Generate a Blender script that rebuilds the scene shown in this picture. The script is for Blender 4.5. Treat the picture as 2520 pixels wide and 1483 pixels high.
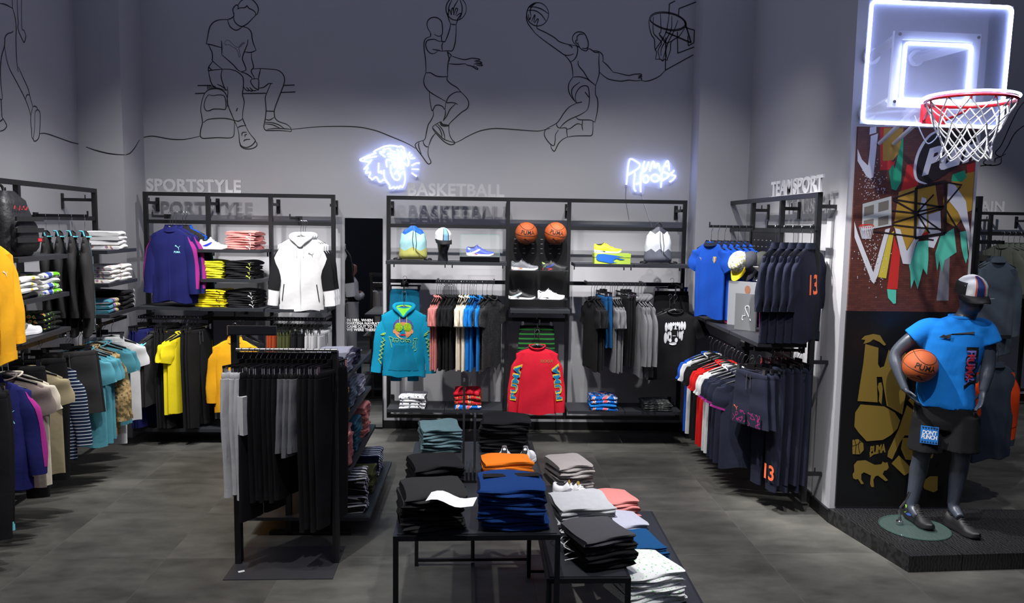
import bpy, bmesh, math, random
from mathutils import Vector, Matrix
from mathutils.geometry import tessellate_polygon
R = math.radians
S = bpy.context.scene
for o in list(bpy.data.objects): bpy.data.objects.remove(o)
COL = S.collection

# ------------------------------------------------------------------ camera
FPX, CAMH = 1895.0, 2.3
YAW, PITCH, ROLL = R(1.48), R(5.6), R(0.88)
CF = Vector((math.sin(YAW)*math.cos(PITCH), math.cos(YAW)*math.cos(PITCH), -math.sin(PITCH)))
_r = Vector((math.cos(YAW), -math.sin(YAW), 0)); _u = _r.cross(CF)
CR = math.cos(ROLL)*_r + math.sin(ROLL)*_u
CU = -math.sin(ROLL)*_r + math.cos(ROLL)*_u
CO = Vector((0, 0, CAMH))
cam = bpy.data.objects.new('camera', bpy.data.cameras.new('camera')); COL.objects.link(cam)
cam.data.sensor_width = 36; cam.data.lens = FPX/2520*36; cam.data.clip_start = 0.05
cam.matrix_world = Matrix(((CR.x, CU.x, -CF.x, 0), (CR.y, CU.y, -CF.y, 0), (CR.z, CU.z, -CF.z, CAMH), (0, 0, 0, 1)))
S.camera = cam
def at(px, py, x=None, y=None, z=None):
    """photo pixel -> point on the plane x=, y= or z= (metres)"""
    d = CF + CR*((px-1260)/FPX) - CU*((py-741.5)/FPX)
    t = (x-CO.x)/d.x if x is not None else (y-CO.y)/d.y if y is not None else (z-CO.z)/d.z
    return CO + d*t
def atp(px, py, o, n):
    d = CF + CR*((px-1260)/FPX) - CU*((py-741.5)/FPX)
    return CO + d*((o-CO).dot(n)/d.dot(n))

# ------------------------------------------------------------------ world, lights, exposure
S.view_settings.view_transform = 'Standard'; S.view_settings.look = 'None'
S.view_settings.gamma = 1; S.view_settings.use_curve_mapping = False; S.view_settings.exposure = 0.15
W = bpy.data.worlds.new('World'); S.world = W; W.use_nodes = True
W.node_tree.nodes['Background'].inputs[0].default_value = (0.50, 0.55, 0.80, 1)
W.node_tree.nodes['Background'].inputs[1].default_value = 0.36
def spot(loc, tgt, e, ang=58, blend=0.25, size=0.04, col=(1.0, 0.975, 0.95)):
    l = bpy.data.lights.new('track_spot', 'SPOT'); l.energy = e; l.spot_size = R(ang); l.spot_blend = blend
    l.shadow_soft_size = size; l.color = col
    o = bpy.data.objects.new('track_spot', l); COL.objects.link(o); o.location = loc
    o.rotation_euler = (Vector(tgt)-Vector(loc)).to_track_quat('-Z', 'Y').to_euler()
    return o
for x in (-2.9, -1.8, -0.7, 0.5, 1.6):                       # track along the back wall: wash, then pools on the goods
    spot((x, 5.5, 4.9), (x+0.05, 8.4, 0.8), 165, 72, 0.8)
for x in (-2.75, -2.0, -0.75, 0.35, 1.25):
    spot((x, 5.9, 4.9), (x+0.05, 8.35, 0.95), 560, 32, 0.6)
for y in (4.6, 5.9, 7.2):                                    # track along the left wall
    spot((-1.4, y-0.3, 4.9), (-3.8, y+0.2, 0.75), 150, 60, 0.6)
    spot((-1.6, y-0.5, 4.9), (-3.6, y-0.1, 1.1), 460, 32, 0.7)
for y in (5.4, 6.8):                                         # track along the right wall
    spot((0.2, y-0.2, 4.9), (2.6, y+0.4, 0.6), 130, 56, 0.6)
for y, e in ((6.0, 1000), (6.5, 560), (7.3, 560)):
    spot((0.5, y-0.6, 4.9), (2.65, y, 1.1), e, 32, 0.7)
spot((-0.2, 4.3, 4.9), (-0.1, 4.3, 0.8), 300, 42, 0.8)       # over the table
spot((0.7, 2.6, 4.9), (0.4, 3.9, 0.7), 380, 40, 0.8)
spot((-1.7, 3.4, 4.9), (-1.4, 5.2, 0.9), 380, 40, 0.8)       # over the standing rail
spot((1.9, 3.4, 4.9), (3.3, 5.6, 1.25), 430, 44, 0.7)         # on the mannequin
spot((-2.4, 4.2, 4.9), (-2.3, 4.6, 0.0), 150, 70, 0.5)
spot((1.6, 4.0, 4.9), (1.75, 5.0, 0.0), 640, 48, 0.9)
spot((4.9, 5.6, 4.9), (4.4, 6.9, 1.2), 160, 60, 0.5)
spot((5.4, 7.2, 4.9), (5.8, 10.0, 1.2), 260, 60, 0.6)
spot((-1.6, 0.4, 4.9), (-2.3, 2.3, 0.9), 120, 50, 0.4)

# ------------------------------------------------------------------ materials
def lin(c):
    return tuple((v/255/12.92 if v/255 <= 0.04045 else ((v/255+0.055)/1.055)**2.4) for v in c)
MATS = {}
def mat(name, c, rough=0.6, metal=0.0, bump=0.0, bscale=200, var=0.0, vscale=6, emit=0, alpha=1, trans=0, coat=0, spec=0.5):
    if name in MATS: return MATS[name]
    m = bpy.data.materials.new(name); m.use_nodes = True; MATS[name] = m
    nt = m.node_tree; b = nt.nodes['Principled BSDF']; L = lin(c)
    b.inputs['Base Color'].default_value = (*L, 1); b.inputs['Roughness'].default_value = rough
    b.inputs['Metallic'].default_value = metal; b.inputs['Specular IOR Level'].default_value = spec
    if coat: b.inputs['Coat Weight'].default_value = coat
    if trans: b.inputs['Transmission Weight'].default_value = trans
    if alpha < 1: b.inputs['Alpha'].default_value = alpha
    if emit:
        b.inputs['Emission Color'].default_value = (*L, 1); b.inputs['Emission Strength'].default_value = emit
    if bump or var:
        tc = nt.nodes.new('ShaderNodeTexCoord')
    if bump:
        n = nt.nodes.new('ShaderNodeTexNoise'); n.inputs['Scale'].default_value = bscale; n.inputs['Detail'].default_value = 3
        bp = nt.nodes.new('ShaderNodeBump'); bp.inputs['Strength'].default_value = bump; bp.inputs['Distance'].default_value = 0.01
        nt.links.new(tc.outputs['Object'], n.inputs['Vector']); nt.links.new(n.outputs['Fac'], bp.inputs['Height'])
        nt.links.new(bp.outputs['Normal'], b.inputs['Normal'])
    if var:
        n2 = nt.nodes.new('ShaderNodeTexNoise'); n2.inputs['Scale'].default_value = vscale; n2.inputs['Detail'].default_value = 6
        mx = nt.nodes.new('ShaderNodeMixRGB'); mx.inputs[1].default_value = (*[v*(1-var) for v in L], 1)
        mx.inputs[2].default_value = (*[min(1, v*(1+var)) for v in L], 1)
        nt.links.new(tc.outputs['Object'], n2.inputs['Vector']); nt.links.new(n2.outputs['Fac'], mx.inputs[0])
        nt.links.new(mx.outputs[0], b.inputs['Base Color'])
    return m
def fab(name, c, var=0.06, rough=0.9, bump=0.16, bscale=22):
    return mat('fabric_'+name, c, rough, 0, bump, bscale, var, 25, spec=0.25)
def ramp_mat(name, vec, stops, rough=0.85, interp='CONSTANT'):
    """colour bands of a print or weave; vec(nt, texcoord) builds the factor socket"""
    m = bpy.data.materials.new(name); m.use_nodes = True; nt = m.node_tree; b = nt.nodes['Principled BSDF']
    b.inputs['Roughness'].default_value = rough; b.inputs['Specular IOR Level'].default_value = 0.25
    tc = nt.nodes.new('ShaderNodeTexCoord'); f = vec(nt, tc)
    cr = nt.nodes.new('ShaderNodeValToRGB'); cr.color_ramp.interpolation = interp; el = cr.color_ramp.elements
    while len(el) < len(stops): el.new(0.5)
    for e, (p, c) in zip(el, stops): e.position = p; e.color = (*lin(c), 1)
    nt.links.new(f, cr.inputs[0]); nt.links.new(cr.outputs[0], b.inputs['Base Color']); MATS[name] = m
    return m
def _math(nt, op, a, b=None):
    n = nt.nodes.new('ShaderNodeMath'); n.operation = op
    for i, v in enumerate((a, b)):
        if v is None: continue
        if isinstance(v, (int, float)): n.inputs[i].default_value = v
        else: nt.links.new(v, n.inputs[i])
    return n.outputs[0]
def stripes(axis, period, duty, c1, c2, name):
    def vec(nt, tc):
        sp = nt.nodes.new('ShaderNodeSeparateXYZ'); nt.links.new(tc.outputs['Object'], sp.inputs[0])
        return _math(nt, 'FRACT', _math(nt, 'MULTIPLY', sp.outputs[axis], 1/period))
    return ramp_mat(name, vec, [(0, c1), (duty, c2)])
def blotch(name, stops, scale=14, detail=2):
    def vec(nt, tc):
        n = nt.nodes.new('ShaderNodeTexNoise'); n.inputs['Scale'].default_value = scale; n.inputs['Detail'].default_value = detail
        nt.links.new(tc.outputs['Object'], n.inputs['Vector']); return n.outputs['Fac']
    return ramp_mat(name, vec, stops)
def zigzag(name, period, amp, z0, z1, stops):
    """bands along local z with zigzag borders along local x"""
    def vec(nt, tc):
        sp = nt.nodes.new('ShaderNodeSeparateXYZ'); nt.links.new(tc.outputs['Object'], sp.inputs[0])
        tri = _math(nt, 'PINGPONG', sp.outputs[0], period); z = _math(nt, 'ADD', sp.outputs[2], _math(nt, 'MULTIPLY', tri, amp))
        return _math(nt, 'MULTIPLY', _math(nt, 'SUBTRACT', z, z0), 1/(z1-z0))
    return ramp_mat(name, vec, stops, 0.45)

BLACK = mat('black_steel', (24, 25, 28), 0.42, 0.0, spec=0.5)
BLACKM = mat('black_matt', (17, 18, 21), 0.7)
SHELF = mat('shelf_charcoal', (38, 40, 46), 0.5)
CHROME = mat('chrome', (200, 200, 205), 0.18, 1.0)
STEEL = mat('brushed_steel', (165, 160, 155), 0.35, 1.0)
HANG = mat('hanger_plastic', (10, 10, 12), 0.45, spec=.35)
WHITE = mat('white_plastic', (225, 225, 225), 0.4)

# ------------------------------------------------------------------ mesh building
def catmull(p, k=6, closed=False):
    p = [Vector(q) for q in p]
    if len(p) < 3: return p
    n = len(p); out = []
    rng = n if closed else n-1
    for i in range(rng):
        p1, p2 = p[i], p[(i+1) % n]
        p0 = p[(i-1) % n] if (closed or i > 0) else p1*2-p2
        p3 = p[(i+2) % n] if (closed or i+2 < n) else p2*2-p1
        for j in range(k):
            t = j/k
            out.append(0.5*((2*p1)+(p2-p0)*t+(2*p0-5*p1+4*p2-p3)*t*t+(3*p1-p0-3*p2+p3)*t*t*t))
    if not closed: out.append(p[-1])
    return out
class MB:
    def __init__(s): s.v = []; s.f = []
    def add(s, vs, fs):
        o = len(s.v); s.v += [tuple(v) for v in vs]; s.f += [tuple(i+o for i in f) for f in fs]; return s
    def box(s, c, d, rot=None):
        h = [x/2 for x in d]; vs = []
        for sx in (-1, 1):
            for sy in (-1, 1):
                for sz in (-1, 1):
                    v = Vector((sx*h[0], sy*h[1], sz*h[2]))
                    if rot: v = rot @ v
                    vs.append(v+Vector(c))
        return s.add(vs, [(0, 1, 3, 2), (4, 6, 7, 5), (0, 4, 5, 1), (2, 3, 7, 6), (0, 2, 6, 4), (1, 5, 7, 3)])
    def b2(s, a, b):
        return s.box([(a[i]+b[i])/2 for i in range(3)], [abs(a[i]-b[i]) for i in range(3)])
    def loft(s, rings, cap0=True, cap1=True, ring_closed=True):
        n = len(rings[0]); o = len(s.v)
        for r in rings: s.v += [tuple(p) for p in r]
        m = n if ring_closed else n-1
        for i in range(len(rings)-1):
            for j in range(m):
                a = o+i*n+j; b = o+i*n+(j+1) % n
                s.f.append((a, b, b+n, a+n))
        if cap0: s.f.append(tuple(o+j for j in reversed(range(n))))
        if cap1: s.f.append(tuple(o+(len(rings)-1)*n+j for j in range(n)))
        return s
    def tube(s, path, r, n=8, closed=False, cap=True):
        P = [Vector(p) for p in path]; m = len(P); rings = []; prev = None
        for i in range(m):
            a = P[(i-1) % m] if (closed or i > 0) else P[i]; b = P[(i+1) % m] if (closed or i < m-1) else P[i]
            t = (b-a).normalized() if (b-a).length > 1e-9 else Vector((0, 0, 1))
            if prev is None:
                up = Vector((0, 0, 1)) if abs(t.z) < 0.9 else Vector((1, 0, 0)); x = t.cross(up).normalized()
            else:
                x = prev-t*prev.dot(t); x = x.normalized() if x.length > 1e-6 else t.orthogonal().normalized()
            prev = x; y = t.cross(x); rr = r[i] if isinstance(r, (list, tuple)) else r
            rings.append([P[i]+(x*math.cos(2*math.pi*k/n)+y*math.sin(2*math.pi*k/n))*rr for k in range(n)])
        if closed: rings.append(rings[0]); return s.loft(rings, False, False)
        return s.loft(rings, cap, cap)
    def lathe(s, prof, n=24, c=(0, 0, 0), cap=True):
        return s.loft([[(c[0]+r*math.cos(2*math.pi*k/n), c[1]+r*math.sin(2*math.pi*k/n), c[2]+z) for k in range(n)] for r, z in prof], cap, cap)
    def poly(s, pts, off=None):
        """flat polygon (concave ok) of 3D points; off = thickness vector"""
        pts = [Vector(p) for p in pts]
        t = tessellate_polygon([pts]); o = len(s.v); n = len(pts)
        if off is None:
            return s.add(pts, t)
        off = Vector(off); s.v += [tuple(p) for p in pts]+[tuple(p+off) for p in pts]
        s.f += [tuple(o+i for i in f) for f in t]+[tuple(o+n+i for i in reversed(f)) for f in t]
        s.f += [(o+i, o+(i+1) % n, o+n+(i+1) % n, o+n+i) for i in range(n)]
        return s
    def ribbon(s, path, w, nrm, lift=0.0):
        P = [Vector(p) for p in path]; nrm = Vector(nrm); vs = []; m = len(P)
        for i in range(m):
            t = P[min(i+1, m-1)]-P[max(i-1, 0)]
            x = nrm.cross(t); x = x.normalized() if x.length > 1e-9 else Vector((1, 0, 0))
            ww = w*(0.55+0.45*min(1, 3*min(i, m-1-i)/max(1, m-1))) if m > 4 else w
            vs += [P[i]+x*ww/2+nrm*lift, P[i]-x*ww/2+nrm*lift]
        return s.add(vs, [(2*i, 2*i+1, 2*i+3, 2*i+2) for i in range(m-1)])
    def xf(s, M):
        s.v = [tuple(M @ Vector(v)) for v in s.v]; return s
    def mesh(s, name, smooth=True, ang=40):
        me = bpy.data.meshes.new(name); me.from_pydata(s.v, [], s.f); me.update()
        bm = bmesh.new(); bm.from_mesh(me); bmesh.ops.recalc_face_normals(bm, faces=bm.faces)
        if smooth:
            for f in bm.faces: f.smooth = True
            for e in bm.edges:
                if len(e.link_faces) == 2 and e.calc_face_angle(0) > R(ang): e.smooth = False
        bm.to_mesh(me); bm.free(); me.materials.append(None)
        return me
    def build(s, name, m, parent=None, smooth=True, loc=None, rotz=0, ang=40):
        return obj(name, s.mesh(name, smooth, ang), m, parent, loc, rotz)
def obj(name, me, m, parent=None, loc=None, rotz=0):
    o = bpy.data.objects.new(name, me); COL.objects.link(o)
    if not me.materials: me.materials.append(None)
    o.material_slots[0].link = 'OBJECT'; o.material_slots[0].material = m
    if parent: o.parent = parent
    if loc is not None: o.location = loc
    if rotz: o.rotation_euler = (0, 0, rotz)
    return o
def tag(o, label=None, cat=None, group=None, kind=None):
    if label: o['label'] = label
    if cat: o['category'] = cat
    if group: o['group'] = group
    if kind: o['kind'] = kind
    return o
def thing(name, label, cat, loc=(0, 0, 0), rotz=0, group=None, mw=None):
    o = bpy.data.objects.new(name, None); o.empty_display_size = 0.05; COL.objects.link(o)
    if mw is not None: o.matrix_world = mw
    else: o.location = loc; o.rotation_euler = (0, 0, rotz)
    return tag(o, label, cat, group)
def text_mb(txt, size=1, bold=0.0, extrude=0, shear=0, align='CENTER', spacing=1.0, lines=1.0):
    cu = bpy.data.curves.new('txt', 'FONT'); cu.body = txt; cu.size = size; cu.offset = bold; cu.extrude = extrude
    cu.shear = shear; cu.align_x = align; cu.align_y = 'CENTER'; cu.resolution_u = 3; cu.space_character = spacing; cu.space_line = lines
    o = bpy.data.objects.new('txt', cu); COL.objects.link(o)
    dg = bpy.context.evaluated_depsgraph_get(); me = bpy.data.meshes.new_from_object(o.evaluated_get(dg))
    m = MB(); m.v = [tuple(v.co) for v in me.vertices]; m.f = [tuple(p.vertices) for p in me.polygons]
    bpy.data.objects.remove(o); bpy.data.curves.remove(cu); bpy.data.meshes.remove(me)
    return m
class Fr:
    """local frame of a rack: x along it, y into its wall, z up"""
    def __init__(s, ox, oy, ang): s.o = Vector((ox, oy, 0)); s.a = ang; s.c = math.cos(ang); s.s = math.sin(ang)
    def w(s, x, y, z): return Vector((s.o.x+s.c*x-s.s*y, s.o.y+s.s*x+s.c*y, z))
    def pix(s, px, py, y):                                    # pixel on the vertical plane local y -> local coords
        n = Vector((-s.s, s.c, 0)); p = atp(px, py, s.w(0, y, 0), n); d = p-s.o
        return Vector((s.c*d.x+s.s*d.y, y, p.z))
    def M(s, x, y, z, rot=0): return Matrix.Translation(s.w(x, y, z)) @ Matrix.Rotation(s.a+rot, 4, 'Z')
# ------------------------------------------------------------------ the room
YB = 8.58
WALL = mat('wall_paint', (176, 176, 181), 0.75, 0, 0.06, 90, 0.03, 1.5)
BASEB = mat('baseboard_black', (13, 13, 15), 0.5)
def struct(name, mb, m, smooth=False): return tag(mb.build(name, m, None, smooth), kind='structure')
PB = at(231, 464, z=2.6); PA = at(0, 438, z=2.6)
eL = (PB-PA).normalized(); nL = Vector((eL.y, -eL.x, 0))
FB = Fr(0, 8.28, 0)                                           # racks on the back wall
FL = Fr(PB.x, PB.y, math.atan2(eL.y, eL.x))                   # racks on the left wall (x=0 at far post, negative to camera)
FRR = Fr(2.56, at(2017, 470, x=2.56).y, -math.pi/2)                              # rack on the right wall (x=0 near post, negative to the back)
HW = 5.0
struct('wall_back', MB().b2((-4.6, YB, 0), (3.1, YB+0.2, HW)), WALL)
lw = MB(); pts = [FL.w(-9.6, 0.3, 0), FL.w(0.9, 0.3, 0), FL.w(0.9, 0.5, 0), FL.w(-9.6, 0.5, 0)]
lw.poly(pts, (0, 0, HW)); struct('wall_left', lw, WALL)
cl0 = at(211, 400, y=8.1).x; cl1 = at(309, 400, y=8.1).x
struct('wall_column_left', MB().b2((cl0-0.25, 8.1, 0), (cl1-0.02, YB, HW)), WALL)
struct('wall_column_right', MB().b2((2.17, 8.26, 0), (2.9, YB, HW)), WALL)
struct('wall_right', MB().b2((2.72, 6.2, 0), (3.66, 8.6, HW)), WALL)
struct('wall_pillar', MB().b2((2.70, 5.87, 0), (3.70, 6.2, HW)), WALL)
struct('wall_far', MB().b2((3.66, 10.3, 0), (9.0, 10.5, 8)), WALL)
struct('wall_far_side', MB().b2((3.4, 8.6, 0), (3.66, 10.3, HW)), WALL)
DW = mat('dark_wall', (30, 29, 33), 0.6, 0, 0, 0, 0.1, 1.0)
struct('wall_front', MB().b2((-4.5, -3.4, 0), (9.0, -3.2, HW)), DW)
struct('wall_side', MB().b2((8.8, -3.2, 0), (9.0, 10.3, 8)), DW)
# skirting boards
struct('baseboard_back', MB().b2((-3.82, YB-0.02, 0), (2.17, YB, 0.09)), BASEB)
bl = MB(); bl.poly([FL.w(-9, 0.28, 0), FL.w(0.45, 0.28, 0), FL.w(0.45, 0.3, 0), FL.w(-9, 0.3, 0)], (0, 0, 0.09)); struct('baseboard_left', bl, BASEB)
struct('baseboard_right', MB().b2((2.70, 6.2, 0), (2.72, 8.24, 0.10)).b2((2.15, 8.24, 0), (2.72, 8.26, 0.10)).b2((2.15, 8.26, 0), (2.17, 8.56, 0.10)).b2((2.68, 5.85, 0), (2.70, 6.2, .10)), BASEB)
struct('baseboard_far', MB().b2((3.66, 10.28, 0), (8.8, 10.3, 0.1)), BASEB)
# floor: large concrete-look tiles over a slab
fm = bpy.data.materials.new('floor_tile'); fm.use_nodes = True; nt = fm.node_tree; b = nt.nodes['Principled BSDF']
geo = nt.nodes.new('ShaderNodeNewGeometry'); oi = nt.nodes.new('ShaderNodeObjectInfo')
mp = nt.nodes.new('ShaderNodeMapping'); mp.inputs['Scale'].default_value = (1.0, 1.9, 1)
ad = nt.nodes.new('ShaderNodeVectorMath'); ad.operation = 'ADD'; sc = nt.nodes.new('ShaderNodeVectorMath'); sc.operation = 'SCALE'; sc.inputs['Scale'].default_value = 40
cb = nt.nodes.new('ShaderNodeCombineXYZ'); nt.links.new(oi.outputs['Random'], cb.inputs[0]); nt.links.new(oi.outputs['Random'], cb.inputs[2])
nt.links.new(cb.outputs[0], sc.inputs[0]); nt.links.new(geo.outputs['Position'], mp.inputs['Vector']); nt.links.new(mp.outputs[0], ad.inputs[0]); nt.links.new(sc.outputs[0], ad.inputs[1])
n1 = nt.nodes.new('ShaderNodeTexNoise'); n1.inputs['Scale'].default_value = 2.8; n1.inputs['Detail'].default_value = 8; n1.inputs['Roughness'].default_value = 0.6
nt.links.new(ad.outputs[0], n1.inputs['Vector'])
cr = nt.nodes.new('ShaderNodeValToRGB'); cr.color_ramp.elements[0].position = 0.3; cr.color_ramp.elements[0].color = (*lin((60, 60, 57)), 1)
cr.color_ramp.elements[1].position = 0.72; cr.color_ramp.elements[1].color = (*lin((94, 93, 88)), 1)
nt.links.new(n1.outputs['Fac'], cr.inputs[0])
hs = nt.nodes.new('ShaderNodeHueSaturation'); nt.links.new(cr.outputs[0], hs.inputs['Color'])
mr = nt.nodes.new('ShaderNodeMapRange'); mr.inputs['To Min'].default_value = 0.88; mr.inputs['To Max'].default_value = 1.08
nt.links.new(oi.outputs['Random'], mr.inputs['Value']); nt.links.new(mr.outputs[0], hs.inputs['Value'])
nt.links.new(hs.outputs[0], b.inputs['Base Color']); b.inputs['Roughness'].default_value = 0.55; b.inputs['Specular IOR Level'].default_value = 0.35
floor = struct('floor', MB().b2((-6, -3.4, -0.1), (9, 10.4, -0.0008)), mat('floor_grout', (84, 83, 78), 0.8))
T = 0.832; tm = MB(); g = T-0.0025
tm.loft([[(-g/2, -g/2, -0.008), (g/2, -g/2, -0.008), (g/2, g/2, -0.008), (-g/2, g/2, -0.008)], [(-g/2, -g/2, -0.0015), (g/2, -g/2, -0.0015), (g/2, g/2, -0.0012), (-g/2, g/2, -0.0012)],
         [(-g/2+.0015, -g/2+.0015, 0), (g/2-.0015, -g/2+.0015, 0), (g/2-.0015, g/2-.0015, 0), (-g/2+.0015, g/2-.0015, 0)]], False, True)
tme = tm.mesh('tile', False); ta = R(1.6); o0 = Vector((1.115, 5.225, 0))
for i in range(-8, 9):
    for j in range(-5, 7):
        q = o0+Matrix.Rotation(ta, 3, 'Z') @ Vector(((i+.5)*T, (j+.5)*T, 0))
        if q.x < -4.6 or q.x > 8.5 or q.y > 10.4: continue
        if q.y < 1.0 and not (-4 < q.x < 1): continue
        t = obj('tile', tme, fm, floor, q, ta)
# mirror on the back wall with its printed lines
mr_t = thing('wall_mirror', 'tall frameless mirror with printed white lines, left of the wide rack on the back wall', 'mirror', (-1.425, YB-0.045, 0))
mm = mat('mirror_glass', (215, 218, 220), 0.01, 1.0)
MB().b2((-0.205, -0.004, 0.02), (0.205, 0.004, 2.36)).build('glass', mm, mr_t, False); mr_t.rotation_euler = (R(-0.7), 0, R(1.6))
MB().b2((-0.207, 0.0045, 0.02), (0.207, 0.011, 2.355)).build('backing', BLACK, mr_t, False)
tx = text_mb('IN 1981, WHEN\nMARTINA NAVRATILOVA\nCAME OUT TO THE WORLD,\nWE WERE THERE.', 0.042, 0.0012, 0, 0, 'LEFT', 1.0, 0.85)
p = at(854, 799, y=YB-0.03); tx.xf(Matrix.Translation((p.x+1.425, -0.0055, p.z)) @ Matrix.Rotation(R(90), 4, 'X')).build('lettering', WHITE, mr_t, False)
# ------------------------------------------------------------------ black steel wall racks
def rack(label, F, xs, zt, zb, rails, side_z=(0.33,)):
    t = thing('wall_rack', label, 'display rack', F.w(xs[0], 0, 0), F.a, 'black steel wall racks')
    x0 = xs[0]; t['_x0'] = x0
    for x in xs: MB().b2((x-x0-.02, -.02, zb), (x-x0+.02, .02, zt-.04)).build('post', BLACK, t, False)
    MB().b2((-.02, -.02, zt-.04), (xs[-1]-x0+.02, .02, zt)).build('top_rail', BLACK, t, False)
    MB().b2((.02, -.018, zb), (xs[-1]-x0-.02, .018, zb+.036)).build('bottom_rail', BLACK, t, False)
    for z, i0, i1 in rails:
        MB().b2((xs[i0]-x0+.02, -.016, z-.02), (xs[i1]-x0-.02, .016, z+.02)).build('cross_rail', BLACK, t, False)
    for i, x in enumerate(xs):
        for z in (zt-.11,)+tuple(side_z):
            k = -0.028 if i == len(xs)-1 and F is FB else 0.0
            e = .155 if F is FRR else .297
            m = MB().b2((x-x0-.013+k, .02, z-.015), (x-x0+.013+k, e-.012, z+.015)).b2((x-x0-.02+k, e-.012, z-.09), (x-x0+.02+k, e, z+.06))
            m.b2((x-x0-.004+k, .08, z+.015), (x-x0+.004+k, .088, z+.05)).build('wall_bracket', BLACK, t, False)
    return t
def shelf(F, t, x0, x1, z, y0=-.42, y1=-.02, th=.032, m=None):
    a = t['_x0']
    mb = MB().b2((x0-a, y0, z-th), (x1-a, y1, z)).b2((x0-a+.03, y1-.02, z-th-.05), (x0-a+.04, y1, z-th)).b2((x1-a-.04, y1-.02, z-th-.05), (x1-a-.03, y1, z-th))
    return mb.build('shelf', m or SHELF, t, False)
def hang_bar(F, t, x0, x1, z, y=-.30):
    a = t['_x0']; mb = MB().b2((x0-a, y-.008, z-.03), (x1-a, y+.008, z)).b2((x0-a, y, z-.03), (x0-a+.016, -.016, z)).b2((x1-a-.016, y, z-.03), (x1-a, -.016, z))
    return mb.build('hang_bar', BLACK, t, False)
def face_arm(F, t, x, z, ln=.38, w=.014):
    a = t['_x0']; mb = MB().b2((x-a-w/2, -ln, z-.024), (x-a+w/2, -.016, z)).b2((x-a-w/2, -ln-.01, z-.024), (x-a+w/2, -ln, z+.03)).b2((x-a-.035, -.03, z-.035), (x-a+.035, -.016, z+.012))
    return mb.build('face_arm', BLACK, t, False)
def xb(px, py=490, y=0): return FB.pix(px, py, y).x
def zb_(px, py, y=0): return FB.pix(px, py, y).z
ZT = 2.60
xs1 = [xb(358), xb(511.5), xb(666), xb(820)]
rk1 = rack('black steel wall rack below the lettering SPORTSTYLE', FB, xs1, ZT, .10, [(zb_(600, 548), 0, 3), (zb_(600, 783), 0, 3)])
xs2 = [xb(956.5), xb(1251), xb(1401.5), xb(1686.5)]
ZR2 = zb_(1100, 556.5); ZR3 = zb_(1100, 692.5)
rk2 = rack('wide black steel wall rack below the lettering BASKETBALL', FB, xs2, ZT, .20, [(ZR2, 0, 1), (ZR2, 2, 3), (ZR3, 0, 1), (ZR3, 2, 3), (zb_(1330, 786), 1, 2)])
xs3 = [FRR.pix(1797.5, 492, 0).x, FRR.pix(1855, 486, 0).x, FRR.pix(1927, 478, 0).x, FRR.pix(2017, 470, 0).x]
ZR4 = FRR.pix(1900, 566, 0).z
rk3 = rack('black steel wall rack below the lettering TEAMSPORT', FRR, xs3, ZT, .10, [(ZR4, 0, 3), (1.20, 0, 3)], (1.25, .33))
xs4 = [-4.5, -3.0, -1.5, 0.0]
ZR5 = 2.31
rk4 = rack('black steel rack on the left wall with angled side shelves', FL, xs4, ZT, .20, [(ZR5, 0, 3), (1.42, 0, 3)], (.33,))
# shelves and bars, back wall left rack
ZS1 = zb_(570, 614, -.42); ZS2 = zb_(570, 687, -.42); ZS3 = zb_(570, 758, -.42); ZS0 = ZS3+.0
sx = (xb(484, 617, -.42), xb(661, 617, 0))
def px_shelf(t, a, b, z, y0=-.42): return shelf(FB, t, FB.pix(a, 650, y0).x, FB.pix(b, 650, y0).x, z, y0)
px_shelf(rk1, 484, 640, ZS1); px_shelf(rk1, 487, 641, ZS2); px_shelf(rk1, 489, 646, ZS3)
px_shelf(rk1, 326, 488, ZS3+.005); px_shelf(rk1, 650, 804, ZS3-.005)
ZB1 = zb_(420, 777, -.36); hang_bar(FB, rk1, FB.pix(340, 779, -.36).x, FB.pix(497, 779, -.36).x, ZB1, -.36)
hang_bar(FB, rk1, FB.pix(658, 783, -.36).x, FB.pix(802, 783, -.36).x, ZB1, -.36)
shelf(FB, rk1, xs1[0]-.02, xs1[-1]+.02, .16, -.40)
XA1 = FB.pix(415, 540, 0).x; XA2 = FB.pix(737, 540, 0).x
face_arm(FB, rk1, XA1, ZR2+.07); face_arm(FB, rk1, XA2, ZR2+.07); XA3 = FB.pix(590, 800, -.2).x; face_arm(FB, rk1, XA3, ZB1+.02, .34)
# basketball rack
ZS5 = zb_(1100, 644, -.42)
px_shelf(rk2, 949, 1098, ZS5); px_shelf(rk2, 1099.5, 1247, ZS5); px_shelf(rk2, 1415, 1560, ZS5); px_shelf(rk2, 1561.5, 1704, ZS5)
ZS6 = zb_(1100, 1008, -.42)
px_shelf(rk2, 951, 1095, ZS6); px_shelf(rk2, 1096.5, 1241, ZS6); px_shelf(rk2, 1406, 1548, ZS6); px_shelf(rk2, 1549.5, 1691, ZS6)
ZS7 = zb_(1326, 763, -.34); shelf(FB, rk2, FB.pix(1256, 763, -.34).x, FB.pix(1403, 763, -.34).x, ZS7, -.34)
ZB2 = zb_(1140, 690, -.33)
hang_bar(FB, rk2, FB.pix(1072, 692, -.33).x, FB.pix(1218, 692, -.33).x, ZB2, -.33)
hang_bar(FB, rk2, FB.pix(1446, 697, -.33).x, FB.pix(1590, 697, -.33).x, ZB2, -.33)
XA4 = FB.pix(1002, 690, 0).x; XA5 = FB.pix(1658, 700, 0).x; XA6 = FB.pix(1323, 786, 0).x
face_arm(FB, rk2, XA4, ZR3+.012, .36); face_arm(FB, rk2, XA5, ZR3+.012, .36); face_arm(FB, rk2, XA6, zb_(1330, 786)+.012, .36)
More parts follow.
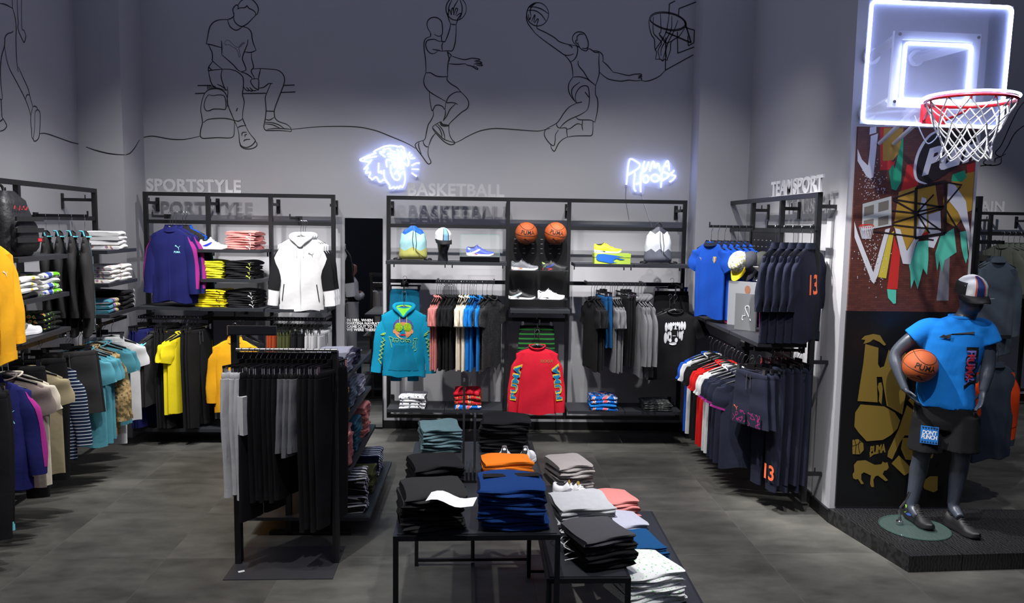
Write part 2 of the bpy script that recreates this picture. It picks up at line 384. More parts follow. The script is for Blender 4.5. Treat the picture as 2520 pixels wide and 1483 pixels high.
# slotted back panel with ledges in the middle bay
a0 = rk2['_x0']; zp0 = ZS7-.03; zp1 = zb_(1326, 557)
pm = mat('panel_black', (14, 14, 16), 0.45)
MB().b2((xs2[1]-a0+.02, -.012, zp0), (xs2[2]-a0-.02, .0, zp1)).build('back_panel', pm, rk2, False)
for zz in (zp1-.14, zp1-.19, zp1-.24, zp1-.29):
    for k in range(6):
        xx = xs2[1]-a0+.07+k*.094; MB().b2((xx, -.0135, zz), (xx+.026, -.012, zz+.007)).build('slot', mat('slot_light', (120, 122, 128), .5), rk2, False)
ZL1 = zb_(1326, 664, -.20); ZL2 = zb_(1326, 735, -.24); ZLB = zb_(1326, 600, -.2)
acr = mat('acrylic', (235, 240, 245), 0.05, 0, trans=0.9, alpha=0.35)
for z in (ZL1, ZL2):
    for px in ((1256, 1325), (1330, 1398)):
        MB().b2((FB.pix(px[0], 664, -.2).x-a0, -.26, z-.006), (FB.pix(px[1], 664, -.2).x-a0, -.012, z)).build('ledge', acr, rk2, False)
# right wall rack
ZS8 = FRR.pix(1800, 815, -.42).z
shelf(FRR, rk3, xs3[0]-.02, xs3[1]-.03, ZS8+.004); shelf(FRR, rk3, xs3[1]-.01, xs3[2]-.03, ZS8); shelf(FRR, rk3, xs3[2]-.01, xs3[3]-.04, ZS8)
XR1 = FRR.pix(1750, 562, -.43).x; XR2 = FRR.pix(1908, 560, -.34).x
face_arm(FRR, rk3, XR1, ZR4+.04, .44); face_arm(FRR, rk3, XR2, ZR4+.04, .40)
a3 = rk3['_x0']; MB().b2((xs3[1]-a3+.02, -.012, ZS8), (xs3[2]-a3-.02, 0, ZR4+.0)).build('back_panel', pm, rk3, False)
for zz in (ZR4-.10, ZR4-.16, ZR4-.22, ZR4-.6):
    for k in range(5):
        xx = xs3[1]-a3+.10+k*.11; MB().b2((xx, -.0135, zz), (xx+.03, -.012, zz+.008)).build('slot', MATS['slot_light'], rk3, False)
ZB3 = ZS8-.09
hang_bar(FRR, rk3, xs3[0]+.05, xs3[1]+.60, ZB3-.08, -.32)
XR3 = xs3[2]+.22; XR4 = xs3[2]+.62
face_arm(FRR, rk3, XR3, ZB3-.02, .42); face_arm(FRR, rk3, XR4, ZB3+.03, .40)
# left wall rack
for s0, s1 in ((-2.42, -1.65), (-.86, -.13)):
    for z in (2.03, 1.735, 1.46): shelf(FL, rk4, s0, s1, z, -.42)
hang_bar(FL, rk4, -2.55, -1.60, 1.39, -.30); hang_bar(FL, rk4, -.95, -.12, 1.37, -.30); hang_bar(FL, rk4, -4.3, -2.7, 1.39, -.30)
XL1 = -1.26; face_arm(FL, rk4, XL1, ZR5+.03, .42); XL2 = -2.78; face_arm(FL, rk4, XL2, 2.12, .44); XL3 = -1.30; face_arm(FL, rk4, XL3, 1.42, .40)
# letters standing on the racks
LET = mat('letter_white', (186, 186, 190), 0.5)
def rack_letters(txt, F, pa, pb, y, zbase, label):
    a = F.pix(pa[0], pa[1], y); b = F.pix(pb[0], pb[1], y)
    tm_ = text_mb(txt, 0.2, 0.006, 0.008, 0, 'LEFT', 1.05)
    xs_ = [v[0] for v in tm_.v]; zs_ = [v[1] for v in tm_.v]
    h = 0.135; sx = (b.x-a.x)/(max(xs_)-min(xs_)); sz = h/(max(zs_)-min(zs_))
    M = Matrix.Translation((a.x, y, zbase)) @ Matrix.Rotation(R(90), 4, 'X') @ Matrix.Diagonal((sx, sz, 1, 1)) @ Matrix.Translation((-min(xs_), -min(zs_), 0))
    tm_.xf(M)
    # one child per letter: split loose islands by glyph column
    t = thing('sign_letters', label, 'sign', F.w(0, 0, 0), F.a)
    tm_.build('lettering', LET, t, False)
    MB().b2((a.x, y-.02, zbase-.004), (b.x, y+.012, zbase)).build('foot_strip', LET, t, False)
rack_letters('SPORTSTYLE', FB, (361, 470), (594, 470), 0, ZT+.004, 'white standing letters reading SPORTSTYLE on the rack top')
rack_letters('BASKETBALL', FB, (1004, 480), (1241, 480), 0, ZT+.004, 'white standing letters reading BASKETBALL on the rack top')
rack_letters('TEAMSPORT', FRR, (1899, 470), (2026, 470), 0, ZT+.004, 'white standing letters reading TEAMSPORT on the rack top')
# ------------------------------------------------------------------ garments on hangers
# local frame of a garment: x across the shoulders, -y front, z=0 at the base of the neck
def sgnpow(v, p): return math.copysign(abs(v)**p, v)
class Torso:
    def __init__(s, w=.50, L=.70, t=.055, seed=0, neck=.085, flare=.0, slope=.078, amp=.30, arm=.21, dip=True):
        s.dip = dip
        s.w, s.L, s.t, s.neck, s.flare, s.slope, s.amp, s.arm = w, L, t, neck, flare, slope, amp, arm
        r = random.Random(seed); s.ph = [r.uniform(0, 6.28) for _ in range(6)]; s.n = 2.5
    def ab(s, z):
        d = -z; hw = s.w/2
        if d < s.slope: a = s.neck+(hw-s.neck)*max(0, d/s.slope)**0.8
        elif d < s.arm: a = hw
        else: a = hw*(0.955+s.flare*(d-s.arm)/(s.L-s.arm))
        if d >= s.arm: a = max(a, hw*0.90)
        k = min(1, d/0.16)
        b = s.t/2*(0.45+0.55*k)*(1+0.18*math.sin(math.pi*min(1, d/s.L)))
        return a, b
    def fold(s, x, z):
        d = -z; lo = min(1, max(0, (d-.10)/.3))
        return 1+s.amp*lo*(math.sin(x*38+s.ph[0]+d*3)*.6+math.sin(x*71+s.ph[1]-d*4)*.35+math.sin(d*22+x*14+s.ph[2])*.3)
    def front(s, x, z, e=.0015):
        a, b = s.ab(z); u = min(.999, abs(x)/a)
        return -b*(1-u**s.n)**(1/s.n)*s.fold(x, z)-e
    def ring(s, z, n=36):
        a, b = s.ab(z); out = []
        for k in range(n):
            th = 2*math.pi*k/n; x = a*sgnpow(math.cos(th), 2/s.n); y = b*sgnpow(math.sin(th), 2/s.n)*s.fold(x*(1 if math.sin(th) < 0 else .8), z)
            zz = z-(.040*max(0, -math.sin(th))**1.2*max(0, 1+z/.055) if z > -.055 and s.dip else 0)
            if -z > s.L*.97: zz += .012*math.sin(x*20+s.ph[3])-.012*abs(x)/a
            out.append((x, y, zz))
        return out
    def body(s):
        zs = [.012, 0, -.010, -.022, -.036, -.055, -s.slope, -.10, -.14, -.18]+[-s.arm-i*(s.L-s.arm)/10 for i in range(11)]
        r = [s.ring(z) for z in zs]
        return MB().loft(r, False, False).loft([[(x*.96, y*.6, z+.006) for x, y, z in r[-1]], r[-1]], True, False)
    def band(s, z0, z1, e=1.03, n=3):
        return MB().loft([[(x*e, y*e*1.06, z) for x, y, z in s.ring(z0+(z1-z0)*i/n)] for i in range(n+1)], False, False)
    def sleeve(s, sd, ln, out=18, r0=.105, r1=.075, fl=.034, seed=0, bend=6):
        rr = random.Random(seed*7+sd); p = Vector((sd*(s.w/2-.062), 0, -s.slope*.8)); rings = []; cen = []
        N = 12; ang = R(out); ph = rr.uniform(0, 6)
        for i in range(N+1):
            u = i/N; a_ = ang-R(bend)*u*u
            d = Vector((sd*math.sin(a_), -.10*u*ln, -math.cos(a_))).normalized()
            if i: p = p+d*(ln/N)
            q = Vector((sd*math.cos(a_), 0, math.sin(a_)))
            w_ = (r0*(1-u)+r1*u)*(1-.14*(1-u)**4); dd = fl*(1-.25*u)*(1+.22*math.sin(9*u+ph))
            ring = []
            for k in range(20):
                th = 2*math.pi*k/20
                c, sn = sgnpow(math.cos(th), .8), sgnpow(math.sin(th), .85)
                wob = 1+.10*math.sin(3*th+11*u+ph)*u
                g_ = min(1, u/.30); g_ = g_*g_*(3-2*g_); co = c*(.45+.55*g_) if c > 0 else c*.8
                ring.append(p+q*(co*w_*wob)+Vector((0, sn*dd*(.7+.3*g_)*wob, -.030*(1-g_)*max(0, c))))
            rings.append(ring); cen.append((p.copy(), q, w_, dd))
        return rings, cen
def sleeve_patch(rings, k0, k1, i0, i1, e=.004):
    out = []
    for r in rings[i0:i1+1]:
        c = sum((Vector(p) for p in r), Vector())/len(r)
        out.append([Vector(r[k % 20])+(Vector(r[k % 20])-c).normalized()*e for k in range(k0, k1+1)])
    return MB().loft(out, False, False, False)
def on_front(T, mb, x0, z0, e=.0022):
    """wrap a flat drawing (x, y up) onto the chest of a torso"""
    m = MB(); m.f = list(mb.f); m.v = [(x+x0, T.front(x+x0, y+z0, e), y+z0) for x, y, *_ in mb.v]; return m
def grid_patch(T, fx0, fx1, z0, z1, e=.004, n=8, m_=8):
    rows = []
    for i in range(m_+1):
        z = z0+(z1-z0)*i/m_; a, b = fx0(i/m_), fx1(i/m_)
        rows.append([(a+(b-a)*j/n, T.front(a+(b-a)*j/n, z, e), z) for j in range(n+1)])
    return MB().loft(rows, False, False, False)
CAT = [(490, 400), (492, 388), (503, 372), (516, 363), (535, 373), (560, 396), (585, 418), (612, 432), (632, 415), (652, 393), (668, 387), (671, 396), (655, 404), (636, 424), (622, 440), (628, 470), (633, 505), (629, 522), (620, 512), (616, 485), (606, 458), (588, 438), (560, 426), (543, 412), (528, 405), (512, 412), (498, 409), (506, 402)]
def cat_mb(size, flip=1):
    return MB().poly([((x-580)/180*size*flip, (443-y)/180*size, 0) for x, y in CAT])
def puma_word(size): return text_mb('PUMA', size, size*.03, 0, 0, 'CENTER', .92)
def shirt_style(kind='tee', w=.50, L=.70, t=.055, seed=0, sl=None, out=None, amp=.30, extras=()):
    """list of (part, mesh, role)"""
    T = Torso(w, L, t, seed, .082 if kind in ('tee', 'long', 'polo') else .078, .02 if kind == 'tee' else -.02, amp=amp, dip=kind in ('tee', 'long'))
    P = [('body', T.body().mesh('body'), 'main')]
    longs = kind in ('long', 'hoodie', 'jacket')
    ln = sl or (.60 if longs else .23); o_ = out if out is not None else (12 if longs else 17)
    for sd in (-1, 1):
        rg, cn = T.sleeve(sd, ln, o_, .098 if longs else .098, .055 if longs else .080, .032 if t > .05 else .024, seed, 8 if longs else 3)
        P.append(('sleeve', MB().loft(rg, True, True).mesh('sleeve'), 'sleeve'))
        out_k = (-3, 3) if sd > 0 else (-3, 3)
        if 'stripe' in extras: P.append(('sleeve_stripe', sleeve_patch(rg, -3, 3, 0, 11).mesh('stripe'), 'stripe'))
        if 'panel' in extras:
            pr_ = []
            for i_ in range(10):
                r_ = rg[i_]; c_ = sum((Vector(p) for p in r_), Vector())/20; h_ = 2.2+i_*.25 if i_ < 4 else 3+(i_-3)*1.25
                h_ = min(h_, 8.5); sh_ = -max(0, i_-4)*.35 if sd > 0 else max(0, i_-4)*.35
                row = []
                for j_ in range(13):
                    k_ = -h_+2*h_*j_/12; k0 = math.floor(k_); f_ = k_-k0
                    p_ = Vector(r_[k0 % 20]).lerp(Vector(r_[(k0+1) % 20]), f_); row.append(p_+(p_-c_).normalized()*.004)
                pr_.append(row)
            P.append(('sleeve_panel', MB().loft(pr_, False, False, False).mesh('panel'), 'stripe'))
        if 'cuffline' in extras: P.append(('cuff_trim', MB().loft([[Vector(p)*1.0+(Vector(p)-sum((Vector(q) for q in r), Vector())/20)*.05 for p in r] for r in rg[11:]], False, False).mesh('cuff'), 'stripe'))
        if longs: P.append(('cuff', MB().loft([[Vector(p)+(Vector(p)-sum((Vector(q) for q in r), Vector())/20)*.06 for p in r] for r in rg[11:]], False, False).mesh('cuff'), 'rib'))
    n = 28
    def collar(z, a, b, r): return MB().tube([(a*math.cos(2*math.pi*k/n), b*math.sin(2*math.pi*k/n)+(.0 if math.sin(2*math.pi*k/n) > 0 else -.012), z-(.035 if math.sin(2*math.pi*k/n) < 0 else -.004)*abs(math.sin(2*math.pi*k/n))) for k in range(n)], r, 6, True)
    if kind in ('tee', 'long'):
        P.append(('neckband', collar(.012, .083, .020, .007).mesh('neckband'), 'trim'))
        P.append(('neck_tag', MB().box((0, .004, -.006), (.034, .002, .028)).mesh('neck_tag', False), 'tag'))
    elif kind == 'polo':
        P.append(('collar', MB().loft([[((.080+.012*i)*math.cos(2*math.pi*k/n), (.026+.008*i)*math.sin(2*math.pi*k/n), .024-.018*i-(.022 if math.sin(2*math.pi*k/n) < 0 else 0)*abs(math.sin(2*math.pi*k/n))) for k in range(n)] for i in range(3)], False, False).mesh('collar'), 'trim'))
    elif kind == 'jacket':
        P.append(('collar', MB().loft([[((.086-.007*i)*math.cos(2*math.pi*k/n), (.034-.003*i)*math.sin(2*math.pi*k/n), -.012+.017*i-(.024 if math.sin(2*math.pi*k/n) < 0 else 0)*abs(math.sin(2*math.pi*k/n))) for k in range(n)] for i in range(4)], False, False).mesh('collar'), 'main'))
        zp = MB().loft([[(x, T.front(x, z, .004), z) for x in (-.006, 0, .006)] for z in [-.06-i*(L-.07)/16 for i in range(17)]], False, False, False)
        P.append(('zip', zp.mesh('zip'), 'zip')); P.append(('hem_rib', T.band(-L+.06, -L+.005).mesh('hem'), 'rib'))
    elif kind == 'hoodie':
        vz = -.088; path = [(0, T.front(0, vz, .012), vz), (.046, T.front(.046, vz+.045, .016), vz+.045), (.092, -.022, -.004), (.100, .012, .022), (.070, .040, .034), (0, .052, .038)]
        path = path+[(-x, y, z) for x, y, z in reversed(path[:-1])][:-1]; q = catmull(path, 4, True); rr = [.010+.013*min(1, max(0, (p.z-vz)/.10)) for p in q]
        P.append(('hood', MB().tube(q, rr, 10, True).mesh('hood'), 'main'))
        ln_ = MB(); ln_.poly([(0, T.front(0, vz, .006), vz), (.046, T.front(.046, vz+.045, .008), vz+.045), (.088, -.018, .002), (.085, .030, .030), (0, .046, .034), (-.085, .030, .030), (-.088, -.018, .002), (-.046, T.front(-.046, vz+.045, .008), vz+.045)])
        P.append(('hood_lining', ln_.mesh('lining'), 'lining'))
        P.append(('hem_rib', T.band(-L+.06, -L+.005).mesh('hem'), 'rib'))
        for sd in (-1, 1): P.append(('drawcord', MB().tube([(sd*.035, T.front(sd*.035, -.05, .006), -.045), (sd*.036, T.front(sd*.036, -.12, .006), -.12), (sd*.034, T.front(.034, -.2, .006), -.19)], .003, 5).mesh('cord'), 'cord'))
    if 'pocket' in extras:
        P.append(('pocket', grid_patch(T, lambda u: -.158+.068*u**.8, lambda u: .158-.068*u**.8, -L+.065, -L+.33).mesh('pocket'), 'pocket'))
    return T, P
def pants_style(L=1.0, w=.36, t=.05, seed=0, taper=.55, cuff=True, gap=.012, extras=()):
    r = random.Random(seed); P = []; rise = .26 if L > .6 else .22
    ph = r.uniform(0, 6)
    def ring(cx, a, b, z, k=0): return [(cx+a*sgnpow(math.cos(2*math.pi*j/20), .8), b*sgnpow(math.sin(2*math.pi*j/20), .85)*(1+.22*k*math.sin(3*j+z*9+ph)), z) for j in range(20)]
    P.append(('waistband', MB().loft([ring(0, w/2*.97, t*.42, 0), ring(0, w/2, t*.5, -.006), ring(0, w/2, t*.5, -.04), ring(0, w/2*.98, t*.46, -.046)], True, False).mesh('waistband'), 'rib'))
    for sd in (-1, 1):
        rg = []
        for i in range(15):
            u = i/14; z = -.04-u*(L-.04)
            if -z < rise: q = (-z)/rise; a = w/4*(1.02+.12*q); cx = sd*w/4*(1.0+.04*q)
            else: q = (-z-rise)/(L-rise); a = w/4*1.14*(1-q)+w/4*taper*1.4*q; cx = sd*(w/4*1.04+gap*q)
            b = t*.5*(1-.25*u)*(1+.15*math.sin(u*14+ph+sd))
            rg.append(ring(cx, a, b, z, u))
        P.append(('leg', MB().loft(rg, True, True).mesh('leg'), 'main'))
        if cuff and L > .6: P.append(('cuff', MB().loft([[(x*1.0, y*1.12, z) for x, y, z in ring(cx, a*1.02, b*1.05, -L+.06-.06*i/2)] for i in range(3)], False, False).mesh('cuff'), 'cuff'))
        if 'stripe' in extras: P.append(('side_stripe', MB().loft([[(rg_[j % 20][0]*1.012, rg_[j % 20][1]*1.1, rg_[j % 20][2]) for j in ((-2, -1, 0, 1, 2) if sd > 0 else (8, 9, 10, 11, 12))] for rg_ in rg], False, False, False).mesh('stripe'), 'stripe'))
    P.append(('drawcord', MB().tube([(-.02, -t*.56, -.02), (-.024, -t*.62, -.09), (-.02, -t*.62, -.15)], .003, 5).tube([(.02, -t*.56, -.02), (.022, -t*.62, -.08), (.024, -t*.62, -.13)], .003, 5).mesh('cord'), 'cord'))
    return P
# hangers: wire hook + black plastic arms (tops) or clip bar (bottoms); z=0 at the rail
HOOKP = [(0.0, .0, -.148), (0, 0, -.06), (.012, 0, -.035), (.021, 0, -.014), (.014, 0, .004), (0, 0, .009), (-.014, 0, .002), (-.019, 0, -.012)]
hook_me = MB().tube(catmull(HOOKP, 4), .0023, 6).mesh('hook'); hook2_me = MB().tube(catmull([(0, 0, -.085), (0, 0, -.05)]+HOOKP[2:], 4), .0023, 6).mesh('hook')
def _arm():
    rings = []
    for i in range(13):
        u = -1+2*i/12; x = u*.205; z = -.150-.072*abs(u)**1.15; h = .016+.022*(1-abs(u))**1.5
        rings.append([(x, .010*math.cos(2*math.pi*k/10)*(1.2-.3*abs(u)), z-.006+h*.6*math.sin(2*math.pi*k/10)) for k in range(10)])
    return MB().loft(rings).mesh('hanger_arms')
arm_me = _arm()
clipbar_me = MB().b2((-.17, -.006, -.10), (.17, .006, -.083)).b2((-.04, -.008, -.105), (.04, .008, -.06)).mesh('clip_bar', False)
clip_me = MB().b2((-.014, -.012, -.04), (.014, -.004, .012)).b2((-.014, .004, -.04), (.014, .012, .012)).tube([(-.01, 0, -.0), (0, .0, .01), (.01, 0, 0)], .005, 6).mesh('clip', False)
badge_me = cat_mb(.022).xf(Matrix.Rotation(R(90), 4, 'X')).mesh('badge', False)
def inst(name, label, cat, group, mw, P, mats, parent=None):
    t = thing(name, label, cat, group=group, mw=mw); last = {}
    for pn, me, role in P:
        m = mats.get(role) or (mats.get('rib') if role == 'cuff' else None) or (mats.get('trim') if role == 'neckband' else None) or DEFM.get(role) or mats['main']
        par = last.get('sleeve') or last.get('leg') if pn in ('cuff', 'cuff_trim', 'sleeve_stripe', 'sleeve_panel', 'side_stripe') else last.get('body') if pn in ('zip', 'pocket', 'hem_rib') else last.get('neckband') if pn == 'neck_tag' else last.get('hood') if pn == 'hood_lining' else last.get('waistband') if pn == 'drawcord' and 'waistband' in last else last.get('collar') if pn == 'collar_piping' else None
        last[pn] = obj(pn, me, m, par or t)
    return t
DEFM = {'tag': mat('paper_white', (230, 230, 228), .8), 'zip': mat('zip_dark', (30, 30, 34), .4), 'cord': mat('cord_grey', (70, 70, 73), .8)}
def hanger(mw, label, group, kind='top', badge=False):
    t = thing('clothes_hanger', label, 'hanger', group=group, mw=mw)
    obj('hook', hook_me if kind == 'top' else hook2_me, CHROME, t)
    if kind == 'top':
        am = obj('arms', arm_me, HANG, t)
        if badge: obj('emblem', badge_me, WHITE, am, (0, -.016, -.150))
    else:
        cb_ = obj('clip_bar', clipbar_me, HANG, t)
        for sd in (-1, 1): obj('clip', clip_me, CHROME, cb_, (sd*.15, 0, -.10))
    return t
TOPZ = -.166                                                   # neck base below rail, tops
BOTZ = -.128                                                   # waistband below rail, bottoms
def hang_top(F, x, y, z, rot, P, mats, name, label, cat, group, hl, badge=False, drop=0, tilt=0):
    mw = F.M(x, y, z-.007, rot)
    hanger(mw, hl, 'clothes hangers', 'top', badge)
    return inst(name, label, cat, group, mw @ Matrix.Translation((0, 0, TOPZ-drop)) @ Matrix.Rotation(tilt, 4, 'X'), P, mats)
def hang_bot(F, x, y, z, rot, P, mats, name, label, cat, group, hl):
    mw = F.M(x, y, z-.007, rot)
    hanger(mw, hl, 'clip hangers', 'clip')
    return inst(name, label, cat, group, mw @ Matrix.Translation((0, 0, BOTZ)), P, mats)
# ------------------------------------------------------------------ folded garments
def folded_me(w=.27, d=.30, h=.034, seed=0, layers=1, rag=.006, roll=1.0, wob=.004):
    r = random.Random(seed); ph = [r.uniform(0, 6.28) for _ in range(6)]
    rings = []; N = 9
    for i in range(N+1):
        u = i/N; x = (u-.5)*w; e = 1-.10*abs(2*u-1)**6
        sec = []; hh = h*e
        # front: one half round per layer, then top/back
        for l in range(layers):
            z0 = hh*l/layers; z1 = hh*(l+1)/layers; rr = (z1-z0)/2
            for k in range(5):
                a = -math.pi/2+math.pi*k/4
                sec.append((-d/2+rr-rr*roll*math.cos(a)*(1+.4*math.sin(ph[0]+l*2+u*3)*.4), (z0+z1)/2+rr*math.sin(a)))
        for k in range(1, 6): sec.append((-d/2+d*k/6, hh*(1+.05*math.sin(k+ph[1]))))
        sec.append((d/2-.006, hh*.9)); sec.append((d/2, hh*.5)); sec.append((d/2-.006, .002))
        for k in range(1, 4): sec.append((d/2-d*k/4, 0.0))
        ring = []; ed = abs(2*u-1)
        for y, z in sec:
            ring.append((x+rag*math.sin(y*14+z*120+ph[2])*ed**4, y*(1-.07*ed**6)+wob*math.sin(x*22+ph[3]+z*60)*(.4+.6*abs(y)/d*2), max(0, z+wob*.8*math.sin(x*19+y*15+ph[4])*(z/h)-.10*h*ed**5*(z/h))))
        rings.append(ring)
    return MB().loft(rings).mesh('folded')
FOLD = [folded_me(.27, .30, .034, k, 1) for k in range(4)]
FOLD2 = [folded_me(.27, .30, .046, k+9, 2, .010, 1.0, .006) for k in range(4)]
def stack(F, x, y, z, rot, n, m, name, label, cat, group, dh=.034, sc=(1, 1, 1), meshes=None, jit=.008, deco=None, tilt=0, seed=0):
    r = random.Random(seed+int(abs(x)*100)+n); meshes = meshes or FOLD; out = []; zz = z; dh = min(dh, .97*min(max(v.co.z for v in q.vertices) for q in meshes[:1]))
    for k in range(n):
        mw = F.M(x+r.uniform(-jit, jit), y+r.uniform(-jit, jit), zz, rot+r.uniform(-.04, .04)) @ Matrix.Rotation(tilt, 4, 'X') @ Matrix.Diagonal((*sc, 1))
        if isinstance(label, (list, tuple)): lb = label[k]
        else: lb = label
        mm_ = m[k] if isinstance(m, (list, tuple)) else m
        t = tag(obj(name, meshes[(k+seed) % len(meshes)], mm_), lb, cat, group); t.matrix_world = mw
        if deco:
            for pn, me, dm, loc in deco(k): obj(pn, me, dm, t, loc)
        out.append(t); zz += dh*sc[2]
    return out
fcat_me = cat_mb(.05).xf(Matrix.Rotation(R(90), 4, 'X')).mesh('emblem', False)
def catdeco(m, h=.034, x=.085): return lambda k: [('emblem', fcat_me, m, (x, -.152, h*.52))]
# ------------------------------------------------------------------ fabrics
f_black = fab('black', (19, 19, 22)); f_char = fab('charcoal', (38, 37, 38)); f_white = fab('white', (208, 208, 209)); f_cream = fab('cream', (214, 204, 186))
f_pink = fab('pink', (203, 128, 124)); f_blue = fab('blue', (16, 112, 190)); f_teal = fab('teal', (6, 132, 168)); f_teal2 = fab('teal_dark', (4, 92, 124))
f_navy = fab('navy', (26, 30, 92)); f_dnavy = fab('dark_navy', (25, 29, 46)); f_yellow = fab('yellow', (226, 205, 28)); f_amber = fab('amber', (224, 160, 22))
f_red = fab('red', (196, 24, 46)); f_red2 = fab('bright_red', (206, 26, 26)); f_grey = fab('grey_marl', (112, 113, 116), .15); f_lgrey = fab('light_grey', (196, 196, 198), .08)
f_mag = fab('magenta', (150, 40, 124)); f_lime = fab('lime', (206, 222, 90)); f_sky = fab('sky', (110, 200, 220)); f_dteal = fab('dusty_teal', (74, 138, 152)); f_beige = fab('beige', (158, 146, 116))
f_rust = fab('rust', (150, 62, 28)); f_olive = fab('olive', (70, 74, 42)); f_roy = fab('royal', (18, 74, 176)); f_dkblue = fab('sea_blue', (10, 66, 112)); f_org = fab('orange', (232, 72, 20))
f_slate = fab('slate', (52, 62, 76)); f_camo = blotch('camo', [(0, (96, 84, 56)), (.45, (150, 126, 84)), (.56, (184, 158, 112)), (.66, (88, 86, 60))], 22)
f_speck = blotch('speckled', [(0, (26, 26, 28)), (.66, (110, 110, 112))], 420, 0)
f_bret = stripes(2, .026, .24, (200, 205, 212), (18, 34, 62), 'breton'); lime_in = fab('lime_green', (120, 214, 60))
# ------------------------------------------------------------------ shared cuts
ST = {}
def cut(key, fn):
    if key not in ST: ST[key] = fn()
    return ST[key]
def tee(i=0, L=.72, w=.48): return cut(('tee', i, L, w), lambda: shirt_style('tee', w, L, .03, i+1)[1])
def hood(i=0, L=.70): return cut(('hood', i, L), lambda: shirt_style('hoodie', .50, L, .045, i+20)[1])
def jack(i=0, L=.72, ex=()): return cut(('jack', i, L, ex), lambda: shirt_style('jacket', .48, L, .052, i+40, extras=ex)[1])
def longs(i=0, L=.70): return cut(('long', i, L), lambda: shirt_style('long', .48, L, .045, i+60)[1])
def pant(i=0, L=1.0, t=.036, w=.34): return cut(('pant', i, L, t, w), lambda: pants_style(L, w, t, i+80))
def short(i=0, L=.46): return cut(('short', i, L), lambda: pants_style(L, .36, .05, i+90, .85, False))
rnd = random.Random(5)
ORD = ('first', 'second', 'third', 'fourth', 'fifth', 'sixth', 'seventh', 'eighth')
def rail(F, y, z, pxs, py, rot, P, mats, kind, name, label, cat, group, hl, jit=.06):
    for k, px in enumerate(pxs):
        x = F.pix(px, py, y).x; m = mats[k % len(mats)] if isinstance(mats, list) else mats
        q = P[k % len(P)]; rr = rot+rnd.uniform(-jit, jit); lb = ORD[k]+' '+label
        (hang_top if kind == 't' else hang_bot)(F, x, y, z, rr, q, m, name, lb, cat, group, 'hanger holding the '+lb)
T3 = [tee(0), tee(1), tee(2)]; P3 = [pant(0), pant(1), pant(2)]
# basketball rack, left rail (fronts turned to the room)
a = R(90-13); zz = ZB2
rail(FB, -.33, zz, (1075, 1080, 1085), 692, a, T3, {'main': f_pink, 'sleeve': f_pink}, 't', 'tshirt', 'pink tee from the turquoise hoodie on its rail', 'shirt', 'pink tees on the basketball rail', 'black hanger holding a pink tee')
rail(FB, -.33, zz, (1094, 1105.5, 1111, 1117, 1123), 692, a, T3, {'main': f_black}, 't', 'tshirt', 'black tee from the pink tees on their rail', 'shirt', 'black tees on the basketball rail', 'black hanger holding a black tee between pink and cream tees')
rail(FB, -.33, zz, (1136, 1142, 1150, 1157), 692, a, T3, {'main': f_cream}, 't', 'tshirt', 'cream tee from the black tees on their rail', 'shirt', 'cream tees on the basketball rail', 'black hanger holding a cream tee')
rail(FB, -.33, zz, (1162, 1166.5, 1172, 1188), 692, a, T3, {'main': f_blue}, 't', 'tshirt', 'bright blue tee from the cream tees on their rail', 'shirt', 'blue tees on the basketball rail', 'black hanger holding a bright blue tee')
rail(FB, -.33, zz, (1199, 1212), 692, a-.18, [tee(1), tee(2)], {'main': f_speck}, 't', 'tshirt', 'dark speckled tee from the blue tees on their rail', 'shirt', 'speckled tees on the basketball rail', 'black hanger holding a dark speckled tee')
# basketball rack, right rail
a = R(-90+13)
rail(FB, -.33, zz, (1456, 1463, 1469), 697, a, T3, {'main': f_black}, 't', 'tshirt', 'black tee on the rail that ends at the grey hoodies', 'shirt', 'black tees beside blue shorts', 'black hanger holding a black tee beside the blue shorts')
rail(FB, -.33, zz, (1481, 1489), 697, a, [short(0, .52), short(1, .52)], {'main': f_dkblue}, 'b', 'shorts', 'pair of sea blue shorts from the black tees', 'shorts', 'blue shorts on the rail', 'clip hanger holding sea blue shorts')
rail(FB, -.33, zz, (1502, 1507, 1513, 1519), 697, a, T3, {'main': f_grey}, 't', 'tshirt', 'grey marl tee from the sea blue shorts', 'shirt', 'grey tees on the rail', 'black hanger holding a grey marl tee')
rail(FB, -.33, zz, (1533, 1542, 1550), 697, a, [pant(0, .72), pant(1, .72)], {'main': f_black}, 'b', 'trousers', 'pair of black trousers from the grey marl tees', 'trousers', 'black trousers on the rail', 'clip hanger holding black trousers beside grey hoodies')
rail(FB, -.33, zz, (1562, 1571, 1579, 1587), 697, a, [hood(0, .78), hood(1, .78)], {'main': f_grey, 'lining': f_lgrey}, 't', 'hoodie', 'grey marl hoodie from the black trousers on the rail', 'hoodie', 'grey hoodies on the rail', 'black hanger holding a grey marl hoodie')
# left back rack, lower rails
a = R(90-16); zz = ZB1
rail(FB, -.36, zz, (346, 353, 361), 779, a, P3, {'main': f_navy}, 'b', 'trousers', 'pair of navy track trousers from the corner column', 'trousers', 'navy track trousers', 'clip hanger holding navy track trousers')
rail(FB, -.36, zz, (386, 391, 396), 779, a-.2, [cut('teestripe', lambda: shirt_style('tee', .48, .72, .04, 8, extras=('stripe',))[1])], {'main': f_char, 'stripe': f_sky}, 't', 'tshirt', 'charcoal tee with light blue stripes from the navy trousers', 'shirt', 'charcoal tees with light blue stripes', 'black hanger holding a charcoal tee with blue stripes')
rail(FB, -.36, zz, (405, 413, 422, 432), 779, a, P3, {'main': f_black}, 'b', 'trousers', 'pair of black trousers from the charcoal striped tees', 'trousers', 'black track trousers by yellow tees', 'clip hanger holding black track trousers beside yellow tees')
rail(FB, -.36, zz, (449, 460), 779, a-.2, [tee(0, .80), tee(1, .80)], {'main': f_yellow}, 't', 'tshirt', 'bright yellow tee on the low rail among black trousers', 'shirt', 'yellow tees on the low rail', 'black hanger holding a bright yellow tee', .15)
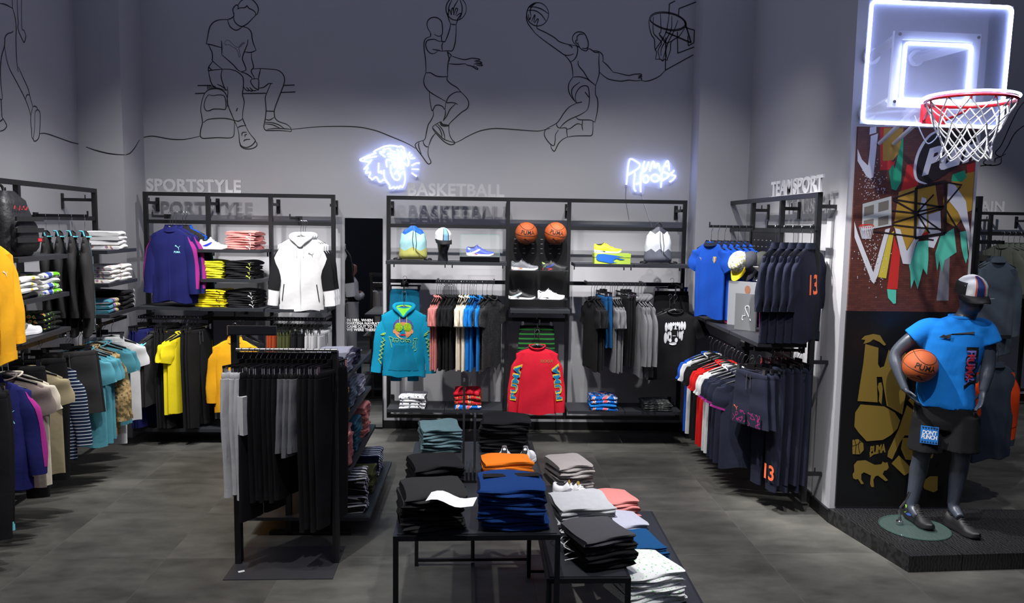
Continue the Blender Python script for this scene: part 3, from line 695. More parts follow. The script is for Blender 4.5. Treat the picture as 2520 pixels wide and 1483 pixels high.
rail(FB, -.36, zz, (472, 481, 490), 779, a, P3, {'main': f_black}, 'b', 'trousers', 'pair of black trousers counted from the yellow tees', 'trousers', 'black trousers by amber jacket', 'clip hanger holding black trousers next to the amber jacket')
a = R(90-12)
for pxs, m, nm in (((676, 683, 691), f_rust, 'rust'), ((701, 708, 716, 724), f_olive, 'olive'), ((735, 742, 750, 758), f_black, 'black'), ((768, 777, 787, 799), f_lgrey, 'pale grey')):
    rail(FB, -.36, zz, pxs, 785, a, P3, {'main': m}, 'b', 'trousers', 'pair of '+nm+' joggers on the low rail by the mirror', 'trousers', nm+' joggers on the low rail', 'clip hanger holding '+nm+' joggers on the low rail')
# ------------------------------------------------------------------ single garments shown face out
def neck(F, px, py, y): p = F.pix(px, py, y); return p.x, p.z-TOPZ+.007
def drop_rod(F, t, x, y, z0, z1):
    a = t['_x0']; MB().b2((x-a-.006, y-.006, z0), (x-a+.006, y+.006, z1)).build('drop_rod', BLACK, t, False)
jk = shirt_style('jacket', .47, .74, .075, 40, out=11, extras=('stripe',)); Tj, Pj = jk
yt = -.38; x, z = neck(FB, 420, 562, yt)
g = 'track jackets on the face-out arm'
for k, (m, s, dx, dr, lb) in enumerate(((f_roy, f_sky, .05, -.16, 'blue track jacket rearmost on the arm behind navy jackets'), (f_char, f_char, .045, -.15, 'charcoal track jacket with plain sleeves between blue and navy jackets'), (f_black, f_lime, -.03, -.2, 'black track jacket with lime sleeve stripes behind the navy one'), (f_navy, f_mag, .03, -.15, 'second navy track jacket with magenta stripe behind the front one'), (f_navy, f_mag, .0, -.22, 'foremost navy track jacket with magenta sleeve stripe and light blue emblem'))):
    y = yt+.26-.065*k
    t = hang_top(FB, x+dx, y, z, dr, Pj, {'main': m, 'stripe': s, 'rib': m, 'zip': m}, 'track_jacket', lb, 'jacket', g, 'black hanger of '+lb.split(' behind')[0].split(' with')[0], True)
l1 = on_front(Tj, cat_mb(.06), .10, -.19); l2 = on_front(Tj, puma_word(.028), .095, -.235); l1.add(l2.v, l2.f).build('emblem', fab('mint', (150, 225, 225)), t, False)
# white hoodie jackets
Tw, Pw = shirt_style('hoodie', .48, .74, .085, 46, out=13, sl=.64, extras=('panel',))
x, z = neck(FB, 741, 585, -.38)
zpm = MB().loft([[(xx, Tw.front(xx, zz_, .004), zz_) for xx in (-.005, 0, .005)] for zz_ in [-.05-i*.67/16 for i in range(17)]], False, False, False).mesh('zip')
for k, lb in enumerate(('rear white zip hoodie with black sleeve panels', 'middle white zip hoodie with black sleeve panels', 'foremost white zip hoodie with black sleeve panels and side zips')):
    t = hang_top(FB, x+.012-.006*k, -.38+.14-.07*k, z, -.03+.03*(2-k), Pw+[('zip', zpm, 'zip')], {'main': f_white, 'stripe': f_black, 'cord': f_white, 'zip': f_lgrey}, 'zip_hoodie', lb, 'hoodie', 'white zip hoodies', 'black hanger of the '+lb.split(' with')[0], True)
on_front(Tw, cat_mb(.055), .11, -.17).build('emblem', mat('emblem_grey', (110, 110, 112), .6), t, False)
for sd in (-1, 1): MB().tube([(sd*.165, Tw.front(sd*.165, -.47, .004), -.47), (sd*.19, Tw.front(sd*.19, -.64, .004), -.64)], .005, 5).build('pocket_zip', f_black, t)
# amber jacket
Ta, Pa = shirt_style('jacket', .46, .76, .075, 49, out=10)
x, z = neck(FB, 578, 836, -.36)
for k in range(3):
    m = f_amber if k == 2 else f_black
    t = hang_top(FB, x+.015*(2-k), -.36+.14-.07*k, z+(.02 if k < 2 else 0), .02, Pa, {'main': m, 'rib': m, 'zip': m}, 'track_jacket', 'amber yellow zip jacket facing out behind the freestanding rail' if k == 2 else ('rear', 'middle')[k]+' black zip jacket hidden behind the amber jacket', 'jacket', 'jackets on the low arm', 'hanger of the amber jacket' if k == 2 else 'hanger of the '+('rear', 'middle')[k]+' black jacket behind the amber one')
# turquoise hoodie with matching joggers behind
Th, Ph = shirt_style('hoodie', .47, .71, .085, 51, out=13, sl=.62, extras=('pocket',))
x, z = neck(FB, 994, 758, -.34)
drop_rod(FB, rk2, x, -.335, z+.004, ZR3)
t = hang_top(FB, x, -.335, z, -.05, Ph, {'main': f_teal, 'lining': lime_in, 'cord': f_lime, 'pocket': fab('teal_pocket_shade', (6, 118, 152))}, 'hoodie', 'turquoise hoodie with lime lining and printed face, beside the mirror', 'hoodie', None, 'black hanger of the turquoise hoodie', True)  # pocket in a darker teal, its shading put into the colour
def disc(cx, cz, rx, rz, n=28, ph=0, jag=0): return MB().poly([(cx+rx*math.cos(6.2832*i/n)*(1+jag*(i % 2)), cz+rz*math.sin(6.2832*i/n)*(1+jag*(i % 2)), 0) for i in range(n)])
skin = mat('print_skin', (206, 138, 92), .8); glit = blotch('print_glitter', [(0, (70, 120, 10)), (.45, (150, 190, 20)), (.6, (190, 220, 60))], 260, 1); purp = blotch('print_purple', [(0, (30, 60, 120)), (.45, (120, 50, 150)), (.55, (40, 120, 150))], 160, 1)
lz = mat('print_lime', (176, 210, 60), .8)
pr = [('printed_hair', disc(0, -.190, .106, .092), purp, .003), ('printed_face', disc(0, -.225, .092, .086), skin, .0040), ('printed_ear', disc(-.092, -.236, .014, .022), skin, .0036), ('printed_ear', disc(.092, -.236, .014, .022), skin, .0036),
      ('printed_glasses', disc(-.046, -.192, .040, .044, 24, 0, .10), glit, .0054), ('printed_glasses', disc(.046, -.192, .040, .044, 24, 0, .10), glit, .0054), ('printed_mouth', disc(0, -.268, .026, .009), mat('print_red', (190, 30, 50), .8), .0054)]
for nm, mb, m, e in pr: on_front(Th, mb, 0, 0, e).build(nm, m, t, False)
def hp(X, Y): return ((X/11.41+915-994)*.00419, -(Y/11.41+770-758)*.00419)
ol = MB()
for ln in ([(580, 970), (530, 760), (500, 660), (600, 680), (605, 720), (600, 790), (625, 800), (640, 760), (625, 703), (780, 710), (785, 760), (755, 780), (755, 815)], [(665, 815), (680, 770), (690, 740)], [(715, 815), (722, 760)],
           [(870, 805), (865, 780), (835, 770), (840, 720), (940, 725), (930, 780), (910, 790), (915, 805)], [(970, 810), (965, 760), (990, 730), (1080, 730), (1110, 770), (1110, 830)], [(1000, 815), (1020, 780), (1050, 780), (1065, 820)],
           [(1215, 1050), (1270, 1030), (1265, 970), (1240, 960), (1265, 760), (1300, 690), (1195, 705), (1190, 760), (1215, 775), (1200, 850), (1170, 860), (1195, 920), (1175, 990)]):
    ol.tube([(hp(*q)[0], Th.front(*hp(*q), .006), hp(*q)[1]) for q in ln], .0022, 5)
ol.build('printed_letters', lz, t)
for sd in (-1, 1):
    ol = MB()
    rg, cn = Th.sleeve(sd, .62, 13, .098, .055, .032, 51, 8)
    def sp(u, v): i_ = min(11, int(u*12)); p_, q_, w_, d_ = cn[i_]; p2 = cn[i_+1][0]; return p_.lerp(p2, u*12-i_)+q_*(v*w_)+Vector((0, -d_*(1-abs(v)**2.2)**.5-.008, 0))
    for off in (0, .13):
        ol.tube([sp(uu, vv*sd+off-.05) for uu, vv in ((.28, .5), (.30, .62), (.33, .1), (.36, -.1), (.34, .35))], .0022, 5)
        ol.tube([sp(.40+.037*i_, (.1+.4*(i_ % 2))*sd+off-.1) for i_ in range(11)]+[sp(.84, .6*sd+off-.1)], .0022, 5)
    ol.build('sleeve_print', lz, t)
hang_bot(FB, x-.01, -.18, FB.pix(1000, 712, -.18).z+.14, .03, pant(1, .98, .05, .30), {'main': f_teal2, 'cord': f_teal}, 'trousers', 'dark turquoise joggers hanging behind the turquoise hoodie', 'trousers', None, 'clip hanger behind the turquoise hoodie')
# red long-sleeved shirt with striped shorts behind
Tr, Pr = shirt_style('long', .44, .71, .075, 53, out=11, sl=.64)
x, z = neck(FB, 1322, 852, -.34); drop_rod(FB, rk2, x, -.335, z+.004, zb_(1330, 786))
t = hang_top(FB, x, -.335, z, .0, Pr, {'main': f_red, 'tag': DEFM['tag'], 'trim': f_red}, 'long_sleeved_shirt', 'red long-sleeved shirt with blue lettering down both sleeves', 'shirt', None, 'black hanger of the red long-sleeved shirt', True)
f_ltb = fab('letter_blue', (16, 120, 168)); f_lty = fab('letter_yellow', (196, 176, 60))
for sd in (-1, 1):
    rg, cn = Tr.sleeve(sd, .64, 11, .098, .055, .032, 53, 8)
    for wd, m, e, sz in (('PUMA', f_lty, .0385, .128), ('PUMA', f_ltb, .0400, .118)):
        tm_ = text_mb(wd, sz, .010 if m is f_lty else .004, 0, 0, 'CENTER', 1.12); v = []
        for X_, Y_, *_ in tm_.v:                                # run the word along the sleeve
            u = .50-X_/.62; u = max(.02, min(.98, u)); i = min(11, int(u*12)); f_ = u*12-i
            p0, q0, w0, d0 = cn[i]; p1, q1, w1, d1 = cn[i+1]; p = p0.lerp(p1, f_); q = q0; c_ = max(-.97, min(.97, -Y_/.105*sd+.1))
            wv = w0+(w1-w0)*f_; s_ = -(1-abs(c_)**2.4)**.45
            v.append(p+q*(c_*wv*.98)+Vector((0, s_*(d0+.006)-(e-.036), 0)))
        mm_ = MB(); mm_.v = [tuple(q) for q in v]; mm_.f = tm_.f; mm_.build('sleeve_lettering', m, t, False)
on_front(Tr, text_mb('XOOX', .045, .0, 0, 0), .10, -.15, .002).build('chest_print', mat('print_olive', (120, 110, 60), .8), t, False)
f_strs = stripes(2, .05, .32, (30, 110, 40), (16, 16, 20), 'green_striped')
hang_bot(FB, x+.0, -.20, FB.pix(1322, 800, -.2).z+.135, 0, short(2, .5), {'main': f_strs, 'rib': f_strs}, 'shorts', 'black shorts with green stripes behind the red long-sleeved shirt', 'shorts', None, 'clip hanger behind the red shirt')
# black tee with white paw print, shorts behind
Tb, Pb = shirt_style('tee', .48, .72, .075, 55, out=30)
x, z = neck(FB, 1661, 766, -.34); drop_rod(FB, rk2, x, -.335, z+.004, ZR3)
t = hang_top(FB, x, -.335, z, -.06, Pb, {'main': f_black, 'trim': f_black}, 'tshirt', 'black tee with a white print of big teeth, at the rack end', 'shirt', 'black printed tees', 'black hanger of the tee with white print', True)
wp = mat('print_white', (214, 216, 222), .8); pm_ = MB()
for X, Y, rx, ry in ((490, 800, 45, 145), (565, 770, 28, 110), (630, 780, 52, 135), (705, 700, 33, 60), (768, 700, 28, 60), (830, 700, 33, 70), (885, 760, 26, 130), (962, 745, 50, 135), (1050, 745, 38, 130), (480, 1130, 52, 175), (556, 1080, 24, 150), (605, 985, 22, 70),
                     (905, 1030, 36, 120), (968, 1060, 40, 150), (1005, 940, 18, 60), (620, 1200, 42, 60), (700, 1300, 115, 45), (800, 1190, 46, 75), (640, 1050, 14, 110), (840, 1000, 12, 90), (735, 1060, 60, 10), (770, 850, 60, 14), (770, 800, 24, 60)):
    d_ = disc((X/12.36+1600-1661)*.00419, -(Y/12.36+740-766)*.00419, rx/12.36*.00419, ry/12.36*.00419, 16); pm_.add(d_.v, d_.f)
on_front(Tb, pm_, 0, 0, .003).build('white_print', wp, t, False)
hang_top(FB, x-.04, -.27, z, .25, Pb, {'main': f_black}, 'tshirt', 'black tee partly hidden behind the printed black tee', 'shirt', 'black printed tees', 'black hanger behind the printed black tee')
hang_bot(FB, x+.0, -.16, FB.pix(1650, 716, -.16).z+.135, 0, short(0, .5), {'main': f_black}, 'shorts', 'black shorts clipped behind the printed black tee', 'shorts', None, 'clip hanger with black shorts behind printed tee')
# ------------------------------------------------------------------ left wall garments (planes across the wall, fronts to the camera)
g = 'garments on the left wall rails'
def edge(px, py, off=.53): return FL.pix(px-(48-24*px/370), py, -off).x
ZL = 1.39
def ltop(px, py, rot, P, m, name, lb, cat, z=ZL, off=.30): return hang_top(FL, edge(px, py, off+.24), -off, z, R(-90)+rot, P, m, name, lb, cat, g, 'hanger of the '+lb)
def lbot(px, py, rot, P, m, name, lb, cat, z=ZL, off=.30): return hang_bot(FL, edge(px, py, off+.18), -off, z, R(-90)+rot, P, m, name, lb, cat, g, 'clip hanger of the '+lb)
sgn = -1
pl = [pant(0, .96, .05, .38), pant(1, .94, .05, .38)]
t = lbot(60, 1200, .3, pl[0], {'main': f_black}, 'trousers', 'foremost black joggers with a small yellow emblem at the hem', 'trousers', 1.33, .34)
cat_mb(.045).xf(Matrix.Translation((.10, -.032, -.86)) @ Matrix.Rotation(R(90), 4, 'X')).build('emblem', f_amber, t, False)
lbot(70, 1225, .18, pl[1], {'main': f_black, 'cuff': f_sky}, 'trousers', 'black joggers with light blue cuffs behind the foremost joggers', 'trousers', 1.33, .31)
tj = ltop(118, 1100, .28, Pj, {'main': f_navy, 'stripe': f_mag, 'rib': f_navy, 'zip': f_navy}, 'track_jacket', 'navy track jacket with magenta stripe on the left wall rail', 'jacket')
l1 = on_front(Tj, cat_mb(.075), .10, -.22); l2 = on_front(Tj, puma_word(.034), .095, -.275); l1.add(l2.v, l2.f).build('emblem', MATS['fabric_mint'], tj, False)
ltop(140, 960, .2, tee(1, .78), {'main': fab('taupe', (120, 108, 104))}, 'tshirt', 'taupe tee between the navy jacket and cream tee', 'shirt')
ltop(154, 1000, .26, tee(0, .80), {'main': f_cream}, 'tshirt', 'cream tee with a small sleeve badge beside the navy jacket', 'shirt')
lbot(150, 1100, .2, pl[0], {'main': f_black}, 'trousers', 'black joggers hanging between cream and beige tees', 'trousers')
ltop(184, 960, .34, tee(2, .80), {'main': f_beige}, 'tshirt', 'beige tee with wide sleeve in front of the striped shirt', 'shirt')
lbot(195, 1000, .2, pl[1], {'main': f_black}, 'trousers', 'black joggers hanging between beige tee and striped shirt', 'trousers')
ltop(222, 1050, .22, longs(0, .76), {'main': f_bret, 'rib': f_bret, 'trim': f_bret}, 'striped_shirt', 'navy shirt with white stripes and long sleeves', 'shirt')
lbot(255, 960, .45, cut('bshort', lambda: pants_style(.52, .42, .06, 93, .9, False)), {'main': f_char}, 'shorts', 'charcoal shorts with round badge, foremost on the far rail', 'shorts', 1.37, .32)
lbot(262, 980, .40, cut('bshort', None), {'main': f_black}, 'shorts', 'black shorts behind the charcoal shorts with badge', 'shorts', 1.35, .30)
for k, (px, m, lb) in enumerate(((286, f_dteal, 'long dusty teal tee next to the charcoal shorts'), (300, f_dteal, 'second dusty teal tee from the charcoal shorts'), (308, f_dteal, 'third dusty teal tee from the charcoal shorts'))):
    ltop(px, 930, .34-.05*k, tee(k, .80), {'main': m}, 'tshirt', lb, 'shirt', 1.37)
for k, px in enumerate((312, 320)): ltop(px, 900, .2, longs(1, .78), {'main': f_camo}, 'shirt', ('first', 'second')[k]+' sand camouflage shirt from the teal tees', 'shirt', 1.37)
ltop(336, 900, .34, tee(0, .74), {'main': f_dteal}, 'tshirt', 'dusty teal tee between camouflage and white garments', 'shirt', 1.37)
ltop(345, 905, .28, tee(1, .74), {'main': f_dteal}, 'tshirt', 'dusty teal tee right behind the one by the camouflage shirt', 'shirt', 1.37)
lbot(338, 1000, .2, pant(2, 1.0), {'main': f_white}, 'trousers', 'white joggers beside the white tee near the corner column', 'trousers', 1.37)
ltop(368, 900, .42, tee(2, .80), {'main': f_white}, 'tshirt', 'white tee at the rail end near the corner column', 'shirt', 1.37)
# amber track jacket facing out
p = FL.pix(58, 800, -.50); x = p.x-.31
t = hang_top(FL, x, -.46, FL.pix(20, 575, -.46).z+.11, -.12, Pa, {'main': f_amber, 'rib': f_amber, 'zip': f_amber}, 'track_jacket', 'amber yellow track jacket facing out beside the backpack', 'jacket', g, 'hanger of the amber jacket beside the backpack')
on_front(Ta, cat_mb(.05), .09, -.19).build('emblem', WHITE, t, False)
a4 = rk4['_x0']
# black jackets with light blue collars
for k, (px, lb) in enumerate(((131, 'rearmost'), (141, 'third'), (151, 'second'), (171, 'foremost'))):
    o_ = .10+.10*k; hang_top(FL, XL1+.0, -o_, ZR5+.03, .30, cut('bjk', lambda: shirt_style('jacket', .48, .80, .07, 57, out=9)[1]+[('collar_piping', MB().tube([(.088*math.cos(6.2832*k_/24), .042*math.sin(6.2832*k_/24), .012+(.022 if math.sin(6.2832*k_/24) > 0 else -.022)) for k_ in range(24)], .006, 5, True).mesh('piping'), 'stripe')]),
        {'main': f_char, 'rib': f_char, 'stripe': f_sky, 'zip': f_sky}, 'track_jacket', lb+' charcoal jacket with light blue collar piping on the upper arm', 'jacket', 'charcoal jackets on the upper left arm', 'hanger of the '+lb+' charcoal jacket')
# ------------------------------------------------------------------ right wall garments
g = 'garments on the right wall rack'
Ty, Py = shirt_style('polo', .46, .72, .06, 61, out=28)
zz = ZR4+.04
for k in range(6):
    lb = ('rearmost', 'fifth', 'fourth', 'third', 'second', 'foremost')[k]+' royal blue football jersey with gold emblem'
    t = hang_top(FRR, XR1+.02, -(.10+.066*k), zz, .40-.03*(5-k), Py, {'main': f_roy, 'trim': f_dnavy}, 'football_jersey', lb, 'jersey', 'royal blue jerseys', 'hanger of the '+lb, True)
    e1 = on_front(Ty, cat_mb(.035), -.11, -.16); e1.build('emblem', mat('emblem_gold', (200, 176, 110), .5), t, False)
    on_front(Ty, MB().poly([(-.022, .03, 0), (.022, .03, 0), (.022, -.01, 0), (0, -.035, 0), (-.022, -.01, 0)]), .10, -.16).build('crest', mat('crest_gold', (196, 170, 90), .5), t, False)
    for q, c in enumerate(((20, 120, 60), (225, 225, 225), (200, 40, 40))): on_front(Ty, MB().poly([(-.015+.01*q, .02, 0), (-.005+.01*q, .02, 0), (-.005+.01*q, -.02, 0), (-.015+.01*q, -.02, 0)]), .10, -.16, .0035).build('crest_stripe', mat('flag%d' % q, c, .6), t, False)
Tn, Pn = shirt_style('jacket', .46, .74, .06, 63, out=14, sl=.44)
numb = mat('number_orange', (240, 108, 60), .6)
for k in range(5):
    lb = ('rearmost', 'fourth', 'third', 'second', 'foremost')[k]+' dark navy training top with orange number'
    t = hang_top(FRR, XR2+.02, -(.06+.07*k), zz, -.85+.03*k, Pn, {'main': f_dnavy, 'rib': f_dnavy}, 'training_top', lb, 'top', 'navy training tops', 'hanger of the '+lb, True)
    w_ = text_mb(('13', '13', '15', '13', '1')[k], .22, .004, 0, 0, 'CENTER', .95)
    mb = MB(); mb.f = w_.f; mb.v = [(-X*.75, -Tn.front(-X*.75, Y-.30, .003)*1.0, Y-.30) for X, Y, *_ in w_.v]; mb.build('number', numb, t, False)
    mb = grid_patch(Tn, lambda u: .15, lambda u: .215, -.73, -.40, .003, 3, 8); mb.build('side_panel', f_mag, t); mb = grid_patch(Tn, lambda u: -.215, lambda u: -.15, -.73, -.40, .003, 3, 8); mb.build('side_panel', f_mag, t)
# lower rail, tees turned to the camera
def redge(px, py, off): return FRR.pix(px, py, -off).x
zl = ZB3-.08
for k, (px, m, lb) in enumerate(((1702, f_roy, 'royal blue shirt at the column end of the right low rail'), (1709, f_white, 'white shirt beside the blue one on the right low rail'), (1720, f_black, 'first black tee beside the red shirts'), (1727, f_black, 'second black tee beside the red shirts'),
        (1738, f_red2, 'first red shirt on the right low rail'), (1745, f_red2, 'second red shirt on the right low rail'), (1756, f_white, 'first white shirt between red and dark navy shirts'), (1763, f_white, 'second white shirt between red and dark navy shirts'),
        (1772, f_dnavy, 'first dark navy shirt with magenta sleeve trim'), (1780, f_dnavy, 'second dark navy shirt with magenta sleeve trim'), (1790, f_dnavy, 'third dark navy shirt with magenta sleeve trim'), (1806, f_dnavy, 'foremost dark navy shirt with magenta sleeve trim'))):
    P = cut('rtee', lambda: shirt_style('tee', .50, .78, .04, 65, extras=('cuffline',))[1]); mm_ = {'main': m, 'stripe': f_mag if m is f_dnavy else m}
    hang_top(FRR, redge(px+34, 900, .40), -.36, zl, R(90)-.10-.02*k, P, mm_, 'football_shirt', lb, 'shirt', g, 'hanger of the '+lb)
# trousers with orange numbers
def num_trs(x, y, z, rot, n, lb, P):
    t = hang_bot(FRR, x, y, z, rot, P, {'main': f_dnavy}, 'trousers', lb, 'trousers', 'navy trousers on the right wall', 'clip hanger of the '+lb)
    if n:
        w_ = text_mb(n, .17, .004, 0, 0, 'CENTER', .9).xf(Matrix.Translation((.10, -.034, -.80)) @ Matrix.Rotation(R(90), 4, 'X')); w_.build('number', numb, t, False)
f_tri = blotch('navy_magenta_print', [(0, (25, 29, 46)), (.52, (150, 30, 100)), (.6, (25, 29, 46))], 26, 0)
pp = pant(1, .95, .05, .34); x1 = FRR.pix(1850, 905, -.44).x; x2 = FRR.pix(1908, 890, -.25).x
for k in range(3): num_trs(x1+.0, -(.12+.09*k), ZB3-.03, .30, '13' if k == 2 else None, ('rearmost', 'middle', 'foremost')[k]+' dark navy trousers behind the shorts with magenta print', pp)
for k in range(2):
    lb = ('second', 'foremost')[k]+' dark navy shorts with magenta printed hem'; t = hang_bot(FRR, x1, -(.38+.06*k), ZB3-.02, .40, cut('rsh', lambda: pants_style(.44, .36, .05, 95, .95, False)), {'main': f_dnavy}, 'shorts', lb, 'shorts', 'navy shorts on the right wall', 'clip hanger of the '+lb)
    for sd in (-1, 1): MB().b2((sd*.09-.075, -.034, -.44), (sd*.09+.075, -.030, -.33)).build('printed_hem', f_tri, t, False)
    cat_mb(.05).xf(Matrix.Translation((-.13, -.036, -.32)) @ Matrix.Rotation(R(90), 4, 'X')).build('emblem', numb, t, False)
for k in range(4): num_trs(x2+.0, -(.06+.07*k), ZB3+.03, .22, '1' if k > 1 else None, ORD[3-k]+' dark navy trousers from the front of the rear arm', pp)
# ------------------------------------------------------------------ sneakers
def lerp_tab(tab, s):
    for (a, va), (b, vb) in zip(tab, tab[1:]):
        if s <= b: u = (s-a)/(b-a) if b > a else 0; u = u*u*(3-2*u); return va+(vb-va)*u
    return tab[-1][1]
HWT = [(0, .018), (.04, .030), (.15, .036), (.45, .034), (.72, .046), (.9, .036), (.97, .022), (1, .006)]
TOPT = [(0, .085), (.05, .098), (.16, .086), (.26, .088), (.36, .112), (.44, .098), (.62, .070), (.8, .054), (.93, .044), (1, .030)]
SOLT = [(0, .036), (.1, .034), (.45, .025), (.75, .021), (1, .022)]
def shoe_meshes():
    L = .285; N = 26; sole = []; up = []
    for i in range(N+1):
        s = i/N; x = s*L; w = lerp_tab(HWT, s); st = lerp_tab(SOLT, s); tp = lerp_tab(TOPT, s)
        lift = .016*max(0, (s-.8)/.2)**2+.006*max(0, (.06-s)/.06)
        sole.append([(x, -w*1.08, lift+.004), (x, -w*1.1, lift+st*.5), (x, -w*1.04, lift+st), (x, w*1.04, lift+st), (x, w*1.1, lift+st*.5), (x, w*1.08, lift+.004), (x, w*.8, lift), (x, -w*.8, lift)])
        ring = []
        for k in range(15):
            a = math.pi*k/14; c, sn = math.cos(a), math.sin(a)
            nar = 1-.30*min(1, max(0, (.5-s)/.15)) if s < .5 else 1
            ring.append((x, -c*w*(1 if sn < .5 else 1-(1-nar)*(sn-.5)/.5), st*.8+lift+(tp-st*.8)*sn**.75))
        up.append(ring)
    M_sole = MB().loft(sole).mesh('sole', True, 50); M_up = MB().loft(up).mesh('upper')
    op = [(lerp_tab([(0, .018), (1, .105)], (1+math.cos(t))/2), .017*math.sin(t)) for t in [6.2832*k/18 for k in range(18)]]
    opening_shade = MB().loft([[(x, y*1.05, lerp_tab(TOPT, x/L)+.0015) for x, y in op], [(x*.97+.003, y*.75, lerp_tab(TOPT, x/L)-.004) for x, y in op]], False, True).mesh('opening_shade')  # dark patch on the closed upper, paints the shaded inside of the shoe
    ton = MB().loft([[(.112+.02*u, y*.015, .088+.030*(1-u)+.006*math.cos(y*1.3)-.008*u) for y in (-1, -.5, 0, .5, 1)] for u in (0, .35, .7, 1)], False, False, False)
    ton.loft([[(.109+.02*u, y*.015, .086+.030*(1-u)+.006*math.cos(y*1.3)-.008*u) for y in (-1, -.5, 0, .5, 1)] for u in (0, .35, .7, 1)], False, False, False)
    M_ton = ton.mesh('tongue')
    lac = MB()
    for k in range(5):
        x = .128+k*.016; z = lerp_tab(TOPT, x/L)+.002; lac.tube([(x-.004, -.019, z-.008), (x, -.010, z), (x+.004, .010, z), (x, .019, z-.008)], .0026, 5)
    M_lac = lac.mesh('laces')
    def side(pts, e=.0016):
        out = []
        for sd in (-1, 1):
            m = MB(); v = []
            for s, h in pts:
                w = lerp_tab(HWT, s); st = lerp_tab(SOLT, s)*.8; tp = lerp_tab(TOPT, s); sn = max(.02, min(.98, (h-st)/(tp-st)))**(1/.75)
                v.append((s*L, sd*(w*math.sqrt(max(0, 1-sn*sn))+e), h))
            out.append(m.poly(v).mesh('panel', False))
        return out
    stripe = side([(.10, .034), (.22, .044), (.34, .058), (.46, .076), (.52, .070), (.44, .050), (.34, .036), (.22, .028)])
    heel = side([(.0, .040), (.10, .036), (.17, .045), (.14, .080), (.04, .088)])
    toe = side([(.62, .026), (.80, .024), (.95, .026), (.90, .040), (.76, .048), (.66, .052)])
    wedge = []
    for sd in (-1, 1): wedge.append(MB().poly([(s*L, sd*(lerp_tab(HWT, s)*1.11+.0005), h) for s, h in ((.06, .010), (.30, .008), (.44, .018), (.36, .027), (.2, .026), (.08, .028))]).mesh('wedge', False))
    return dict(sole=M_sole, upper=M_up, opening_shade=opening_shade, tongue=M_ton, laces=M_lac, stripe=stripe, heel=heel, toe=toe, wedge=wedge)
SH = shoe_meshes()
def c(n, rgb, r=.6): return mat('goods_'+n, rgb, r)
g_white, g_black, g_blue, g_red, g_lime, g_orange, g_grey, g_yel = c('white', (228, 229, 232)), c('black', (20, 20, 23)), c('blue', (34, 58, 200)), c('red', (214, 40, 50)), c('lime', (150, 226, 60)), c('orange', (226, 118, 30)), c('grey', (110, 112, 120)), c('yellow', (232, 232, 30))
def shoe(mw, label, cols, group='display sneakers'):
    """cols: dict part -> material"""
    t = thing('sneaker', label, 'shoe', group=group, mw=mw); last = {}
    for k, me in SH.items():
        if k in ('stripe', 'heel', 'toe', 'wedge') and k not in cols: continue
        for me_ in (me if isinstance(me, list) else [me]): last[k] = obj(k, me_, cols.get(k) or (g_black if k == 'opening_shade' else cols['upper']), last['sole'] if k == 'wedge' else last['upper'] if k not in ('sole', 'upper') else t)
    return t
def shoe_at(F, px, py, y, label, cols, rot=0, sc=1.0):
    p = F.pix(px, py, y); return shoe(F.M(p.x, y, p.z, rot) @ Matrix.Scale(sc, 4), label, cols)
# heel at the given pixel, toe to the right
shoe_at(FB, 493, 613.5, -.30, 'white sneaker with blue side beside the pink folded stack', dict(sole=g_white, upper=g_white, stripe=g_blue, toe=c('sky', (120, 160, 230)), heel=g_white, laces=g_white), -.2, 1.05)
p = FB.pix(1148, 629, -.26); shoe(FB.M(p.x, -.26, ZS5+.056, -.1), 'blue and white basketball shoe inside the glass display box', dict(sole=g_white, upper=g_blue, stripe=g_white, toe=g_blue, heel=c('mint', (150, 220, 220)), wedge=g_red, laces=g_blue))
shoe_at(FB, 1258, 664, -.14, 'grey and white basketball shoe with orange heel on the black panel', dict(sole=g_white, upper=g_grey, heel=c('dkgreen', (30, 60, 58)), toe=g_white, wedge=g_orange, laces=g_grey), -.08)
shoe_at(FB, 1331, 665, -.14, 'black basketball shoe with lime and red heel on the black panel', dict(sole=g_black, upper=g_black, heel=g_lime, stripe=c('dkblue', (20, 50, 120)), wedge=g_red, laces=g_black), -.08)
shoe_at(FB, 1251, 735.5, -.18, 'black basketball shoe with white sole on the lower ledge', dict(sole=g_white, upper=g_black, stripe=c('pale', (190, 205, 212)), wedge=g_black, laces=g_black), -.08)
shoe_at(FB, 1323, 736, -.18, 'white basketball shoe with black wedge on the lower ledge', dict(sole=g_white, upper=g_white, heel=g_black, wedge=g_black, laces=g_white), -.08)
p = FB.pix(1461, 627, -.26); bx = p.x; ZBX = ZS5+.105
shoe(FB.M(bx, -.27, ZBX, -.1), 'fluorescent yellow basketball shoe on top of the flame box', dict(sole=g_white, upper=g_yel, toe=c('palelime', (225, 238, 150)), wedge=g_black, laces=g_yel))
# shoe box with flames
t = thing('shoe_box', 'lime shoe box with a blue flame print', 'box', FB.w(FB.pix(1505, 650, -.3).x, -.27, ZS5+.0), -.02, None); xw = .185
MB().b2((-xw, -.10, .0), (xw, .10, .082)).build('box', c('boxlime', (172, 200, 70)), t, False); MB().b2((-xw-.003, -.104, .068), (xw+.003, .104, .105)).build('lid', c('boxlime', (172, 200, 70)), t, False)
FLM = [(1200, 770), (1215, 740), (1270, 735), (1340, 742), (1440, 755), (1520, 768), (1430, 770), (1470, 785), (1540, 800), (1475, 805), (1440, 790), (1410, 800), (1400, 830), (1450, 835), (1360, 845), (1290, 830), (1230, 820), (1205, 800)]
fl = MB().poly([((X-1390)/200*.18, -.1055, .055-(Y-790)/110*.095) for X, Y in FLM]); fl.build('flame_print', c('flame', (24, 96, 190)), t, False)
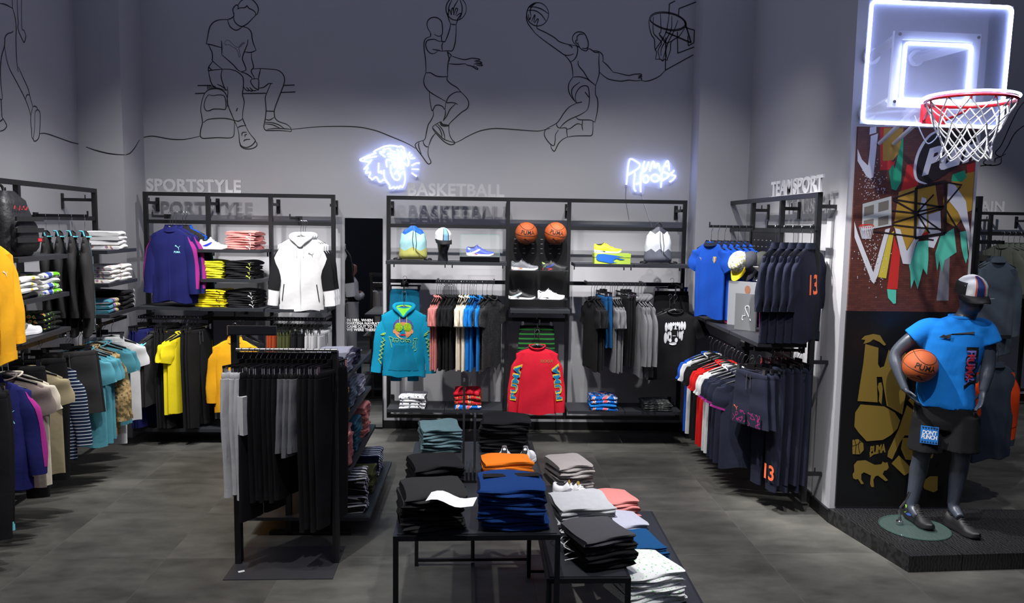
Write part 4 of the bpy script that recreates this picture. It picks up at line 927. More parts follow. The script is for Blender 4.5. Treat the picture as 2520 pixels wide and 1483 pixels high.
# glass display box
t = thing('display_case', 'glass display case on a black base around the blue shoe', 'display case', FB.w(FB.pix(1181, 640, -.22).x, -.22, ZS5), 0)
MB().b2((-.205, -.13, .006), (.205, .13, .052)).build('base', mat('base_gloss', (14, 14, 16), .15), t, False)
gl = mat('clear_glass', (225, 240, 240), 0.02, 0, alpha=.03); ge = mat('glass_edge', (120, 170, 168), .1, 0, alpha=.6)
for a_, b_ in (((-.205, -.13, .052), (.205, -.126, .275)), ((-.205, .126, .052), (.205, .13, .275)), ((-.205, -.126, .052), (-.201, .126, .275)), ((.201, -.126, .052), (.205, .126, .275)), ((-.205, -.13, .275), (.205, .13, .279))):
    MB().b2(a_, b_).build('glass_panel', gl, t, False)
ed = MB()
for x in (-.205, .203):
    for y in (-.13, .128): ed.b2((x, y, .052), (x+.002, y+.002, .279))
    ed.b2((x, -.13, .277), (x+.002, .13, .279))
for y in (-.13, .128): ed.b2((-.205, y, .277), (.205, y+.002, .279))
ed.build('glass_edges', ge, t, False)
for x in (-.15, .15): MB().box((x, -.08, .003), (.03, .02, .006)).build('foot', BLACK, t, False)
# ------------------------------------------------------------------ basketballs
leather = mat('ball_leather', (186, 88, 40), .55, 0, .35, 420, .06, 9); seamm = mat('ball_seam', (22, 18, 16), .6)
def ball(loc, label, rad=.12, rx=0, ry=0, rz=0):
    t = thing('basketball', label, 'basketball', loc, 0, 'basketballs'); t.rotation_euler = (rx, ry, rz)
    m = MB(); n = 28
    m.loft([[(rad*math.sin(a)*math.cos(6.2832*k/40), rad*math.sin(a)*math.sin(6.2832*k/40), rad*math.cos(a)) for k in range(40)] for a in [math.pi*(i+.02)/(n+.04) for i in range(n+1)]]); m.build('leather', leather, t)
    s = MB(); R_ = rad+.0002
    def gc(f): s.tube([Vector(f(2*math.pi*k/48)).normalized()*R_ for k in range(48)], .0022, 5, True)
    gc(lambda a: (math.cos(a), math.sin(a), 0)); gc(lambda a: (math.cos(a), 0, math.sin(a)))
    for sg in (-1, 1): gc(lambda a: (math.cos(a), math.sin(a), sg*(.9+.3*math.cos(2*a))))
    s.build('seams', seamm, t)
    w = text_mb('PUMA', .058, .0012, 0, 0, 'CENTER', 1.0); v = []
    for X, Y, *_ in w.v: v.append(tuple(Vector((math.sin(X/rad)*math.cos((Y+.034)/rad), -math.cos(X/rad)*math.cos((Y+.034)/rad), math.sin((Y+.034)/rad)))*(rad+.0012)))
    w.v = v; w.build('lettering', seamm, t, False)
    w = text_mb('BASKETBALL', .012, 0, 0, 0, 'CENTER', 1.2); w.v = [tuple(Vector((math.sin(X/rad)*math.cos((Y+.0)/rad), -math.cos(X/rad)*math.cos(Y/rad), math.sin(Y/rad)))*(rad+.0012)) for X, Y, *_ in [(a, b+.0) for a, b, *_ in w.v]]
    w.v = [(a, b, c_-.0) for a, b, c_ in w.v]; w.xf(Matrix.Rotation(R(-5), 4, 'X')).build('small_lettering', mat('ball_brown', (110, 50, 22), .6), t, False)
    w = cat_mb(.07); w.v = [tuple(Vector((math.sin(X/rad)*math.cos((Y-.06)/rad), -math.cos(X/rad)*math.cos((Y-.06)/rad), math.sin((Y-.06)/rad)))*(rad+.0012)) for X, Y, *_ in w.v]; w.build('emblem', seamm, t, False)
    return t
yb = -.15
ball(FB.w(FB.pix(1295, 573.5, yb).x, yb, FB.pix(1295, 573.5, yb).z), 'orange basketball beside the left post of the shoe panel', .118, .26, .03, .10)
ball(FB.w(FB.pix(1367, 573.5, yb).x, yb, FB.pix(1367, 573.5, yb).z), 'orange basketball with tilted lettering, right of the other ball', .118, .26, .16, .04)
for px in (1295, 1367):                                        # wire ball holders fixed to the panel
    q = FB.pix(px, 573.5, yb); MB().tube([(q.x-rk2['_x0']+.06*math.cos(6.2832*k/20), yb+.06*math.sin(6.2832*k/20), q.z-.105) for k in range(20)], .004, 6, True).b2((q.x-rk2['_x0']-.03, yb+.055, q.z-.11), (q.x-rk2['_x0']+.03, -.012, q.z-.10)).build('ball_holder', BLACK, rk2)
# ------------------------------------------------------------------ drawstring bags
def gym_bag(px0, px1, pyt, pyb, y, m, label, loop, cordc):
    a_ = FB.pix(px0, pyb, y); b_ = FB.pix(px1, pyb, y); w = b_.x-a_.x; h = FB.pix((px0+px1)/2, pyt, y).z-ZS5
    t = thing('drawstring_bag', label, 'bag', FB.w((a_.x+b_.x)/2, y, ZS5), .02)
    rings = []
    for i in range(17):
        u = i/16; hw = w/2*lerp_tab([(0, .86), (.06, 1.0), (.5, .95), (.72, .86), (.86, .66), (.94, .36), (1, .16)], u); hd = .085*lerp_tab([(0, .5), (.1, 1), (.5, 1.0), (.8, .6), (1, .16)], u)
        rings.append([(hw*sgnpow(math.cos(6.2832*k/32), .85)*(1+.02*math.sin(k*3+u*9)), hd*sgnpow(math.sin(6.2832*k/32), .9)*(1+.16*u*math.sin(k*5.3+u*8)+.05*math.sin(k*2.1+u*14)), .012+u*(h-.012)) for k in range(32)])
    MB().loft(rings).build('bag_body', m, t)
    MB().tube([(-.02, -.0, h-.01), (-.03, 0, h+.02), (0, 0, h+.045 if loop else h+.02), (.03, 0, h+.02), (.02, 0, h-.01)], .007, 6).build('loop', g_black, t)
    MB().tube([(w*.1, -.05, h*.86), (w*.14, -.088, h*.5), (w*.12, -.095, h*.3), (w*.3, -.09, h*.16), (w*.44, -.06, .03)], .003, 5).tube([(w*.02, -.05, h*.86), (w*.0, -.09, h*.6), (w*.05, -.095, h*.35)], .003, 5).build('drawcord', cordc, t)
    for sd in (-1, 1):
        MB().tube(catmull([(sd*w*.40, -.02, .02), (sd*w*.52, -.05, .015), (sd*w*.60, -.03, .02), (sd*w*.66, -.05, .016)], 4), .010, 6).build('strap', g_black, t)
        MB().box((sd*w*.58, -.04, .02), (.03, .03, .02)).build('buckle', g_black, t, False)
    return t
gym_bag(982, 1051, 555, 641, -.22, zigzag('bag_blue', .08, .55, 0, .40, [(0, (188, 188, 108)), (.36, (160, 206, 212)), (.78, (26, 96, 206))]), 'drawstring bag in blue, aqua and lime beside the mannequin head', False, g_black)
gym_bag(1584, 1652, 558, 651, -.22, zigzag('bag_grey', .045, .75, 0, .40, [(0, (104, 108, 120)), (.40, (206, 210, 216)), (.86, (62, 64, 76))]), 'grey and white zigzag drawstring bag with black loop', True, g_black)
# ------------------------------------------------------------------ caps and the head that wears one
def cap(mw, label, cols, parts=()):
    t = thing('cap', label, 'cap', group='caps', mw=mw); n = 24
    def dome(k0, k1, e=0): return MB().loft([[((.078+e)*lerp_tab([(0, 1), (.5, .96), (.8, .74), (1, .30)], u)*math.cos(R(360)*k/n), (.098+e)*lerp_tab([(0, 1), (.5, .97), (.8, .76), (1, .30)], u)*math.sin(R(360)*k/n), .105*u+e*.6) for k in range(k0, k1+1)] for u in [i/8 for i in range(9)]], False, False, False)
    dome(0, n).build('crown', cols['side'], t); MB().lathe([(.026, .1045), (.01, .109), (.004, .110)], 14, (0, 0, 0)).xf(Matrix.Diagonal((1, 1.2, 1, 1))).build('crown_top', cols['front'], t)
    dome(14, 22, .0018).build('front_panel', cols['front'], t)
    br = []
    for i in range(6):
        u = i/5; br.append([(.080*math.sin(a)*(1-.12*u*u), -.085*math.cos(a)-(.078*u)*math.cos(a)**.6 if math.cos(a) > 0 else -.0, .004-.022*u*u-.012*abs(math.sin(a))*u) for a in [R(-86)+R(172)*k/14 for k in range(15)]])
    m = MB().loft(br, False, False, False); m.loft([[(x, y, z-.004) for x, y, z in r] for r in br], False, False, False); m.build('brim', cols['brim'], t)
    MB().b2((-.02, .094, .002), (.02, .106, .022)).build('back_strap', cols.get('strap', cols['side']), t, False)
    if 'stripe' in cols:
        for a0, a1, k in ((-15, 15, 'stripe'), (-21, -16, 'edge'), (16, 21, 'edge')):
            MB().loft([[((.078+.0038)*lerp_tab([(0, 1), (.5, .96), (.8, .74), (1, .30)], u)*math.sin(R(a)), -(.098+.0038)*lerp_tab([(0, 1), (.5, .97), (.8, .76), (1, .30)], u)*math.cos(R(a)), .105*u+.0032) for a in [a0+(a1-a0)*q/4 for q in range(5)]] for u in [v/8 for v in range(9)]], False, False, False).build('stripe', cols[k], t)
    return t
hm = mat('mannequin_grey', (62, 68, 80), .38, spec=.5); hmb = mat('mannequin_dark', (38, 40, 47), .25)
def head_mb(sc=1.0):
    prof = [(0, .060, .062), (.03, .056, .060), (.075, .052, .056), (.11, .054, .060), (.135, .060, .082), (.165, .066, .094), (.20, .072, .098), (.235, .077, .100), (.27, .078, .102), (.30, .072, .096), (.325, .056, .078), (.34, .03, .045), (.344, .006, .01)]
    rings = []
    for z, a_, b_ in prof:
        sh = -.022*min(1, max(0, (z-.09)/.06)); r_ = []
        for k in range(24):
            th = 6.2832*k/24; x = a_*math.cos(th); y = b_*math.sin(th)+sh
            if math.sin(th) < -.6 and .17 < z < .24: y -= .016*(1-abs(z-.195)/.035 if abs(z-.195) < .035 else 0)*max(0, 1-abs(x)/.016)
            if math.sin(th) < -.3 and .225 < z < .26: y += .006*(abs(abs(x)-.03) < .02)
            r_.append((x*sc, y*sc, z*sc))
        rings.append(r_)
    return MB().loft(rings)
q = FB.pix(1090, 643, -.24)
t = thing('mannequin_bust', 'dark glossy mannequin head carrying a cap on the upper shelf', 'mannequin head', FB.w(q.x, -.24, ZS5), .35)
head_mb(.93).xf(Matrix.Translation((0, 0, 0))).build('head', hmb, t); MB().box((0, -.092, .165), (.03, .01, .016)).build('lip_box', hmb, t, False)  # small raised box at the mouth, same material as the head
orr = mat('cap_orange', (224, 86, 40), .7); navyc = mat('cap_navy', (30, 50, 110), .7)
capc = dict(side=g_white, front=g_white, brim=g_black, stripe=mat('cap_sky', (120, 170, 205), .7), edge=g_black, strap=g_white)
cap(FB.M(q.x, -.262, ZS5+.228, .35) @ Matrix.Rotation(R(8), 4, 'X') @ Matrix.Scale(1.1, 4), 'white cap with black brim and orange and blue stripe on the display head', capc)
# ------------------------------------------------------------------ folded stacks
def fst(px, py, y, F, n, m, lb, grp, rot=0, dh=.034, sc=(1, 1, 1), meshes=None, deco=None, seed=0, zs=None, jit=.006):
    p_ = F.pix(px, py, y); z = zs if zs is not None else p_.z
    labs = [('lowest ', 'second lowest ', 'third lowest ', 'fourth lowest ', 'fifth lowest ', 'sixth lowest ')[k]+lb if k < n-1 else 'topmost '+lb for k in range(n)]
    return stack(F, p_.x, y+.15*0, z, rot, n, m, 'folded_garment', labs, 'folded garment', grp, dh, sc, meshes, jit, deco, 0, seed)
wdec = catdeco(WHITE); ldec = catdeco(mat('emblem_lime', (206, 226, 90), .7)); kdec = catdeco(g_black)
W_ = .0042
yk = -.22
fst(605, 614, yk, FB, 4, f_pink, 'pink folded sweatshirt beside the white sneaker', 'pink stack', -.08, .047, (1.12, 1, 1), FOLD2, wdec, 0, ZS1)
fst(526, 687, yk, FB, 4, fab('lime_yellow', (226, 222, 50)), 'lemon yellow folded sweatshirt on the middle shelf', 'lemon stack', -.06, .046, (1.12, 1, 1), FOLD2, None, 1, ZS2)
fst(604, 687, yk, FB, 4, f_black, 'black folded sweatshirt with lime emblem on the middle shelf', 'black stack with lime emblems', -.06, .046, (1.08, 1, 1), FOLD2, ldec, 2, ZS2)
fst(530, 758, yk, FB, 4, f_yellow, 'deep yellow folded sweatshirt with black emblem on the low shelf', 'yellow stack', -.06, .045, (1.10, 1, 1), FOLD2, kdec, 3, ZS3)
fst(608, 758, yk, FB, 4, f_black, 'black folded sweatshirt with white emblem on the low shelf', 'black stack with white emblems', -.06, .045, (1.12, 1, 1), FOLD2, wdec, 4, ZS3)
f_dots = blotch('white_dotted', [(0, (228, 228, 230)), (.68, (40, 60, 100))], 60, 0); f_multi = blotch('red_print', [(0, (60, 120, 60)), (.38, (190, 30, 44)), (.6, (200, 150, 50)), (.68, (40, 80, 170))], 26, 1)
f_bprint = blotch('blue_print', [(0, (16, 100, 190)), (.55, (200, 200, 210)), (.62, (210, 120, 60)), (.68, (230, 90, 130))], 22, 1); f_cdark = blotch('dark_camo', [(0, (40, 42, 44)), (.5, (74, 78, 76)), (.6, (110, 116, 112))], 40, 1)
fst(1018, 1008, -.27, FB, 4, f_dots, 'white folded tee with tiny navy print on the lowest shelf', 'white dotted stack', 0, .034, (.98, 1, 1), None, kdec, 5, ZS6)
fst(1151, 1008, -.27, FB, 4, [f_bprint, f_multi, f_multi, f_red], 'red printed folded tee on the lowest shelf', 'red printed stack', 0, .034, (1.0, 1, 1.45), None, None, 6, ZS6)
fst(1481, 1010, -.27, FB, 4, [f_bprint, f_blue, f_bprint, f_bprint], 'blue printed folded tee on the lowest shelf', 'blue printed stack', 0, .036, (1.02, 1, 1.05), None, None, 7, ZS6)
fst(1612, 1008, -.27, FB, 4, f_cdark, 'dark camouflage folded tee on the lowest shelf', 'dark camouflage stack', 0, .028, (1.08, 1, .8), None, None, 8, ZS6)
# left wall shelves
ys = -.24
f_wp = blotch('white_yellow_print', [(0, (226, 226, 226)), (.56, (236, 190, 40))], 12, 0); f_gp = blotch('green_blue_print', [(0, (60, 80, 160)), (.42, (226, 226, 226)), (.55, (110, 190, 40))], 14, 0)
f_tp = ramp_mat('purple_yellow_bands', lambda nt, tc: (lambda sp: (nt.links.new(tc.outputs['Object'], sp.inputs[0]), _math(nt, 'FRACT', _math(nt, 'MULTIPLY', _math(nt, 'ADD', sp.outputs[0], .14), 1/.28)))[1])(nt.nodes.new('ShaderNodeSeparateXYZ')), [(0, (70, 130, 148)), (.30, (30, 60, 70)), (.36, (150, 110, 170)), (.52, (206, 220, 90)), (.60, (150, 110, 170)), (.68, (206, 220, 90)), (.78, (150, 110, 170)), (.88, (220, 110, 70))]); f_cp = blotch('colour_spots', [(0, (228, 228, 228)), (.62, (220, 190, 60)), (.68, (150, 110, 180))], 30, 0)
f_bg = blotch('black_green_print', [(0, (22, 22, 24)), (.6, (120, 190, 70)), (.68, (190, 60, 60))], 30, 0)
def lstack(s, z, n, m, lb, grp, dh=.034, sc=(1, 1, 1), rot=0, seed=0, meshes=None, deco=None, y=ys):
    labs = [('lowest ', 'second lowest ', 'third lowest ')[k]+lb if k < n-1 else 'topmost '+lb for k in range(n)]
    return stack(FL, s, y, z, rot, n, m, 'folded_garment', labs, 'folded garment', grp, dh, sc, meshes, .006, deco, 0, seed)
lstack(-2.22, 1.735, 4, [f_black, f_wp, f_wp, f_wp], 'black folded tee with white and yellow front on the left wall shelf', 'yellow printed stack', .034, (1.0, 1.1, 1.15), .02, 1)
lstack(-1.88, 1.735, 4, [f_gp, f_gp, f_white, f_gp], 'folded tee with green and blue print on the left wall shelf', 'green printed stack', .034, (1.0, 1.1, 1.2), -.02, 2)
lstack(-1.86, 1.46, 4, f_bg, 'black folded tee with green print beside the white sneaker', 'black green printed stack', .034, (1.1, 1, 1), 0, 3)
lstack(-.42, 2.03, 4, [f_cp, f_white, f_white, f_white], 'white folded tee on the top side shelf near the column', 'white stack top shelf', .034, (1.05, 1.1, 1.2), .1, 4)
lstack(-.62, 1.735, 4, f_cp, 'white folded tee with colour spots, nearer stack of the middle side shelf', 'white spotted stack', .036, (.95, 1.1, 1.05), .05, 5)
lstack(-.33, 1.735, 4, f_cp, 'white folded tee with colour spots, stack nearer the column', 'second white spotted stack', .036, (.95, 1.1, 1.05), 0, 6)
lstack(-.66, 1.46, 3, f_tp, 'teal folded towel-like tee with purple and yellow bands', 'banded teal stack', .040, (1.0, 1.1, 1.15), .05, 7)
lstack(-.33, 1.46, 4, f_black, 'black folded tee with white edge print on the low side shelf', 'black side stack', .042, (.95, 1.15, 1.2), 0, 8, None, catdeco(WHITE, .034, .11))
pp_ = FL.w(-2.40, -.20, 1.46); shoe(FL.M(-2.30, -.27, 1.46, -.25) @ Matrix.Scale(1.1, 4), 'white chunky sneaker on the left wall shelf', dict(sole=g_white, upper=g_white, stripe=g_grey, laces=g_white))
# backpack on the left wall
t = thing('backpack', 'large black backpack with red print and straps on the left wall shelf', 'backpack', FL.w(-2.12, -.22, 2.03), FL.a-.15)
bk = mat('nylon_black', (30, 30, 33), .5, 0, .5, 30); bk2 = mat('nylon_dark', (18, 18, 20), .55, 0, .4, 40)
rings = []
for i in range(15):
    u = i/14; hw = .17*lerp_tab([(0, .9), (.1, 1), (.6, .95), (.85, .82), (1, .35)], u); hd = .12*lerp_tab([(0, .9), (.1, 1.05), (.5, 1), (.8, .75), (1, .25)], u)
    rings.append([(hw*sgnpow(math.cos(6.2832*k/28), .6), hd*sgnpow(math.sin(6.2832*k/28), .6)*(1+.04*math.sin(k*2.3+i)), .004+u*.46) for k in range(28)])
MB().loft(rings).build('bag_body', bk, t)
rings = []
for i in range(9):
    u = i/8; hw = .135*lerp_tab([(0, .8), (.15, 1), (.8, .95), (1, .6)], u)
    rings.append([(hw*sgnpow(math.cos(6.2832*k/24), .5), -.115+.045*lerp_tab([(0, .5), (.2, 1), (.8, .8), (1, .2)], u)*sgnpow(math.sin(6.2832*k/24), .5), .03+u*.24) for k in range(24)])
MB().loft(rings).build('front_pocket', bk2, t)
for z in (.10, .17, .25): MB().b2((-.15, -.168, z), (.15, -.155, z+.032)).build('webbing_strap', mat('webbing', (24, 24, 26), .7), t, False)
MB().b2((.07, -.171, .105), (.115, -.168, .128)).build('badge', g_red, t, False)
rp = MB()
for k in range(7): rp.tube([(-.09+k*.022, -.120+.003*abs(k-3), .335+.012*math.sin(k*2)), (-.075+k*.022, -.118+.003*abs(k-3), .348+.012*math.cos(k*3)), (-.072+k*.022, -.118+.003*abs(k-3), .335)], .0018, 5)
rp.build('red_print', g_red, t)
MB().tube(catmull([(-.05, .05, .44), (-.04, .06, .50), (.04, .06, .50), (.05, .05, .44)], 4), .010, 6).build('top_handle', bk2, t)
for sd in (-1, 1): MB().tube(catmull([(sd*.16, -.04, .06), (sd*.178, -.04, .2), (sd*.165, -.02, .36)], 5), .016, 6).build('side_compression', bk2, t)
# ------------------------------------------------------------------ freestanding garment rail
FS = Fr(-1.365, 5.075, .03); ZSR = 1.475
t = thing('garment_rail', 'freestanding black garment rail on a flat steel base plate', 'clothes rail', FS.w(0, 0, 0), FS.a)
MB().b2((-.355, -.26, 0), (.345, .25, .006)).build('base_plate', mat('plate_grey', (46, 47, 52), .55), t, False)
MB().b2((-.345, -.03, .006), (-.305, .03, 1.60)).build('post', BLACK, t, False); MB().b2((.305, -.03, .006), (.345, .03, ZSR-.02)).build('post', BLACK, t, False)
MB().b2((-.305, -.012, ZSR-.075), (.345, .012, ZSR-.03)).build('cross_beam', BLACK, t, False)
MB().tube([(-.31, -.03, ZSR-.008), (.345, -.03, ZSR-.008)], .011, 10).build('hang_bar', STEEL, t)
MB().b2((-.355, -.055, 1.565), (-.045, -.025, 1.625)).build('sign_holder', BLACK, t, False); MB().b2((-.35, -.057, 1.572), (-.05, -.055, 1.616)).build('sign_face', mat('sign_grey', (30, 31, 36), .4), t, False)
MB().b2((-.358, -.055, 1.565), (-.355, -.025, 1.625)).build('sign_edge', mat('edge_tan', (150, 130, 100), .6), t, False)
t2 = obj('paper_scrap', MB().b2((-.02, -.012, 0), (.02, .012, .001)).mesh('scrap', False), DEFM['tag'], None, (-1.63, 4.92, .0075), .5); tag(t2, 'tiny white paper scrap lying on the rail base plate', 'paper')
RSP = [pant(0, .82, .06, .36), pant(1, .80, .06, .36), pant(2, .84, .06, .36)]; RLP = [pant(0, 1.06, .05, .34), pant(1, 1.04, .05, .34)]; RSH = [pants_style(.52, .34, .055, 97, .9, False), pants_style(.55, .34, .055, 98, .9, False)]
rot = R(62); g = 'trousers on the freestanding rail'
def srail(pxs, P, mats, lb, nm='trousers', rt=rot):
    for k, px in enumerate(pxs):
        x = FS.pix(px, 861, -.03).x; l_ = ORD[k]+' '+lb
        hang_bot(FS, x, -.03, ZSR, rt+rnd.uniform(-.06, .06), P[k % len(P)], mats, nm, l_, nm, g, 'clip hanger of the '+l_)
srail((597, 616, 630), RSP, {'main': f_lgrey, 'rib': f_lgrey, 'cord': WHITE}, 'pale grey joggers from the sign post of the freestanding rail')
srail((642,), [pants_style(.98, .36, .055, 84, .8, False, extras=())], {'main': f_black}, 'black trousers with a white hip panel beside the grey joggers')
for o_ in [o for o in bpy.data.objects if o.get('label', '') == 'first black trousers with a white hip panel beside the grey joggers']:
    MB().b2((-.197, -.038, -.40), (-.06, .038, -.15)).build('hip_panel', f_white, o_, False)
srail((657, 667, 677, 689, 700, 712), [pant(1, .86, .05, .34), pant(2, .84, .05, .34)], {'main': f_black, 'cord': f_black}, 'black joggers from the pale grey ones on the freestanding rail')
srail((729, 744, 757), RSH, {'main': f_grey, 'rib': f_char, 'cord': f_grey}, 'grey marl shorts with black waist on the freestanding rail', 'shorts')
srail((774, 788, 801, 815), RLP, {'main': f_black, 'cord': f_black}, 'long black trousers from the grey shorts on the freestanding rail')
# ------------------------------------------------------------------ tiered gondola
t = thing('tiered_gondola', 'black four-tier shelf unit stacked with folded clothes behind the garment rail', 'shelf unit', (-1.33, 6.18, 0), .01)
for z, w0, w1 in ((1.14, -.27, .24), (.85, -.29, .26), (.50, -.33, .30)): MB().b2((w0, -.66, z-.025), (w1, .66, z)).build('shelf', SHELF, t, False)
MB().b2((-.44, -.68, .125), (.44, .68, .15)).build('shelf', SHELF, t, False)
for y in (-.62, .62):
    for x in (-.16, .16): MB().b2((x-.02, y-.02, .0), (x+.02, y+.02, 1.115)).build('post', BLACK, t, False)
    MB().b2((-.30, y-.02, 0), (.30, y+.02, .03)).build('foot_bar', BLACK, t, False)
MB().b2((-.02, -.60, .15), (.02, .60, 1.115)).build('spine_panel', BLACKM, t, False)
FG = Fr(-1.33, 6.18, .01+R(90))                               # local x = +Y, local -y = +X
FOLD3 = [folded_me(.30, .26, .052, k+20, 2, .008, 1.0, .006) for k in range(4)]; FOLD4 = [folded_me(.31, .27, .060, k+30, 2, .010, 1.0, .009) for k in range(4)]
f_bws = stripes(0, .05, .5, (205, 205, 208), (20, 20, 22), 'black_white_stripe'); f_nws = stripes(0, .045, .35, (200, 204, 212), (26, 36, 70), 'navy_white_stripe'); f_yn = fab('yellow_jersey', (206, 182, 30)); f_lil = fab('lilac_grey', (168, 170, 186)); f_bg2 = fab('blue_grey', (112, 126, 140)); f_tl = fab('deep_teal', (52, 98, 116)); f_dn = fab('ink_navy', (24, 26, 50))
def gst(x, y, z, n, m, lb, dh=.05, sc=(1, 1, 1), rot=0, meshes=None, seed=0):
    labs = [('lowest ', 'second lowest ', 'third lowest ', 'fourth lowest ')[k]+lb if k < n-1 else 'topmost '+lb for k in range(n)]
    return stack(FG, x, y, z, rot, n, m, 'folded_garment', labs, 'folded garment', 'folded clothes on the tiered shelf unit', dh, sc, meshes or FOLD3, .008, None, 0, seed)
yy = -.10
gst(-.50, -.08, 1.14, 3, f_dn, 'ink navy folded sweatshirt, nearest the rail on the top tier', .05); gst(-.12, -.09, 1.14, 4, f_lil, 'lilac grey folded sweatshirt on the top tier', .042, seed=1); gst(.30, -.08, 1.14, 2, f_dn, 'ink navy folded sweatshirt at the mirror end of the top tier', .05, seed=2)
gst(-.45, -.10, .85, 4, f_yn, 'yellow folded jersey with navy lining', .050, seed=3); gst(-.05, -.10, .85, 4, f_bg2, 'blue grey folded sweatshirt on the second tier', .055, (1, 1, 1.1), seed=4); gst(.38, -.10, .85, 3, f_lil, 'lilac grey folded sweatshirt at the end of the second tier', .05, seed=5)
gst(-.46, -.14, .50, 4, f_pink, 'pink folded sweatshirt, nearest the rail on the third tier', .058, (1, 1, 1.15), .06, FOLD4, 6); gst(-.06, -.14, .50, 4, f_tl, 'deep teal folded sweatshirt on the third tier', .055, (1, 1, 1.1), seed=7); gst(.38, -.14, .50, 4, f_pink, 'pink folded sweatshirt at the far end of the third tier', .058, (1, 1, 1.15), 0, FOLD4, 8)
gst(-.44, -.26, .15, 4, f_bws, 'folded shirt with black and white stripes on the lowest tier', .062, (1, 1, 1.1), .1, FOLD4, 9); gst(-.03, -.26, .15, 3, f_olive, 'olive folded trousers on the lowest tier', .055, (1, 1, 1.05), seed=10); gst(.40, -.26, .15, 4, f_nws, 'folded shirt with navy and white stripes on the lowest tier', .045, seed=11)
# ------------------------------------------------------------------ display tables
FT = Fr(-.083, 4.27, .035); ZTB = .86
tab_m = mat('table_charcoal', (34, 36, 42), .48)
def table(F, x0, x1, y0, y1, z, label, rails=True):
    t = thing('display_table', label, 'table', F.w(0, 0, 0), F.a, 'nested black display tables')
    MB().b2((x0, y0, z-.028), (x1, y1, z-.004)).build('frame', BLACK, t, False); MB().b2((x0+.016, y0+.016, z-.01), (x1-.016, y1-.016, z)).build('table_top', tab_m, t, False)
    for x in (x0+.012, x1-.012):
        for y in (y0+.012, y1-.012): MB().b2((x-.012, y-.012, 0), (x+.012, y+.012, z-.028)).build('leg', BLACK, t, False)
    for y in (y0+.012, y1-.012): MB().b2((x0+.024, y-.01, .03), (x1-.024, y+.01, .05)).build('floor_rail', BLACK, t, False)
    return t
t = table(FT, -.392, .392, -.79, .79, ZTB, 'tall black steel display table with stacked sweatpants')
MB().tube(catmull([(.0, .76, .05), (-.005, .76, .5), (.0, .74, .70), (.02, .70, ZTB-.03)], 5), .013, 8).build('centre_pole', BLACK, t); MB().b2((-.012, -.78, .0), (.012, .76, .024)).build('floor_bar', BLACK, t, False)
FT2 = Fr(.47, 4.22, .02); Z2 = .62; table(FT2, -.205, .205, -.67, .67, Z2, 'lower black side table with grey folded stacks')
FT3 = Fr(.90, 4.30, .0); Z3 = .40; table(FT3, -.20, .20, -.72, .72, Z3, 'lowest black side table with pink, blue and white piles')
def tst(F, px, py, z, n, m, lb, dh, sc=(1, 1, 1), rot=0, meshes=None, seed=0, tilt=0, jit=.012, grp='folded clothes on the display tables', dy=.13):
    P_ = at(px, py, z=z); d = P_-F.o; x = F.c*d.x+F.s*d.y; y = -F.s*d.x+F.c*d.y+dy*sc[1]
    labs = [('lowest ', 'second lowest ', 'third lowest ', 'fourth lowest ', 'fifth lowest ')[k]+lb if k < n-1 else 'topmost '+lb for k in range(n)]
    return stack(F, x, y, z+.001, rot, n, m, 'folded_garment', labs, 'folded garment', grp, dh, sc, meshes or FOLD3, jit, None, tilt, seed)
f_royb = fab('table_blue', (10, 50, 108)); f_tg = fab('teal_grey', (86, 112, 118), .2); f_stone = fab('stone', (150, 144, 142), .1); f_heath = fab('heather', (176, 178, 182), .12)
tst(FT, 1265, 1309, ZTB, 5, f_royb, 'royal blue folded sweatpants with printed waistband', .060, (1.0, 1.15, .70), -.05, FOLD4, 1)
wb = [o for o in bpy.data.objects if o.get('label') == 'topmost royal blue folded sweatpants with printed waistband'][0]
MB().b2((-.13, .03, .0585), (.15, .075, .0625)).xf(Matrix.Rotation(R(5), 4, 'Z')).build('waistband_print', f_black, wb, False)
sn = MB()
for k in range(5): sn.lathe([(.001, .004), (.007, .003), (.008, 0)], 10, (-.13+.0*k, -.137, .03))
tst(FT, 1055, 1308, ZTB, 5, f_char, 'charcoal folded sweatpants, foremost stack on the tall table', .060, (.94, 1.15, .58), .16, FOLD4, 2)
tst(FT, 1068, 1215, ZTB, 4, f_black, 'black folded sweatpants behind the charcoal stack', .060, (.86, 1.1, .62), .25, FOLD4, 3)
tst(FT, 1081, 1115, ZTB, 4, f_tg, 'teal grey folded joggers at the back of the tall table', .060, (.80, 1.1, .62), .14, FOLD4, 4)
tst(FT, 1243, 1113, ZTB, 5, f_black, 'black folded sweatpants at the back beside the sneakers', .060, (.98, 1.1, .66), -.06, FOLD4, 5)
tst(FT, 1250, 1188, ZTB, 3, fab('orange_tee', (236, 124, 30)), 'orange folded tee between sneakers and blue sweatpants', .034, (.92, .75, 1), .05, None, 6, 0, .006)
q = FT.pix(1, 1, 0)
for k, px in enumerate((1240, 1284)):
    P_ = at(px, 1163, z=ZTB); shoe(Matrix.Translation((P_.x, P_.y+.03, ZTB+.001)) @ Matrix.Rotation(R(88-12*k), 4, 'Z'), ('left-hand', 'right-hand')[k]+' white sneaker with green heel on the tall table', dict(sole=g_white, upper=g_white, heel=c('green', (20, 96, 50)), laces=g_white), 'white and green sneakers')
# white swing ticket sheet on the charcoal stack
P_ = at(1118, 1236, z=ZTB+.185)
sh = MB().loft([[(-.11+.22*i/8, -.06+.12*j/5, .012*math.sin(i*.9)+(-.02*(i/8)**2)) for j in range(6)] for i in range(9)], False, False, False)
tag(sh.build('paper_sleeve', DEFM['tag'], None, True, (P_.x-.015, P_.y+.06, P_.z), -.15), 'white paper sleeve lying on the charcoal sweatpants', 'paper')
